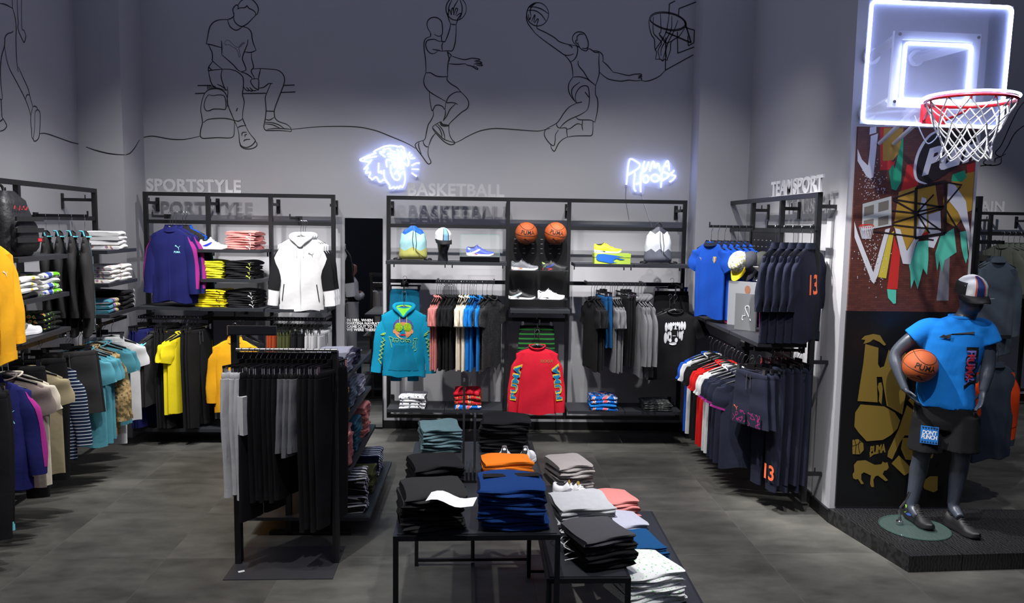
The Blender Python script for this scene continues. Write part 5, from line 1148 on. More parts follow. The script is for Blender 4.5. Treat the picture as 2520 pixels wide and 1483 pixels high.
# slotted sign holder
t = thing('sign_stand', 'slim slotted black sign holder with upright fins on the tall table', 'sign holder', (at(1153, 1188, z=ZTB).x, at(1153, 1188, z=ZTB).y+.12, ZTB+.0005), .035)
MB().b2((-.042, -.12, 0), (.042, .12, .014)).build('base', BLACK, t, False)
for k in range(4): MB().b2((-.036+.022*k-.005, -.12, .014), (-.036+.022*k+.005, .12, .06)).build('fin', BLACK, t, False)
for x, y, h in ((-.034, .02, .56), (.030, .0, .36)): MB().b2((x-.006, y-.05, .06), (x+.006, y+.05, h)).build('upright', BLACK, t, False); MB().b2((x-.0062, y-.052, .06), (x+.0062, y-.05, h)).build('upright_edge', STEEL, t, False)
# lower tables
tst(FT2, 1405, 1206, Z2, 4, f_stone, 'stone grey folded sweatshirt at the back of the side table', .060, (.76, 1.1, .66), .30, FOLD4, 7)
tst(FT2, 1432, 1318, Z2, 4, f_heath, 'heather grey folded joggers with white cords', .060, (1.0, 1.15, .66), .2, FOLD4, 8)
tst(FT2, 1482, 1404, Z2, 4, [f_black, f_black, f_char, fab('grey_dark', (72, 72, 76), .12)], 'dark grey folded tee with white collar tape', .052, (.92, 1.15, .80), .30, FOLD3, 9)
cd = MB()
for k in range(4):
    P_ = at(1372+10*k, 1290+12*k, z=Z2+.10); cd.tube(catmull([P_, P_+Vector((-.03, -.02, -.03)), P_+Vector((-.01+.02*k, -.06, -.06)), P_+Vector((.03-.02*k, -.07, -.08))], 5), .0025, 5)
tag(cd.build('drawcords', WHITE), 'white drawcords trailing from the heather grey joggers', 'cords')
tst(FT3, 1519, 1295, Z3, 4, f_pink, 'pink folded sweatshirt at the back of the lowest table', .060, (.80, 1.0, .66), .2, FOLD4, 10)
tst(FT3, 1535, 1345, Z3, 3, f_lil, 'lilac grey folded sweatshirt on the lowest table', .060, (.82, 1.0, .75), .2, FOLD4, 11)
tst(FT3, 1572, 1405, Z3, 4, f_dkblue, 'sea blue folded shorts on the lowest table', .052, (.95, 1.1, .6), .25, FOLD3, 12)
f_wgp = blotch('white_green_leaf', [(0, (222, 224, 224)), (.66, (110, 190, 110))], 70, 1)
tst(FT3, 1600, 1500, Z3, 5, f_wgp, 'white folded shirt with small green leaf print', .060, (1.0, 1.2, .58), .3, FOLD4, 13)
for k, px in enumerate((1372, 1398)):
    P_ = at(px, 1232, z=Z2); shoe(Matrix.Translation((P_.x-.02, P_.y+.10, Z2+.001)) @ Matrix.Rotation(R(-20-15*k), 4, 'Z') @ Matrix.Scale(.9, 4), ('farther', 'nearer')[1-k]+' white sneaker with gold tongue on the side table', dict(sole=g_white, upper=g_white, tongue=c('gold', (170, 140, 70)), stripe=c('silver', (170, 170, 180)), laces=g_white), 'white and gold sneakers')
# ------------------------------------------------------------------ line drawings on the walls
INK = mat('ink_black', (14, 14, 17), .6)
def on_back(px, py): return at(px, py, y=YB-.002)
def on_left(px, py): return atp(px, py, FL.w(0, .298, 0), nL)
def on_colL(px, py): return at(px, py, y=8.098)
def drawing(label, lines, sc, ox, oy, proj, nrm, w=.011, name='wall_drawing', k=6):
    m = MB()
    for ln in lines:
        ww = w
        if isinstance(ln[0], (int, float)): ww, ln = ln[0], ln[1]
        pts = [proj(ox+x/sc, oy+y/sc) for x, y in ln]
        m.ribbon(catmull(pts, k) if len(pts) > 2 else pts, ww, nrm)
    return tag(m.build(name, INK, None, False), label, 'wall drawing', 'line drawings on the walls')
def ell(cx, cy, rx, ry, n=28): return [(cx+rx*math.cos(6.2832*i/n), cy+ry*math.sin(6.2832*i/n)) for i in range(n+1)]
NB = Vector((0, -1, 0))
MAN = [[(578, 145), (572, 115), (568, 85), (585, 55), (605, 45), (615, 60), (612, 85)], [(612, 50), (640, 10), (690, -15), (740, -5), (785, 40), (800, 85), (790, 125), (772, 142)], [(610, 85), (630, 72), (665, 70), (685, 65), (695, 52), (715, 75), (755, 95), (775, 120), (772, 142)],
 [(578, 115), (575, 170), (590, 205), (620, 232), (655, 240), (700, 215), (735, 180), (772, 142)], [(578, 145), (555, 165), (520, 178)], [(520, 178), (530, 220), (555, 255), (595, 275), (630, 262), (655, 240)], [(520, 178), (450, 180), (395, 200), (360, 240), (345, 290), (335, 350), (325, 400)], [(325, 400), (370, 408), (465, 435)],
 [(463, 370), (467, 430), (467, 500)], [(345, 408), (360, 440), (378, 480), (382, 530), (385, 558), (470, 630)], [(467, 500), (520, 545), (575, 595), (610, 635), (640, 655)], [(655, 240), (705, 258), (735, 295), (745, 360), (760, 410), (780, 458)], [(780, 458), (730, 478), (672, 472)],
 [(705, 360), (700, 400), (685, 440), (665, 490), (655, 535), (670, 580), (685, 620), (683, 642), (640, 655)], [(738, 480), (738, 530), (750, 580), (755, 615), (735, 645), (745, 675), (760, 700), (762, 718)], [(640, 655), (690, 672), (730, 700), (745, 720)], [(745, 720), (800, 725), (800, 815), (785, 812), (760, 795), (735, 760), (730, 735), (745, 720)],
 [(665, 790), (680, 815), (700, 828), (715, 825), (700, 800)], [(690, 795), (720, 825), (745, 830), (725, 800)], [(720, 795), (750, 825), (785, 825)], [(385, 558), (350, 605), (345, 645), (375, 640), (470, 630)], [(345, 610), (375, 640)], [(470, 630), (540, 632), (600, 650), (650, 690), (663, 730), (662, 800), (655, 860), (670, 920), (668, 960), (658, 1020), (655, 1080)],
 [(345, 645), (355, 700), (370, 755), (400, 795), (450, 808), (500, 825)], [(470, 632), (460, 690), (475, 760), (500, 815), (510, 825)], [(425, 768), (470, 790), (515, 825)], [(518, 790), (522, 850), (515, 920), (530, 980), (555, 1040), (580, 1100), (610, 1165)], [(580, 1098), (620, 1105), (655, 1085)], [(655, 1080), (685, 1150)], [(610, 1165), (640, 1150), (683, 1145)],
 [(610, 1165), (622, 1220), (628, 1290), (645, 1330), (690, 1345), (740, 1325), (770, 1290), (765, 1270), (720, 1215), (683, 1148)], [(628, 1290), (640, 1335), (680, 1357), (740, 1355), (780, 1335), (788, 1310), (770, 1285)], [(695, 1205), (655, 1210), (650, 1240)], [(698, 1225), (680, 1230), (678, 1250)], [(725, 1270), (680, 1275), (665, 1290)], [(610, 985), (598, 1015)],
 [(750, 628), (820, 625), (900, 630), (970, 638), (1015, 665), (1038, 710), (1035, 760), (1010, 830), (975, 920), (950, 990), (945, 1030), (955, 1080), (990, 1110), (1050, 1130), (1085, 1155), (1102, 1185), (1098, 1200)], [(820, 628), (808, 680), (800, 725)], [(800, 805), (850, 795), (890, 765), (930, 760)],
 [(915, 762), (880, 840), (863, 890), (868, 960), (870, 1020), (860, 1100), (850, 1150), (858, 1180), (880, 1195)], [(870, 1012), (945, 1015)], [(862, 1085), (900, 1095), (945, 1070)], [(850, 1165), (870, 1188), (930, 1190), (1000, 1190), (1100, 1200)], [(880, 1180), (960, 1170), (1050, 1175), (1102, 1180)], [(858, 1115), (930, 1120), (990, 1140), (1035, 1172)], [(862, 1130), (920, 1135), (960, 1150), (995, 1168)],
 [(245, 780), (370, 778)], [(222, 853), (310, 850)], [(1035, 778), (1132, 775)], [(1005, 843), (1138, 838)], [(655, 853), (870, 850)], [(300, 870), (320, 840), (350, 818), (400, 808), (450, 815), (490, 840), (512, 880), (520, 940), (515, 975)],
 [(310, 850), (285, 920), (275, 1000), (283, 1060), (290, 1120), (275, 1180), (270, 1235), (290, 1260), (340, 1260), (430, 1255), (530, 1258), (570, 1245), (580, 1200), (582, 1105)], [(345, 865), (320, 900), (305, 960), (320, 1005), (350, 1010), (390, 995), (450, 995), (495, 998), (505, 970), (498, 900), (480, 870), (430, 865), (390, 872), (345, 862)], [(298, 1118), (340, 1090), (420, 1080), (500, 1080), (560, 1092), (582, 1105)],
 [.004, CAT+[CAT[0]]]]+[[.006, [(335+k*9, 782), (335+k*9, 815-k*.5)]] for k in range(9)]
drawing('black line drawing of a seated man with a bag on a bench', MAN, 3.708, 420, 0, on_back, NB)
P1 = [[(283, 290), (275, 275), (255, 240), (250, 205), (260, 175), (285, 155), (320, 150), (350, 160), (375, 185), (383, 220), (385, 270), (380, 300), (365, 312), (340, 312), (315, 297)], [(283, 290), (280, 320)], [(375, 312), (378, 355)], [(275, 318), (240, 335), (225, 365), (225, 430), (235, 500), (240, 570), (240, 632)],
 [(375, 360), (345, 355), (320, 342), (290, 342), (255, 350), (240, 375), (242, 410), (260, 445), (290, 465), (320, 460), (343, 443)], [(295, 428), (340, 435), (380, 445)], [(375, 358), (405, 362)], [(390, 365), (380, 395), (383, 445)], [(405, 365), (425, 320), (445, 260), (455, 210)], [(383, 443), (430, 440), (468, 440), (490, 390), (500, 320), (503, 215)], [(455, 208), (480, 213), (503, 213)],
 [(455, 208), (440, 170), (430, 135), (428, 115), (437, 135)], [(437, 130), (440, 90), (448, 88), (460, 130)], [(462, 130), (465, 80), (475, 72), (485, 130)], [(480, 130), (500, 75), (515, 80), (500, 130)], [(503, 213), (510, 190), (520, 160), (548, 120), (530, 120), (505, 140)], ell(503, 75, 88, 100), [(530, 170), (550, 120), (555, 60), (535, -10)], [(478, 100), (485, 60), (520, 0)], [(437, 110), (440, 60), (465, 0)],
 [(425, 447), (435, 480), (445, 530)], [(425, 447), (462, 480)], [(460, 482), (440, 520), (430, 580), (428, 665)], [(240, 632), (280, 632), (330, 660), (380, 666), (428, 665)], [(462, 485), (520, 505), (570, 517), (605, 513), (640, 505), (700, 512), (708, 520), (670, 528)], [(660, 530), (710, 535), (725, 548), (670, 545)], [(655, 555), (720, 558), (728, 570), (680, 568)], [(650, 570), (680, 585), (692, 598), (680, 600), (640, 575), (600, 565), (583, 553)], [(440, 553), (510, 558), (583, 553)],
 [(240, 632), (222, 690), (228, 740), (260, 785), (300, 815), (360, 850), (415, 882)], [(428, 665), (425, 695), (460, 730), (510, 760), (545, 798)], [(545, 798), (500, 800), (455, 825), (430, 855), (422, 890), (460, 890), (495, 895), (518, 908)], [(545, 798), (590, 845), (612, 890), (600, 940), (550, 975), (500, 1020), (445, 1075), (440, 1110)], [(500, 898), (450, 950), (420, 1010), (390, 1050)],
 [(270, 800), (275, 870), (290, 950), (300, 958), (320, 920), (350, 912), (385, 925), (405, 948), (413, 885)], [(303, 958), (305, 1000), (285, 1045), (260, 1085), (245, 1150), (235, 1200), (215, 1225)], [(410, 950), (408, 1000), (390, 1050)], [(325, 1155), (290, 1200), (265, 1265)], [.03, [(365, 1055), (385, 1085), (440, 1090)]],
 [(365, 1057), (310, 1090), (300, 1115), (340, 1170), (400, 1230), (450, 1255), (480, 1252), (492, 1238), (470, 1215), (450, 1180), (440, 1130), (440, 1085)], [(300, 1110), (350, 1165), (400, 1210), (490, 1240)], [(340, 1075), (380, 1120), (400, 1170), (405, 1210)], [(325, 1085), (360, 1120), (378, 1170), (380, 1190)],
 [(218, 1220), (180, 1230), (155, 1245), (148, 1265), (165, 1300), (200, 1345), (235, 1395), (260, 1423), (280, 1418), (283, 1400), (265, 1360), (258, 1320), (263, 1272)], [(215, 1220), (225, 1255), (248, 1275), (263, 1270)], [(180, 1235), (178, 1270), (200, 1340)]]
drawing('black line drawing of a jumping player lifting a ball one-handed', P1, 3.53, 980, 0, on_back, NB)
P2 = [ell(160, 130, 100, 106), [(80, 65), (140, 65), (200, 85), (258, 125)], [(65, 95), (130, 95), (190, 130), (235, 190)], [(150, 25), (110, 55), (92, 95), (100, 150)], [(130, 30), (75, 70)], [(60, 125), (57, 170), (75, 220), (105, 260), (135, 300)], [(75, 130), (85, 180), (95, 160), (100, 160)], [(105, 195), (130, 140), (135, 145), (125, 205)], [(130, 210), (155, 175), (165, 180), (150, 235)],
 [(150, 230), (155, 255), (175, 270), (230, 295), (310, 340), (360, 380), (440, 405), (500, 415)], [(135, 300), (200, 355), (290, 420), (360, 470), (405, 500), (450, 503), (490, 490)], [(440, 405), (470, 425), (475, 440)], [(540, 430), (500, 400), (480, 370), (480, 335), (505, 300), (545, 290), (585, 305), (608, 345), (622, 395), (615, 450), (600, 463), (570, 455), (545, 435), (530, 400), (528, 385)], [(580, 312), (545, 312), (520, 335), (520, 365)], [(528, 365), (510, 368), (510, 390), (530, 405)], [(565, 440), (600, 443), (615, 430)],
 [(500, 415), (520, 425), (525, 460), (515, 510), (490, 545), (458, 565)], [(520, 425), (545, 430)], [(620, 447), (640, 447), (680, 475), (715, 480), (722, 490)], [(665, 462), (700, 465), (735, 480), (755, 510), (758, 555)], [(405, 500), (440, 540), (465, 580), (478, 640), (482, 700)], [(722, 485), (718, 550), (722, 640), (718, 690), (690, 780)], [(528, 555), (535, 600), (580, 655), (625, 725), (690, 780)], [(482, 703), (540, 700), (600, 715), (640, 740), (690, 780)],
 [(750, 555), (800, 600), (845, 655)], [(845, 657), (900, 668), (985, 688), (1040, 677), (1100, 675), (1108, 685), (1085, 690)], [(1075, 695), (1112, 695), (1085, 705)], [(1075, 710), (1113, 712)], [(1108, 718), (1110, 728)], [(722, 655), (760, 690), (805, 720), (870, 735), (930, 740), (990, 730), (1050, 737), (1105, 733)],
 [(482, 703), (450, 750), (440, 800), (450, 850), (480, 900), (515, 940)], [(545, 748), (490, 790), (470, 830), (478, 880), (505, 930)], [(515, 935), (503, 890), (515, 840), (550, 795), (590, 782), (620, 795), (630, 850), (632, 920), (620, 985), (600, 1015)], [(593, 840), (630, 890)], [(688, 780), (688, 860), (705, 900), (710, 960), (700, 1040), (682, 1115)], [(682, 1115), (640, 1095), (560, 1093), (525, 1085), (510, 1068)],
 [(515, 940), (450, 975), (400, 1030), (365, 1085), (330, 1125), (245, 1170)], [(565, 930), (515, 940)], [(600, 1015), (540, 1050), (450, 1090), (395, 1130), (360, 1170)], [(425, 1180), (460, 1170), (500, 1140), (530, 1128), (565, 1140)], [(570, 1095), (565, 1150), (573, 1190)], [(665, 1110), (663, 1200), (650, 1235), (600, 1238), (500, 1240), (430, 1250)], [(330, 1125), (340, 1155), (362, 1170)],
 [(245, 1172), (225, 1195), (222, 1235), (250, 1285), (285, 1320), (310, 1325), (320, 1280), (322, 1230), (350, 1185)], [(362, 1168), (420, 1168), (425, 1200), (430, 1250)], [(430, 1250), (390, 1270), (350, 1310), (320, 1370), (305, 1377), (285, 1350), (280, 1320)]]
drawing('black line drawing of a flying player reaching back with a ball', P2, 3.708, 1280, 0, on_back, NB)
RING = [(1180, 170), (1190, 145), (1230, 118), (1300, 108), (1380, 118), (1450, 145), (1500, 185), (1515, 220), (1500, 250), (1450, 275), (1380, 280), (1300, 262), (1230, 228), (1190, 195), (1180, 170)]
HP = [[(1105, 733), (1150, 740), (1200, 728), (1270, 695), (1325, 640)], [(1325, 640), (1580, 500)], RING, [(1348+(x-1348)*.95, 194+(y-194)*.88) for x, y in RING], [(1175, 180), (1180, 250), (1200, 320), (1225, 360), (1230, 440), (1245, 480), (1235, 540)], [(1215, 150), (1215, 290), (1250, 340), (1290, 390), (1260, 460), (1275, 540)],
 [(1280, 125), (1285, 280), (1270, 310), (1320, 370), (1330, 440), (1300, 550)], [(1360, 130), (1340, 260), (1310, 340), (1250, 430), (1230, 460)], [(1385, 145), (1380, 260), (1340, 350), (1290, 440), (1285, 510)], [(1440, 185), (1400, 290), (1350, 390), (1330, 470), (1345, 550)], [(1500, 260), (1450, 330), (1380, 380), (1370, 460), (1340, 550)], [(1270, 320), (1330, 390), (1390, 370)], [(1235, 540), (1280, 540), (1300, 555), (1320, 540), (1340, 552)],
 [.016, [(1325, 290), (1560, 390)]], [.016, [(1560, 390), (1500, 190)]], [(1505, 250), (1590, 275)], [(1590, 275), (1585, 390)], [(1585, 390), (1535, 418)], [(1535, 418), (1530, 330)], [(1415, 8), (1362, 35)], [(1362, 35), (1358, 130)], [(1605, 18), (1450, 78)], [(1450, 78), (1445, 140)], [(1435, 290), (1438, 485)], [(1438, 485), (1588, 428)], [(1330, 340), (1325, 640)]]
drawing('black line drawing of a basketball hoop with net and backboard', HP, 3.708, 1280, 0, on_back, NB)
WK = [[(0, 30), (50, 40), (110, 72)], [(105, -20), (112, 75), (130, 140), (142, 230), (140, 340), (143, 460), (150, 560), (160, 625)], [(150, -20), (152, 80), (160, 190), (158, 250), (180, 310), (200, 355), (210, 368), (220, 345), (225, 310), (210, 265), (190, 230), (188, -20)], [(118, 270), (100, 283), (65, 295), (45, 330), (40, 400), (15, 490), (5, 600), (10, 740), (20, 858), (-20, 848)],
 [(40, 400), (60, 520), (90, 610), (150, 720), (220, 860), (250, 940), (268, 1000)], [(160, 580), (200, 670), (245, 770), (258, 825), (285, 925)], [(222, 860), (235, 825), (258, 823)], [(285, 928), (300, 922), (318, 930), (330, 950)], [(305, 985), (310, 965), (328, 953), (345, 970), (350, 1010), (345, 1150), (335, 1200), (310, 1225), (290, 1210), (300, 1130), (305, 985)], [(285, 930), (270, 995), (268, 1060), (275, 1130), (278, 1190), (295, 1215)],
 [(10, 860), (18, 1015)], [(18, 1015), (40, 1050), (58, 1085), (55, 1105), (30, 1130), (-20, 1145)], [(25, 1035), (0, 1055)], [(345, 1160), (380, 1157), (430, 1168), (520, 1200), (620, 1235), (680, 1250), (742, 1274)]]
drawing('black line drawing of walking legs on the left wall', WK, 3.531, 0, 0, on_left, nL, .010)
drawing('black ground line across the corner column', [[(748, 1276), (820, 1302), (920, 1328), (1000, 1340), (1088, 1345)]], 3.531, 0, 0, on_colL, NB, .012)
drawing('black wavy ground line between column and seated man', [[(1222, 1205), (1260, 1190), (1320, 1182), (1380, 1190), (1483, 1208), (1560, 1212), (1620, 1208), (1740, 1183)]], 3.531, 0, 0, on_back, NB, .011)
colx = cl1-.0185; drawing('short black line rising along the column side', [[(1092, 1345), (1130, 1330), (1170, 1285), (1212, 1215)]], 3.531, 0, 0, lambda a, b: at(a, b, x=colx), Vector((1, 0, 0)), .012)
drawing('black ground line between seated man and lifting player', [[(718, 318), (790, 311.5), (870, 311.5), (920, 320), (960, 335), (1000, 352), (1023, 365)]], 1, 0, 0, on_back, NB)
drawing('black ground line between the two players', [[(492, 1240), (540, 1220), (600, 1185), (700, 1140), (790, 1120), (860, 1115), (950, 1120), (1080, 1130), (1200, 1138), (1250, 1132), (1318, 1113)]], 3.53, 980, 0, on_back, NB)
on_far = lambda a, b: at(a, b, y=10.298)
drawing('black line drawing of a running foot on the far wall', [[(2540, 235), (2512, 260), (2490, 300), (2465, 355), (2450, 375), (2460, 385), (2475, 378)], [(2540, 295), (2500, 325), (2480, 360), (2466, 382)], [(2445, 378), (2420, 400), (2440, 407), (2462, 402), (2464, 385)], [(2412, 408), (2440, 405)], [(2448, 400), (2450, 390), (2462, 386)]], 1, 0, 0, on_far, NB, .013)
# ------------------------------------------------------------------ neon signs on the back wall
def neon_mat(name, c_, st):
    m = bpy.data.materials.new(name); m.use_nodes = True; b = m.node_tree.nodes['Principled BSDF']
    b.inputs['Base Color'].default_value = (.8, .85, 1, 1); b.inputs['Emission Color'].default_value = (*c_, 1); b.inputs['Emission Strength'].default_value = st; return m
NEON = neon_mat('neon_white', (.42, .50, 1.0), 6.5); CLR = mat('acrylic_back', (225, 232, 250), .08, 0, alpha=.12)
def neon(label, lines, sc, ox, oy, yoff, r, backs):
    t = thing('neon_sign', label, 'neon sign', (0, 0, 0), 0, 'neon signs on the back wall')
    xs_ = []
    for ln in lines:
        pts = [at(ox+x/sc, oy+y/sc, y=YB-yoff) for x, y in ln]; xs_ += pts
        MB().tube(catmull(pts, 5) if len(pts) > 2 else pts, r, 8).build('neon_tube', NEON, t)
    c_ = sum(xs_, Vector())/len(xs_)
    MB().poly([at(ox+x/sc, oy+y/sc, y=YB-yoff+.014) for x, y in backs], (0, .006, 0)).build('backing', CLR, t, False)
    for p_ in (xs_[0], xs_[len(xs_)//3], xs_[2*len(xs_)//3], xs_[-1]): MB().tube([(p_.x, YB-.001, p_.z), (p_.x, YB-yoff+.014, p_.z)], .006, 8).build('stand_off', CHROME, t)
    return t
CATL = [[(380, 285), (385, 265), (440, 235), (540, 190), (620, 178), (690, 180), (760, 195), (800, 185), (835, 205), (850, 240), (855, 290)], [(415, 292), (360, 310), (260, 350), (190, 378), (165, 392), (175, 410), (230, 420), (310, 430), (345, 395)], [(225, 390), (320, 362), (425, 342)],
 [(345, 395), (290, 470), (225, 545), (265, 510), (285, 530), (250, 590), (270, 605), (305, 590), (325, 605), (300, 660), (330, 680), (355, 705), (400, 665), (430, 680), (470, 740), (540, 705), (590, 760), (620, 790), (625, 845), (690, 820), (710, 845), (745, 815), (765, 840), (790, 800), (820, 825), (850, 770), (865, 680), (850, 570)],
 [(455, 445), (450, 590), (490, 575), (495, 615)], [(535, 555), (535, 640), (560, 710), (620, 790)], [(580, 510), (570, 430), (580, 395), (650, 410)], [(555, 355), (475, 290), (490, 270), (540, 280), (520, 250), (560, 230), (620, 225), (660, 265), (710, 270)], [(590, 320), (600, 300), (640, 300), (700, 320), (760, 310), (770, 270), (730, 235)],
 [(640, 480), (645, 600), (690, 690), (745, 710), (780, 680), (790, 620), (850, 570)], [(650, 480), (720, 450), (790, 470), (850, 540)], [(860, 290), (890, 350), (920, 420), (905, 490), (860, 460), (800, 430)], [(700, 370), (780, 390), (860, 350)], [(600, 345), (680, 375), (740, 350), (820, 360)], [(690, 520), (720, 480), (745, 530), (780, 490), (800, 540), (835, 510)], [(700, 620), (740, 560), (770, 640)], [(660, 430), (740, 420), (830, 400)], [(800, 230), (830, 300), (860, 380)],
 [(915, 330), (935, 275)], [(930, 350), (975, 318)], [(940, 375), (1015, 372)], [(965, 490), (1030, 450), (1085, 450)], [(965, 540), (1075, 545)], [(965, 600), (1040, 655)]]
neon('white neon sign of a roaring big cat head', CATL, 6.3, 860, 330, .06, .0066, [(140, 390), (380, 240), (620, 150), (860, 190), (960, 250), (1110, 430), (1080, 680), (940, 620), (900, 760), (860, 860), (620, 880), (560, 760), (470, 770), (220, 620), (200, 520)])
PH = [[(475, 960), (500, 700), (530, 400), (560, 270), (590, 245), (640, 250), (740, 300), (830, 360), (855, 410), (830, 480), (700, 580), (500, 700)], [(985, 300), (950, 420), (935, 540), (960, 585), (1000, 570), (1060, 450), (1100, 320)], [(1135, 590), (1165, 440), (1210, 330), (1240, 320), (1265, 380), (1260, 460), (1285, 485), (1320, 420), (1350, 370), (1380, 380), (1400, 490), (1415, 590)],
 [(1495, 560), (1540, 430), (1600, 320), (1640, 300), (1660, 360), (1670, 480), (1675, 560)], [(1540, 440), (1690, 445)], [(705, 620), (710, 700), (690, 900), (690, 1060), (710, 1120), (745, 1140)], [(920, 660), (905, 615), (885, 640), (880, 850), (870, 1020), (875, 1170)], [(740, 950), (870, 905)], ell(1020, 800, 75, 105, 16), ell(1280, 775, 110, 100, 16),
 [(1445, 1040), (1455, 850), (1470, 640), (1500, 610), (1570, 625), (1650, 660), (1670, 700), (1600, 780), (1480, 840)], [(1820, 560), (1760, 620), (1710, 660), (1760, 690), (1840, 710), (1840, 750), (1770, 830), (1690, 880)]]
t = neon('white neon sign with handwritten letters above the wide rack', PH, 11.41, 1500, 370, .05, .0075, [(420, 1000), (480, 250), (600, 180), (900, 270), (1660, 250), (1760, 400), (1900, 560), (1900, 800), (1700, 960), (1540, 960), (1500, 1120), (1400, 1080), (1000, 1000), (960, 1230), (640, 1180), (600, 1000)])
q0 = at(1580, 475, y=YB-.03); q1 = at(1583, 493, y=YB-.02); q2 = at(1600, 545, y=YB-.01); q3 = at(1605, 560, y=YB-.01)
MB().tube(catmull([q0, q1, q2, q3], 5), .003, 6).build('power_cable', WHITE, t)
q0 = at(1541, 460, y=YB-.03); q1 = at(1540, 490, y=YB-.01); q2 = at(1548, 540, y=YB-.01); MB().tube(catmull([q0, q1, q2], 5), .002, 6).build('power_cable', mat('cable_grey', (90, 92, 100), .6), t)
# ------------------------------------------------------------------ printed panel on the pillar
YP = 5.85; PX0, PX1 = 2.745, 3.665
pz = at(2090, 764.5, y=YP).z; ptop = at(2110, 311, y=YP).z
t = thing('mural_panel', 'printed wall panel of painted brickwork above a black and gold poster', 'wall panel', (0, 0, 0))
bm_ = bpy.data.materials.new('mural_brick'); bm_.use_nodes = True; nt = bm_.node_tree; b = nt.nodes['Principled BSDF']; tc = nt.nodes.new('ShaderNodeTexCoord'); mp = nt.nodes.new('ShaderNodeMapping'); mp.inputs['Rotation'].default_value = (R(90), 0, R(1))
br = nt.nodes.new('ShaderNodeTexBrick'); br.inputs['Color1'].default_value = (*lin((96, 50, 40)), 1); br.inputs['Color2'].default_value = (*lin((78, 40, 34)), 1); br.inputs['Mortar'].default_value = (*lin((60, 40, 38)), 1); br.inputs['Scale'].default_value = 9.0; br.inputs['Mortar Size'].default_value = .012; br.inputs['Brick Width'].default_value = .45; br.inputs['Row Height'].default_value = .15
nt.links.new(tc.outputs['Object'], mp.inputs[0]); nt.links.new(mp.outputs[0], br.inputs[0]); nt.links.new(br.outputs[0], b.inputs['Base Color']); b.inputs['Roughness'].default_value = .5
MB().b2((PX0, YP, pz), (PX1, YP+.018, ptop)).build('mural_print', bm_, t, False)
gfx_k = mat('poster_black', (12, 12, 14), .45); gold = mat('poster_gold', (128, 106, 44), .5, .0)
MB().b2((PX0-.005, YP, .13), (PX1, YP+.018, pz)).build('poster_print', gfx_k, t, False)
LAY = [0]
def pp2(X, Y, sc, ox, oy): return at(ox+X/sc, oy+Y/sc, y=YP-.0006-.0004*LAY[0])
def clampx(p): return Vector((min(max(p.x, PX0+.002), PX1-.004), p.y, p.z))
def prt(name, polys, m, sc, ox, oy):
    LAY[0] += 1; mb = MB()
    for pl_ in polys:
        if not name.endswith('splatter'): mb = MB()
        mb.poly([clampx(pp2(x, y, sc, ox, oy)) for x, y in pl_])
        if not name.endswith('splatter'): mb.build(name, m, t, False)
    if name.endswith('splatter'): tag(mb.build(name, m, t, False), kind='stuff')
def lin_prt(name, lines, w, m, sc, ox, oy):
    LAY[0] += 1; mb = MB()
    for ln in lines: mb.ribbon([clampx(pp2(x, y, sc, ox, oy)) for x, y in ln], w, NB)
    return mb.build(name, m, t, False)
K = (3.027, 2070, 290)
mW = mat('mural_white', (200, 200, 208), .6); mR = mat('mural_red', (190, 40, 34), .6); mO = mat('mural_ochre', (168, 130, 44), .6); mG = mat('mural_green', (30, 150, 108), .6); mT = mat('mural_teal', (84, 190, 164), .6); mGy = mat('mural_grey', (112, 112, 120), .6); mY = mat('mural_yellow', (196, 176, 60), .6); mB = mat('mural_dark', (26, 18, 20), .6)
prt('print_red', [[(290, 70), (375, 70), (380, 330), (405, 320), (380, 385), (290, 390)], [(490, 350), (550, 340), (575, 500), (440, 560), (470, 450)], [(935, 350), (1010, 330), (1005, 400), (940, 415)], [(395, 880), (440, 1010), (420, 1275), (342, 1275)], [(570, 860), (660, 800), (640, 910), (575, 900)]], mR, *K)
prt('print_ochre', [[(320, 75), (465, 75), (440, 250), (385, 315), (310, 320), (310, 180)], [(430, 550), (560, 510), (700, 480), (740, 800), (560, 880), (490, 980), (420, 850), (390, 810)], [(940, 410), (1010, 400), (1010, 690), (940, 700), (850, 810), (790, 780), (760, 620), (780, 500)]], mO, *K)
prt('print_green', [[(465, 105), (460, 310), (445, 480), (410, 540), (375, 530), (355, 395), (385, 345), (400, 380), (425, 270)], [(830, 420), (920, 390), (935, 440), (900, 475), (820, 470)]], mG, *K)
prt('print_grey', [[(750, 1000), (810, 1010), (800, 1360), (710, 1360)]], mGy, *K)
prt('print_teal', [[(342, 1275), (410, 1280), (408, 1380), (390, 1385), (350, 1340)], [(570, 920), (650, 910), (650, 1050), (640, 1170), (610, 1120), (590, 1200), (570, 1275), (545, 1200), (520, 1270), (515, 1150), (505, 1100)], [(740, 880), (840, 820), (860, 1000), (800, 1040), (770, 1060), (750, 1150), (730, 1060), (715, 1140), (700, 1010)], [(885, 850), (930, 840), (965, 1060), (940, 1040), (930, 1085), (910, 1030), (895, 960)]], mT, *K)
prt('print_yellow', [[(355, 870), (395, 840), (335, 1195), (275, 1185)]], mY, *K)
prt('print_white', [[(122, 230), (155, 310), (200, 355), (215, 225), (220, 135), (275, 115), (240, 440), (215, 455), (185, 430), (122, 320)], [(215, 70), (262, 65), (262, 110), (210, 125)], [(400, 820), (440, 830), (490, 990), (545, 900), (570, 800), (600, 590), (635, 600), (640, 800), (610, 860), (560, 930), (515, 1090), (460, 1085), (440, 1010)],
 [(98, 770), (125, 860), (240, 1150), (330, 830), (365, 820), (275, 1170), (245, 1235), (225, 1215), (100, 890)], [(800, 480), (850, 500), (930, 620), (985, 860), (960, 1000), (930, 840), (870, 700), (790, 600)], [(650, 720), (740, 690), (745, 850), (720, 900), (690, 970), (650, 960)]], mW, *K)
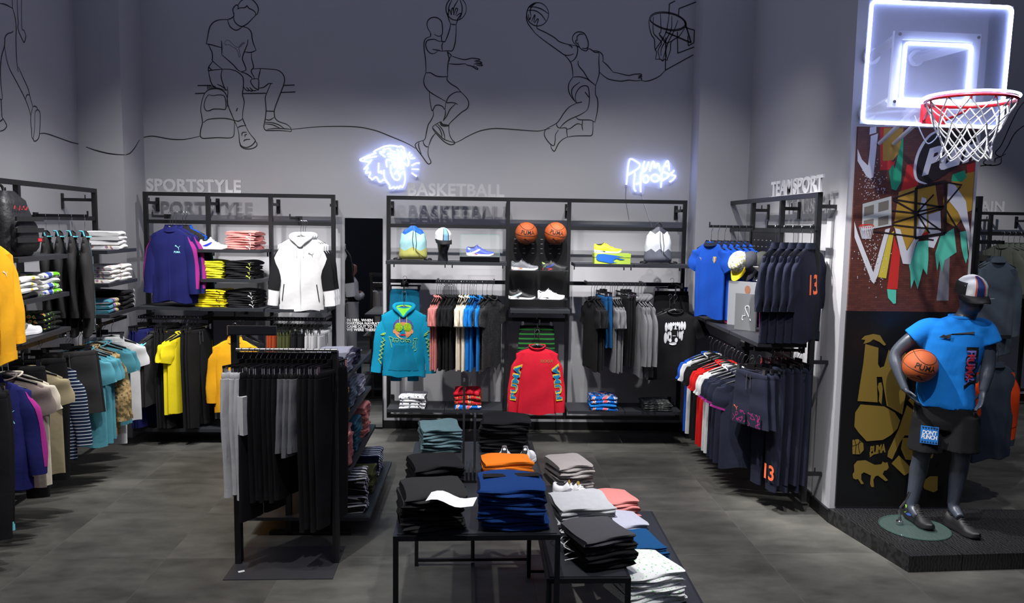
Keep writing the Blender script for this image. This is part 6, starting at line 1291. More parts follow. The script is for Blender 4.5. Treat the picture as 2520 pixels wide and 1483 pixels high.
rs = random.Random(3); prt('print_splatter', [[(x, y), (x+5, y-3), (x+6, y+4), (x+1, y+6)] for x, y in [(rs.gauss(230, 55), rs.choice((rs.gauss(480, 60), rs.gauss(1050, 110)))) for _ in range(240)]], mW, *K)
prt('logo_field', [[(700, 95), (640, 150), (580, 250), (550, 370), (560, 450), (610, 500), (720, 460), (850, 370), (960, 300), (1005, 230), (1005, 95)]], mB, *K)
lin_prt('logo_ring', [[(x, y) for x, y in catmull([(730, 90, 0), (650, 140, 0), (580, 250, 0), (550, 370, 0), (565, 460, 0), (640, 495, 0)], 5) for x, y in [(x, y)]] if False else [tuple(v[:2]) for v in catmull([(730, 90, 0), (650, 140, 0), (580, 250, 0), (550, 370, 0), (565, 460, 0), (640, 495, 0)], 5)]], .022, mW, *K)
LAY[0] += 1; tx = text_mb('Puma', .62, .03, 0, .25, 'LEFT', .95); c0 = at(2070+605/3.027, 290+330/3.027, y=YP-.0006-.0004*LAY[0])
tx.v = [(x*.40+c0.x, c0.y, c0.z-.02+y*.40+x*.13) for x, y, *_ in tx.v]; tx.v = [(min(x, PX1-.004), y, z) for x, y, z in tx.v]; tx.build('logo_lettering', mW, t, False)
trs = [[(385, 605), (760, 665)], [(385, 600), (560, 540)], [(380, 690), (560, 710)], [(380, 795), (550, 815)], [(550, 815), (760, 830)], [(245, 845), (550, 885)], [(560, 700), (770, 655)], [(565, 710), (745, 840)], [(570, 700), (690, 570)], [(780, 640), (890, 510)], [(780, 680), (880, 850)], [(790, 480), (900, 500)], [(550, 890), (690, 910)], [(570, 720), (660, 860)], [(390, 780), (760, 670)], [(390, 610), (550, 700)]]
lin_prt('hoop_truss', trs, .012, mB, *K); lin_prt('hoop_frame', [[(560, 520), (780, 470)], [(780, 470), (775, 860)], [(775, 860), (550, 895)], [(550, 895), (560, 520)]], .022, mB, *K)
prt('hoop_board', [[(160, 640), (375, 582), (375, 800), (155, 840)]], mat('mural_board', (176, 180, 176), .6), *K)
prt('hoop_board_windows', [[(172, 665), (245, 645), (243, 715), (170, 732)], [(278, 632), (355, 612), (353, 682), (276, 702)], [(168, 765), (243, 750), (240, 795), (168, 808)], [(276, 742), (353, 724), (352, 790), (275, 806)]], mat('mural_board_dark', (110, 104, 96), .6), *K)
lin_prt('hoop_rim', [ell(192, 805, 52, 10, 16)], .010, mR, *K); lin_prt('hoop_net', [[(145+k*16, 810), (160+k*10, 900)] for k in range(7)]+[[(230-k*16, 810), (212-k*9, 900)] for k in range(7)], .004, mW, *K)
# black and gold poster
G = (3.028, 2070, 770)
prt('gold_shapes', [[(180, 230), (278, 258), (275, 380), (290, 408), (320, 395), (355, 270), (370, 300), (470, 520), (480, 610), (455, 755), (340, 690), (305, 475), (265, 475), (272, 665), (122, 655), (150, 470), (165, 375)], [(145, 680), (320, 695), (400, 740), (440, 800), (420, 860), (370, 910), (310, 945), (190, 955), (130, 890), (98, 845), (105, 740)],
 [(490, 685), (560, 740), (600, 800), (540, 915), (475, 910), (440, 960), (380, 1090), (345, 1070), (350, 1030), (430, 860)], [(460, 930), (540, 925), (600, 1000), (560, 1100), (480, 1090), (445, 1010)], [(375, 1120), (430, 1060), (470, 1100), (540, 1170), (470, 1210)], [(430, 270), (480, 255), (490, 500), (470, 520), (400, 400)], [(500, 650), (560, 590), (640, 620), (640, 760), (575, 730)], [(600, 1260), (660, 1215), (720, 1215), (718, 1320), (690, 1335), (620, 1310)], [(640, 1085), (690, 1040), (680, 1080)],
 [(95, 1130), (120, 1100), (180, 1095), (250, 1130), (300, 1125), (310, 1105), (325, 1115), (345, 1110), (355, 1150), (340, 1170), (320, 1175), (310, 1200), (350, 1245), (330, 1252), (275, 1210), (255, 1215), (240, 1240), (245, 1295), (225, 1295), (215, 1270), (222, 1210), (170, 1185), (150, 1200), (150, 1240), (170, 1270), (150, 1275), (125, 1235), (110, 1240), (90, 1230), (85, 1200), (98, 1180)],
 [(210, 1035), (225, 1045), (260, 1040), (285, 1020), (280, 1045), (240, 1055), (215, 1075)], [(150, 195), (175, 170), (240, 155), (290, 165), (310, 200), (335, 235), (320, 243), (285, 215), (240, 195), (215, 215), (165, 230), (180, 200)], [(280, 520), (300, 515), (310, 560), (305, 640), (300, 680), (280, 655), (285, 600), (272, 550)], [(84, 945), (127, 938), (165, 970), (168, 1020), (140, 1052), (84, 1050)]], gold, *G)
lin_prt('gold_ball_seams', [[(84, 990), (110, 985), (140, 965), (155, 955)], [(100, 940), (112, 990), (105, 1050)], [(140, 942), (128, 990), (140, 1050)]], .005, gfx_k, *G)
LAY[0] += 1; c0 = at(2070+272/3.028, 770+1018/3.028, y=YP-.0006-.0004*LAY[0]); w = text_mb('PUMA', .075, .004, 0, 0, 'CENTER', .95); w.v = [(x*.62+c0.x, c0.y, c0.z+y*1.2+x*.12) for x, y, *_ in w.v]; w.build('gold_lettering', gold, t, False)
# ------------------------------------------------------------------ neon basketball hoop on the pillar
BX, BY, BZ = 2.97, 5.25, 3.42
t = thing('basketball_hoop', 'glass basketball backboard edged with white neon, red rim and white net', 'basketball hoop', (BX, BY, BZ)); t.rotation_euler = (0, R(1.2), 0); t.scale = (1.094, 1.094, 1.094)
gbd = MB().b2((-.445, -.005, -.37), (.445, .005, .37)).build('glass_board', mat('board_glass', (196, 206, 240), .03, 0, alpha=.16, spec=.6), t, False)
HN = neon_mat('neon_hoop', (.52, .60, 1.0), 14.0)
def rrect(w, h, r, y, cx=0, cz=0):
    o = []
    for sx, sz, a0 in ((1, 1, 0), (-1, 1, 90), (-1, -1, 180), (1, -1, 270)):
        o += [(cx+sx*(w-r)+r*math.cos(R(a0+22.5*k)), y, cz+sz*(h-r)+r*math.sin(R(a0+22.5*k))) for k in range(5)]
    return o
MB().tube(rrect(.435, .362, .03, -.012), .0105, 8, True).build('neon_border', HN, gbd); MB().tube(rrect(.205, .168, .02, -.012, .0, -.045), .0095, 8, True).build('neon_target', HN, gbd)
wf = mat('white_steel', (214, 216, 222), .35)
fr = MB()
for a_, b_ in (((-.27, .006, -.26), (-.22, .03, .20)), ((.22, .006, -.26), (.27, .03, .20)), ((-.22, .006, .15), (.22, .03, .20)), ((-.22, .006, -.26), (.22, .03, -.205))): fr.b2(a_, b_)
fr.build('mount_frame', wf, t, False)
for x in (-.245, .245):
    for z in (-.23, .175): MB().tube([(x, -.006, z), (x, -.012, z)], .010, 10).build('bolt', CHROME, t)
    for z in (.16, -.22): MB().tube([(x, .03, z), (x*.62, .52, z)], .038, 4).build('wall_arm', wf, t, False); MB().tube([(x*.62, .52, z), (x*.62, .546, z)], .055, 18).build('wall_plate', wf, t)
for x in (-.05, .05): MB().tube([(x, .02, -.22), (x, .53, -.42)], .014, 8).build('brace', wf, t)
MB().tube(catmull([(-.08, .05, -.3), (.0, .1, -.40), (.06, .12, -.46), (.10, .1, -.42), (.10, .08, -.36)], 5), .004, 6).build('cable', wf, t)
rim = mat('rim_red', (196, 24, 34), .35); RY, RZ, RR = -.385, -.275, .228
MB().b2((-.075, -.03, -.36), (.075, -.004, -.24)).build('rim_bracket', rim, t, False)
rmo = MB().tube([(RR*math.cos(6.2832*k/40), RY+RR*math.sin(6.2832*k/40), RZ) for k in range(40)], .010, 8, True).build('rim', rim, t)
MB().tube([((RR+.012)*math.cos(6.2832*k/40), RY+(RR+.012)*math.sin(6.2832*k/40), RZ+.018) for k in range(40)], .007, 8, True).build('neon_rim', HN, rmo)
for sd in (-1, 1): MB().tube([(sd*.06, -.02, -.34), (sd*.12, RY+.19, RZ-.01)], .009, 8).build('rim_strut', rim, t)
net = mat('net_white', (225, 226, 230), .8); n = 12
rows = [(RR-.004, RZ-.01), (RR*.86, RZ-.075), (RR*.74, RZ-.14), (RR*.62, RZ-.20), (RR*.55, RZ-.255), (RR*.56, RZ-.30), (RR*.62, RZ-.335)]
rn = random.Random(8)
P_ = [[Vector((r*math.cos(6.2832*(k+.5*(i % 2))/n)+rn.uniform(-.006, .006), RY+r*math.sin(6.2832*(k+.5*(i % 2))/n)+rn.uniform(-.006, .006), z+rn.uniform(-.008, .008))) for k in range(n)] for i, (r, z) in enumerate(rows)]
for i in range(len(rows)-1):
    m = MB()
    for k in range(n):
        for d in ((0, -1) if i % 2 == 0 else (0, 1)): m.tube([P_[i][k], (P_[i][k]+P_[i+1][(k+d) % n])/2+Vector((0, 0, -.004)), P_[i+1][(k+d) % n]], .0042, 5)
    tag(m.build('net', net, rmo), kind='stuff')
for k in range(n): MB().tube([(RR*math.cos(6.2832*k/n), RY+RR*math.sin(6.2832*k/n), RZ-.008), P_[0][k]-Vector((0, 0, .012))], .005, 5).build('net_hook', rim, rmo)
# ------------------------------------------------------------------ plinth and mannequin
ZP = .115
wood = bpy.data.materials.new('black_wood'); wood.use_nodes = True; nt = wood.node_tree; b = nt.nodes['Principled BSDF']; tc = nt.nodes.new('ShaderNodeTexCoord'); wv = nt.nodes.new('ShaderNodeTexWave'); wv.inputs['Scale'].default_value = 14; wv.inputs['Distortion'].default_value = 9; wv.inputs['Detail'].default_value = 4; wv.inputs['Detail Scale'].default_value = 1.2
cr = nt.nodes.new('ShaderNodeValToRGB'); cr.color_ramp.elements[0].color = (*lin((14, 14, 15)), 1); cr.color_ramp.elements[1].color = (*lin((40, 40, 42)), 1); nt.links.new(tc.outputs['Object'], wv.inputs[0]); nt.links.new(wv.outputs['Fac'], cr.inputs[0]); nt.links.new(cr.outputs[0], b.inputs['Base Color']); b.inputs['Roughness'].default_value = .42
c1 = at(2030, 1254, z=ZP); c2 = at(2238, 1368, z=ZP); c3 = at(2520, 1360, z=ZP); s1 = at(2335, 1298, z=ZP); s2 = at(2372, 1366, z=ZP)
t = thing('display_plinth', 'low black wooden plinth in two sections under the mannequin', 'plinth', (0, 0, 0))
dr = (c3-c2).normalized(); far = c2+dr*1.9
mid = c2+dr*((s2-c2).dot(dr)); bk1 = Vector((2.68, 5.845, ZP)); mb2 = Vector((mid.x-.05, 5.845, ZP))
def slab(p, e): return MB().poly([(q.x, q.y, 0) for q in p], (0, 0, ZP-e))
slab([bk1, c2, mid-dr*.003, mb2-dr*.003], 0).build('plinth_section', wood, t, False); slab([mb2+dr*.003, mid+dr*.003, far, Vector((far.x, 5.845, ZP))], 0).build('plinth_section', wood, t, False)
O = at(2318, 1275, z=ZP); O = Vector((O.x, O.y, 0)); YM = 5.56; O = Vector((at(2318, 900, y=YM).x, YM, 0))
vv = Vector((O.x, O.y, 0)).normalized(); ux = Vector((vv.y, -vv.x, 0)); MA = math.atan2(ux.y, ux.x)
man = thing('mannequin', 'grey mannequin in blue tee and black shorts holding a ball', 'mannequin', (O.x, O.y, ZP), MA)
def mpt(px, py, d=0.0):                                        # pixel on the plane through the mannequin, d metres nearer the camera
    p = atp(px, py, O-vv*d, vv)-Vector((O.x, O.y, ZP)); return Vector((p.dot(ux), p.dot(vv), p.z))
def limb(m, pts, rad, n=14): 
    q = catmull([(*p, ) for p in pts], 5); k = len(q)-1; rr = []
    for i in range(len(q)):
        u = i/k*(len(rad)-1); j = min(int(u), len(rad)-2); rr.append(rad[j]+(rad[j+1]-rad[j])*(u-j))
    m.tube(q, rr, n)
def blob(m, c_, r, n=12): m.loft([[(c_[0]+r[0]*math.sin(a)*math.cos(6.2832*k/n), c_[1]+r[1]*math.sin(a)*math.sin(6.2832*k/n), c_[2]+r[2]*math.cos(a)) for k in range(n)] for a in [math.pi*(i+.05)/8.1 for i in range(9)]])
def hand(m, wrist, dirv, side, palm_n, sc=1.0, curl=.35):
    """five separate fingers rooted in a palm"""
    d = dirv.normalized(); s_ = side-d*side.dot(d); s_.normalize(); nn = d.cross(s_)
    if nn.dot(palm_n) < 0: nn = -nn
    palm = [wrist, wrist+d*.045*sc, wrist+d*.088*sc]
    m.loft([[p+s_*(w*math.cos(6.2832*k/14))*sc+nn*(h*math.sin(6.2832*k/14))*sc for k in range(14)] for p, w, h in zip(palm, (.026, .038, .040), (.020, .017, .013))])
    for i, ln in enumerate((.070, .082, .078, .060)):
        b0 = wrist+d*.080*sc+s_*(-.030+.020*i)*sc; p = b0; dd = d.copy(); pts = [p]
        for j in range(3): dd = (dd+nn*curl*(.5+.5*j)*.6).normalized(); p = p+dd*ln*sc*(.45, .32, .23)[j]; pts.append(p)
        limb(m, pts, [.0098*sc, .0092*sc, .0086*sc, .0066*sc], 8)
    b0 = wrist+d*.022*sc-s_*.026*sc; td = (d*.7-s_*.75+nn*.35).normalized(); limb(m, [b0, b0+td*.03*sc, b0+td*.055*sc+d*.012*sc, b0+td*.068*sc+d*.034*sc], [.014*sc, .012*sc, .010*sc, .007*sc], 8)
bd = MB()
hipz = mpt(2325, 1000).z; kz = mpt(2300, 1140).z
hip = mpt(2325, 985); chest = mpt(2347, 862); neckb = mpt(2366, 782)
# torso rings under the clothes
bd.loft([[(c_.x+a_*math.cos(6.2832*k/20), c_.y+b_*math.sin(6.2832*k/20), c_.z) for k in range(20)] for c_, a_, b_ in ((mpt(2325, 1050), .12, .09), (mpt(2325, 1000), .165, .11), (mpt(2328, 940), .145, .10), (mpt(2342, 880), .17, .115), (mpt(2350, 830), .185, .115), (mpt(2355, 803), .15, .09), (mpt(2362, 788), .075, .07), (mpt(2368, 775), .06, .065))])
rs_, re_, rw_ = mpt(2278, 815), mpt(2204, 872, .05), mpt(2228, 958, .17)
limb(bd, [rs_, (rs_+re_)/2+Vector((-.01, 0, .02)), re_, (re_*.55+rw_*.45)+Vector((-.012, 0, 0)), rw_], [.062, .056, .050, .046, .046, .036, .028])
ls_, le_, lw_ = mpt(2428, 812), mpt(2432, 895, .0), mpt(2420, 962, .07)
limb(bd, [ls_, (ls_+le_)/2, le_, (le_+lw_)/2, lw_], [.062, .054, .047, .044, .029])
hand(bd, rw_, mpt(2252, 985, .20)-rw_, Vector((-.3, .9, .1)), Vector((.5, 0, .8)), 1.0, .25)
hand(bd, lw_, mpt(2412, 1000, .10)-lw_, Vector((.3, -.9, 0)), Vector((-1, -.2, 0)), 1.0, .5)
for hx, kx, ax, ay, ddp in ((2283, 2268, 2243, 1243, .10), (2368, 2366, 2345, 1243, .02)):
    h_, k_, a_ = mpt(hx, 1010), mpt(kx, 1118, .05), mpt(ax, ay, ddp*.3)
    limb(bd, [h_, (h_+k_)/2, k_, k_*.62+a_*.38+Vector((0, .025, 0)), a_], [.098, .092, .082, .066, .060, .064, .052, .040])
    limb(bd, [a_, a_+Vector((.02, -.03, -.03)), a_+Vector((.05, -.09, -.055))], [.040, .038, .030])
limb(bd, [mpt(2366, 790), mpt(2376, 772), mpt(2388, 748)], [.062, .057, .058])
hc = mpt(2380, 776); hd_ = head_mb(1.02); hd_.xf(Matrix.Translation(hc+Vector((0.0, .0, -.085))) @ Matrix.Rotation(R(28), 4, 'Z') @ Matrix.Rotation(R(6), 4, 'X')); bd.add(hd_.v, hd_.f)
o = bd.build('body', hm, man); md = o.modifiers.new('remesh', 'REMESH'); md.mode = 'VOXEL'; md.voxel_size = .0065; md.use_smooth_shade = True; sm = o.modifiers.new('smooth', 'SMOOTH'); sm.iterations = 6; sm.factor = .5
# cap on the head
hw = man.matrix_world if False else Matrix.Translation((O.x, O.y, ZP)) @ Matrix.Rotation(MA, 4, 'Z')
capm = hw @ Matrix.Translation(hc+Vector((.012, -.030, .165))) @ Matrix.Rotation(R(28), 4, 'Z') @ Matrix.Rotation(R(8), 4, 'X') @ Matrix.Scale(1.26, 4)
tcap = cap(capm, 'white cap with black brim and orange and blue stripe on the mannequin', dict(side=g_white, front=g_white, brim=g_black, stripe=navyc, edge=orr, strap=g_white))
MB().lathe([(.001, .002), (.011, .0015), (.012, 0)], 14).xf(Matrix.Translation((.045, -.135, .0)) @ Matrix.Rotation(R(-20), 4, 'X')).build('brim_badge', g_white, tcap)
def cap_side(sd): return MB().loft([[(sd*(.0805*math.cos(R(a))*lerp_tab([(0, 1), (.5, .96), (.8, .74), (1, .30)], u)), .1005*math.sin(R(a))*lerp_tab([(0, 1), (.5, .97), (.8, .76), (1, .30)], u), .105*u+.001) for a in [-38+q_*14*(1-.25*u) for q_ in range(9)]] for u in (0, .12, .24, .36, .48, .58, .66)], False, False, False)
for sd in (-1, 1): cap_side(sd).build('side_panel', g_black, tcap)
# tee
tm_ = fab('tee_blue', (18, 118, 205), .05); RT = [(mpt(2324, 998), .198, .140), (mpt(2324, 985), .200, .140), (mpt(2326, 950), .190, .132), (mpt(2330, 915), .186, .130), (mpt(2340, 880), .196, .135), (mpt(2347, 845), .212, .136), (mpt(2351, 818), .215, .125), (mpt(2355, 800), .190, .105), (mpt(2360, 788), .130, .085), (mpt(2364, 780), .085, .072), (mpt(2366, 776), .078, .070)]
def trow(c_, a_, b_, i): return [(c_.x+a_*sgnpow(math.cos(6.2832*k/48), .9)*(1+.012*math.sin(k*1.7+i)), c_.y+b_*sgnpow(math.sin(6.2832*k/48), .9)*(1+(.045 if i < 5 else .015)*math.sin(k*1.05+i*.9)), c_.z+.006*math.sin(k*.8+i) * (i < 3)) for k in range(48)]
ts = MB().loft([trow(c_, a_, b_, i) for i, (c_, a_, b_) in enumerate(RT)], True, True)
for sl_, rr in (([mpt(2318, 812), mpt(2285, 812), mpt(2266, 820, .02), mpt(2246, 834, .03)], [.085, .092, .088, .084, .086]), ([mpt(2390, 812), mpt(2416, 812), mpt(2428, 826), mpt(2436, 846)], [.085, .090, .084, .080, .082])): limb(ts, sl_, rr, 24)
o = ts.build('tshirt', tm_, man); o['label'] = 'bright blue tee with a printed chest'; teeo = o
def cloth_remesh(o, v=.008, it=5):
    md = o.modifiers.new('remesh', 'REMESH'); md.mode = 'VOXEL'; md.voxel_size = v; md.use_smooth_shade = True; sm = o.modifiers.new('smooth', 'SMOOTH'); sm.iterations = it; sm.factor = .5
cloth_remesh(o)
MB().tube([(mpt(2366, 776).x+.080*math.cos(6.2832*k/28), mpt(2366, 776).y+.073*math.sin(6.2832*k/28), mpt(2366, 778).z+.004-.014*(math.sin(6.2832*k/28) < 0)*abs(math.sin(6.2832*k/28))) for k in range(28)], .008, 6, True).build('neckband', tm_, teeo)
def tfront(x, z):                                              # front surface of the tee
    for (c0, a0, b0), (c1_, a1, b1) in zip(RT, RT[1:]):
        if c0.z <= z <= c1_.z: u = (z-c0.z)/(c1_.z-c0.z); cx = c0.x+(c1_.x-c0.x)*u; a_ = a0+(a1-a0)*u; b_ = b0+(b1-b0)*u; cy = c0.y+(c1_.y-c0.y)*u; q = min(.98, abs(x-cx)/a_); return cy-b_*(1-q**2.2)**.5*1.05-.010
    return -.15
for dx, m_, e in ((0, g_black, 0), (-.004, mat('print_purple2', (120, 110, 190), .8), .002), (-.006, mat('print_scarlet', (200, 40, 60), .8), .004)):
    w = text_mb('PUMA', .115 if e == 0 else .10 if e < .003 else .075, .008 if e == 0 else .002, 0, 0, 'CENTER', .95); c0 = mpt(2388, 898); v = []
    for X, Y, *_ in w.v: xx, zz_ = c0.x+Y*.8+dx, c0.z-X*1.0; v.append((xx, tfront(xx, zz_)-e, zz_))
    w.v = v; w.build('tee_lettering', m_, teeo, False)
c0 = mpt(2358, 818); bar = MB().poly([(c0.x+X, tfront(c0.x+X, c0.z+Y), c0.z+Y) for X, Y in ((-.12, -.03), (-.09, -.005), (-.08, -.012), (.10, .012), (.10, .028), (-.04, .004), (-.05, -.03))]); bar.build('tee_print_bar', g_black, teeo, False)
# shorts
shm = fab('shorts_black', (16, 16, 19), .05); m = MB()
m.loft([[(c_.x+a_*math.cos(6.2832*k/36), c_.y+b_*math.sin(6.2832*k/36), c_.z) for k in range(36)] for c_, a_, b_ in ((mpt(2325, 975), .180, .125), (mpt(2325, 1000), .205, .140), (mpt(2326, 1030), .215, .145), (mpt(2326, 1052), .205, .135))])
for hx, kx, w0, sd in ((2288, 2279, .115, -1), (2368, 2362, .115, 1)):
    h_, k_ = mpt(hx, 1020), mpt(kx, 1106, .04); m.loft([[(p.x+a_*math.cos(6.2832*k/28)*(1+.02*math.sin(k*2)), p.y+a_*1.02*math.sin(6.2832*k/28)*(1+.05*math.sin(k*1.3)), p.z) for k in range(28)] for p, a_ in ((h_, w0*1.02), (h_*.6+k_*.4, w0*1.08), (h_*.2+k_*.8, w0*1.10), (k_, w0*1.12))])
sho = m.build('shorts', shm, man); cloth_remesh(sho)
pc = mpt(2287, 1070, .168); bl_ = mat('patch_blue', (26, 110, 190), .6)
MB().b2((pc.x-.058, pc.y-.003, pc.z-.065), (pc.x+.058, pc.y, pc.z+.065)).build('patch', bl_, sho, False)
w = text_mb("DON'T\nFLINCH", .038, .001, 0, .1, 'CENTER', .9, .8); w.v = [(pc.x+x*.85, pc.y-.004, pc.z+y*1.1) for x, y, *_ in w.v]; w.build('patch_lettering', g_white, sho, False)
for zz_, sg in ((.058, -1), (-.058, 1)):
    for k in range(6): x0 = pc.x-.05+k*.018; MB().poly([(x0, pc.y-.004, pc.z+zz_), (x0+.014, pc.y-.004, pc.z+zz_), (x0+.007, pc.y-.004, pc.z+zz_+sg*.016)]).build('patch_triangle', g_black, sho, False)
# shoes, glass base and ankle rod
for ax_, rt, lb in ((2243, -55, 'l'), (2345, -48, 'r')):
    sgrp = {'sole': g_black, 'upper': g_black, 'heel': g_lime, 'stripe': mat('shoe_blue', (60, 90, 170), .6), 'laces': g_black}
    a_ = mpt(ax_, 1243, .02); dr_ = Vector((math.cos(R(rt)), math.sin(R(rt)), 0)); hp_ = a_-dr_*.055
    for k, me in SH.items():
        if k in ('toe', 'wedge') or (lb == 'r' and k in ('heel', 'stripe')): continue
        for me_ in (me if isinstance(me, list) else [me]): q = obj('shoe_'+k, me_, sgrp.get(k, g_black), man, (hp_.x, hp_.y, .012 if lb == 'l' else .002)); q.rotation_euler = (0, 0, R(rt)); q.scale = (1.1, 1.1, 1.1)
gb = thing('glass_base', 'round clear glass base plate under the mannequin foot', 'base plate', (at(2250, 1297, z=ZP+.005).x, at(2250, 1297, z=ZP+.005).y, ZP+.001))
MB().lathe([(.235, 0), (.24, .005), (.235, .010)], 48).build('glass_disc', mat('disc_glass', (150, 190, 180), .02, 0, alpha=.07, spec=.8), gb)
MB().tube([(.24*math.cos(6.2832*k/48), .24*math.sin(6.2832*k/48), .005) for k in range(48)], .004, 6, True).build('disc_edge', mat('disc_edge', (60, 90, 84), .1, alpha=.55), gb)
MB().lathe([(.025, .010), (.025, .03), (.012, .034), (.010, .06)], 16, (-.08, .06, 0)).tube(catmull([(-.08, .06, .05), (-.085, .06, .12), (-.05, .05, .19), (-.03, .04, .26)], 5), .009, 8).build('support_rod', CHROME, gb)
pb_ = hw @ mpt(2264, 899, .16); ball(pb_, 'orange basketball held under the mannequin arm', .121, .30, .22, MA+.35)
# ------------------------------------------------------------------ goods on the right wall shelves
def board(x, y, w, h, rot, m, name, label, cat):
    t = thing(name, label, cat, FRR.w(x, y, ZS8+.001), FRR.a+rot); MB().b2((-w/2, -.006, 0), (w/2, .006, h)).build('panel', m, t, False); return t
t = board(FRR.pix(1820, 790, -.22).x, -.20, .30, .42, .75, mat('poster_photo', (150, 152, 158), .5), 'photo_board', 'upright photo board of a man in dark sportswear behind the boot', 'poster')
dk = mat('poster_dark', (34, 38, 44), .5); sk = mat('poster_skin', (150, 104, 80), .5)
MB().poly([(-.06, -.0075, 0), (.13, -.0075, 0), (.12, -.0075, .22), (.07, -.0075, .30), (.03, -.0075, .30), (-.05, -.0075, .22)]).build('printed_figure', dk, t, False)
MB().poly([(.05+.03*math.cos(6.2832*k/14), -.0078, .345+.04*math.sin(6.2832*k/14)) for k in range(14)]).build('printed_head', sk, t, False); MB().poly([(.02, -.008, .30), (.035, -.008, .30), (.06, -.008, .2), (.03, -.008, .2)]).build('printed_sash', g_blue, t, False)
t = board(FRR.pix(1834, 796, -.27).x, -.27, .21, .33, .75, mat('board_grey', (104, 106, 110), .5), 'logo_board', 'grey upright board with a white monogram in front of the photo board', 'sign')
lg = MB(); lg.tube([(-.02, -.0075, .09), (-.03, -.0075, .10), (-.025, -.0075, .13), (0, -.0075, .13), (0, -.0075, .19), (.04, -.0075, .12), (.04, -.0075, .19)], .004, 5).tube(catmull([(.04, -.0075, .19), (.03, -.0075, .22), (0, -.0075, .215), (.0, -.0075, .19)], 4), .004, 5).tube([(.045, -.0075, .11), (.055, -.0075, .09)], .004, 5); lg.build('monogram', WHITE, t)
p = FRR.pix(1778, 792, -.34); s_ = shoe(FRR.M(p.x, -.30, ZS8+.001, 2.5) @ Matrix.Scale(1.0, 4), 'dark navy football boot with magenta sole on the right shelf', dict(sole=mat('boot_mag', (150, 30, 100), .5), upper=mat('boot_navy', (50, 50, 70), .6), stripe=numb, laces=g_grey))
stm = MB()
# caps hanging on a peg
a3 = rk3['_x0']; xc = FRR.pix(1822, 612, -.43).x; zc = FRR.pix(1830, 606, -.3).z
MB().b2((xc-a3-.004, -.46, zc-.004), (xc-a3+.004, -.012, zc+.004)).build('cap_peg', BLACK, rk3, False)
ylm = mat('cap_yellow', (232, 210, 20), .7); wpr = blotch('cap_graffiti', [(0, (228, 228, 226)), (.52, (120, 124, 110)), (.6, (220, 210, 90))], 60, 1); nvm = mat('cap_dark', (34, 36, 48), .8); gkm = mat('cap_green', (28, 30, 28), .8)
for k, (y, f_, b_, lb) in enumerate(((-.43, wpr, ylm, 'white patterned cap with yellow brim hanging on the peg'), (-.33, nvm, nvm, 'dark navy cap hanging behind the yellow-brimmed cap'), (-.23, gkm, gkm, 'dark green cap with a number patch hanging on the peg'), (-.13, nvm, nvm, 'rearmost dark cap hanging on the peg'))):
    t = cap(FRR.M(xc+.0, y, zc-.14, .55) @ Matrix.Rotation(R(58), 4, 'X'), lb, dict(side=f_, front=f_, brim=b_))
    if k == 2:
        MB().b2((-.034, -.168, -.012), (.034, -.10, -.006)).build('number_patch', g_white, t, False); w = text_mb('92', .05, .002); w.v = [(x, -.135+y*1.0, -.005) for x, y, *_ in w.v]; w.build('number', g_black, t, False)
        MB().b2((.045, -.11, .06), (.10, -.108, .14)).build('price_tag', DEFM['tag'], t, False)
# ------------------------------------------------------------------ zone beyond the pillar
F5 = Fr(3.98, 6.27, math.pi/2)
rk5 = rack('black steel rack on the back of the pillar wall with olive jackets', F5, [0, .9, 1.8], ZT, .2, [(2.20, 0, 2), (1.35, 0, 2)], (.33,))
hang_bar(F5, rk5, .1, 1.7, 2.24, -.30); hang_bar(F5, rk5, .1, 1.7, 1.36, -.30); shelf(F5, rk5, .12, 1.75, 1.44, -.44)
f_ol2 = fab('dark_olive', (52, 54, 46)); f_bgr = fab('steel_blue', (78, 88, 100))
for k, (x, m) in enumerate(((.16, f_bgr), (.26, f_bgr), (.42, f_ol2), (.52, f_ol2), (.62, f_ol2), (.74, f_ol2), (.86, f_ol2))):
    lb = (ORD[k]+' steel blue jacket on the rack behind the pillar') if k < 2 else (ORD[k-2]+' dark olive jacket on the rack behind the pillar')
    hang_top(F5, x, -.30-.03*k, 2.24, R(90)+.30, jack(1, .80), {'main': m, 'rib': m}, 'jacket', lb, 'jacket', 'jackets behind the pillar', 'hanger of the '+lb)
for k in range(3):
    lb = ORD[k]+' orange and slate jacket on the low bar behind the mannequin'
    hang_top(F5, .06+.11*k, -.30, 1.36, R(90)+.35, cut('ojk', lambda: shirt_style('jacket', .48, .80, .06, 71, out=9, sl=.66, extras=('panel',))[1]), {'main': f_slate, 'rib': f_slate, 'stripe': f_org, 'sleeve': f_org}, 'jacket', lb, 'jacket', 'orange jackets behind the mannequin', 'hanger of the '+lb)
for k in range(5):
    lb = ORD[k]+' dark olive trousers on the low bar behind the orange jackets'; hang_bot(F5, .56+.11*k, -.34, 1.36, R(90)+.25, pant(k % 3, 1.0), {'main': f_ol2 if k % 2 else f_black}, 'trousers', lb, 'trousers', 'trousers behind the orange jackets', 'clip hanger of the '+lb)
F6 = Fr(0, 10.0, 0)
rk6 = rack('black steel rack on the far wall below the letters TRAIN', F6, [F6.pix(2330, 520, 0).x, F6.pix(2440, 520, 0).x, F6.pix(2540, 520, 0).x, F6.pix(2640, 520, 0).x], 2.58, .2, [(2.3, 0, 3), (1.4, 0, 3)])
rack_letters('TRAIN', F6, (2368, 505), (2471, 505), 0, 2.584, 'white standing letters reading TRAIN on the far rack')
shelf(F6, rk6, F6.pix(2440, 700, 0).x, F6.pix(2640, 700, 0).x, 1.55); hang_bar(F6, rk6, F6.pix(2440, 700, 0).x+.1, F6.pix(2640, 700, 0).x, 1.36)
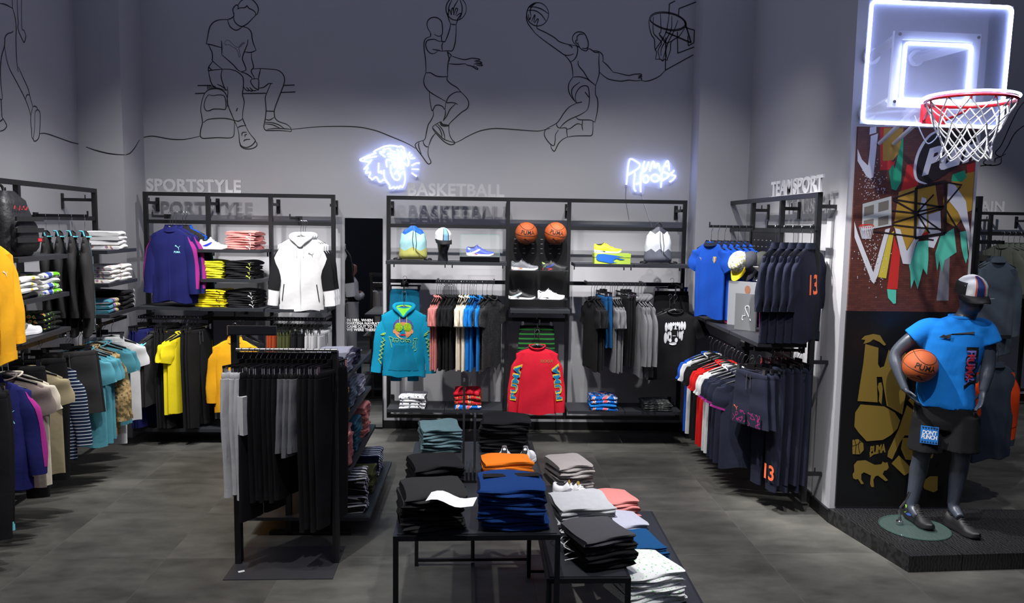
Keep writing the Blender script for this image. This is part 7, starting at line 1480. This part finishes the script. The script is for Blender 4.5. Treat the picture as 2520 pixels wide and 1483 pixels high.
for k in range(7):
    lb = ORD[k]+' grey green jacket on the far wall rack'; hang_top(F6, F6.pix(2470+14*k, 560, -.3).x, -.3, 2.32, R(-90)+.5, jack(0, .74), {'main': fab('sage', (92, 96, 86)), 'rib': f_ol2}, 'jacket', lb, 'jacket', 'jackets on the far rack', 'hanger of the '+lb)
# ------------------------------------------------------------------ woman seen in the mirror (stands left of the camera)
wx, wy = -2.34, 2.25
wo = thing('person', 'person in white jacket and trousers with crossed arms, seen in the mirror', 'person', (wx, wy, 0), R(70))
skm = mat('skin', (196, 146, 120), .55); bd = MB()
def V(*a): return Vector(a)
bd.loft([[(a_*math.cos(6.2832*k/18), b_*math.sin(6.2832*k/18)+y, z) for k in range(18)] for z, a_, b_, y in ((.86, .10, .08, 0), (.95, .16, .11, 0), (1.08, .13, .09, 0), (1.22, .15, .10, -.01), (1.32, .16, .095, 0), (1.38, .10, .07, 0), (1.42, .05, .05, 0), (1.46, .048, .048, 0))])
for sd in (-1, 1):
    limb(bd, [V(sd*.085, 0, .90), V(sd*.09, -.01, .50), V(sd*.09, .02, .30), V(sd*.09, .01, .08)], [.085, .075, .055, .05, .048, .036]); limb(bd, [V(sd*.09, .02, .06), V(sd*.10, -.06, .04), V(sd*.10, -.15, .03)], [.036, .038, .028])
    el = V(sd*.23, -.06, 1.06); wr = V(-sd*.06, -.20, 1.10+.03*sd); limb(bd, [V(sd*.165, 0, 1.33), V(sd*.215, -.01, 1.20), el, (el+wr)/2+V(0, -.05, .0), wr], [.055, .045, .042, .038, .028]); hand(bd, wr, V(-sd*1, .15, .05), V(0, .2, 1), V(0, 1, 0), .85, .4)
hd_ = head_mb(.90).xf(Matrix.Translation((0, .012, 1.375))); bd.add(hd_.v, hd_.f)
o = bd.build('body', skm, wo); md = o.modifiers.new('remesh', 'REMESH'); md.mode = 'VOXEL'; md.voxel_size = .009; md.use_smooth_shade = True; sm = o.modifiers.new('smooth', 'SMOOTH'); sm.iterations = 4
hr = MB(); hr.loft([[(a_*math.cos(6.2832*k/20), b_*math.sin(6.2832*k/20)+y, z) for k in range(20)] for z, a_, b_, y in ((1.22, .07, .035, .09), (1.36, .085, .05, .075), (1.48, .088, .075, .05), (1.57, .085, .09, .032), (1.64, .078, .092, .025), (1.685, .05, .06, .02), (1.70, .015, .02, .02))]); hr.build('hair', mat('hair_dark', (22, 18, 17), .5), wo)
jw = fab('jacket_white', (214, 214, 212)); m = MB()
m.loft([[(a_*math.cos(6.2832*k/24), b_*math.sin(6.2832*k/24), z) for k in range(24)] for z, a_, b_ in ((.93, .175, .13), (1.05, .165, .12), (1.2, .18, .125), (1.33, .185, .115), (1.39, .12, .085), (1.43, .065, .06))]); m.build('jacket', jw, wo)
for sd in (-1, 1):
    m = MB(); el = V(sd*.23, -.06, 1.06); wr = V(-sd*.02, -.19, 1.10+.03*sd); limb(m, [V(sd*.165, 0, 1.33), V(sd*.215, -.01, 1.20), el, (el+wr)/2+V(0, -.05, 0)], [.068, .060, .058, .052], 16); m.build('sleeve', jw, wo)
    m = MB(); limb(m, [V(sd*.085, 0, .95), V(sd*.095, -.01, .55), V(sd*.10, .01, .30), V(sd*.10, .0, .09)], [.105, .10, .085, .08, .072], 18); m.build('trouser_leg', jw, wo)
    for k, me in SH.items():
        if k in ('sole', 'upper', 'laces'): q = obj('shoe_'+k, me, g_white, wo, (sd*.10, .09, .001)); q.rotation_euler = (0, 0, R(-90)); q.scale = (.92, .92, .92)
MB().loft([[(a_*math.cos(6.2832*k/24), b_*math.sin(6.2832*k/24), z) for k in range(24)] for z, a_, b_ in ((.97, .172, .128), (1.08, .168, .124), (1.16, .18, .128))], False, False).build('dark_band', f_black, wo)
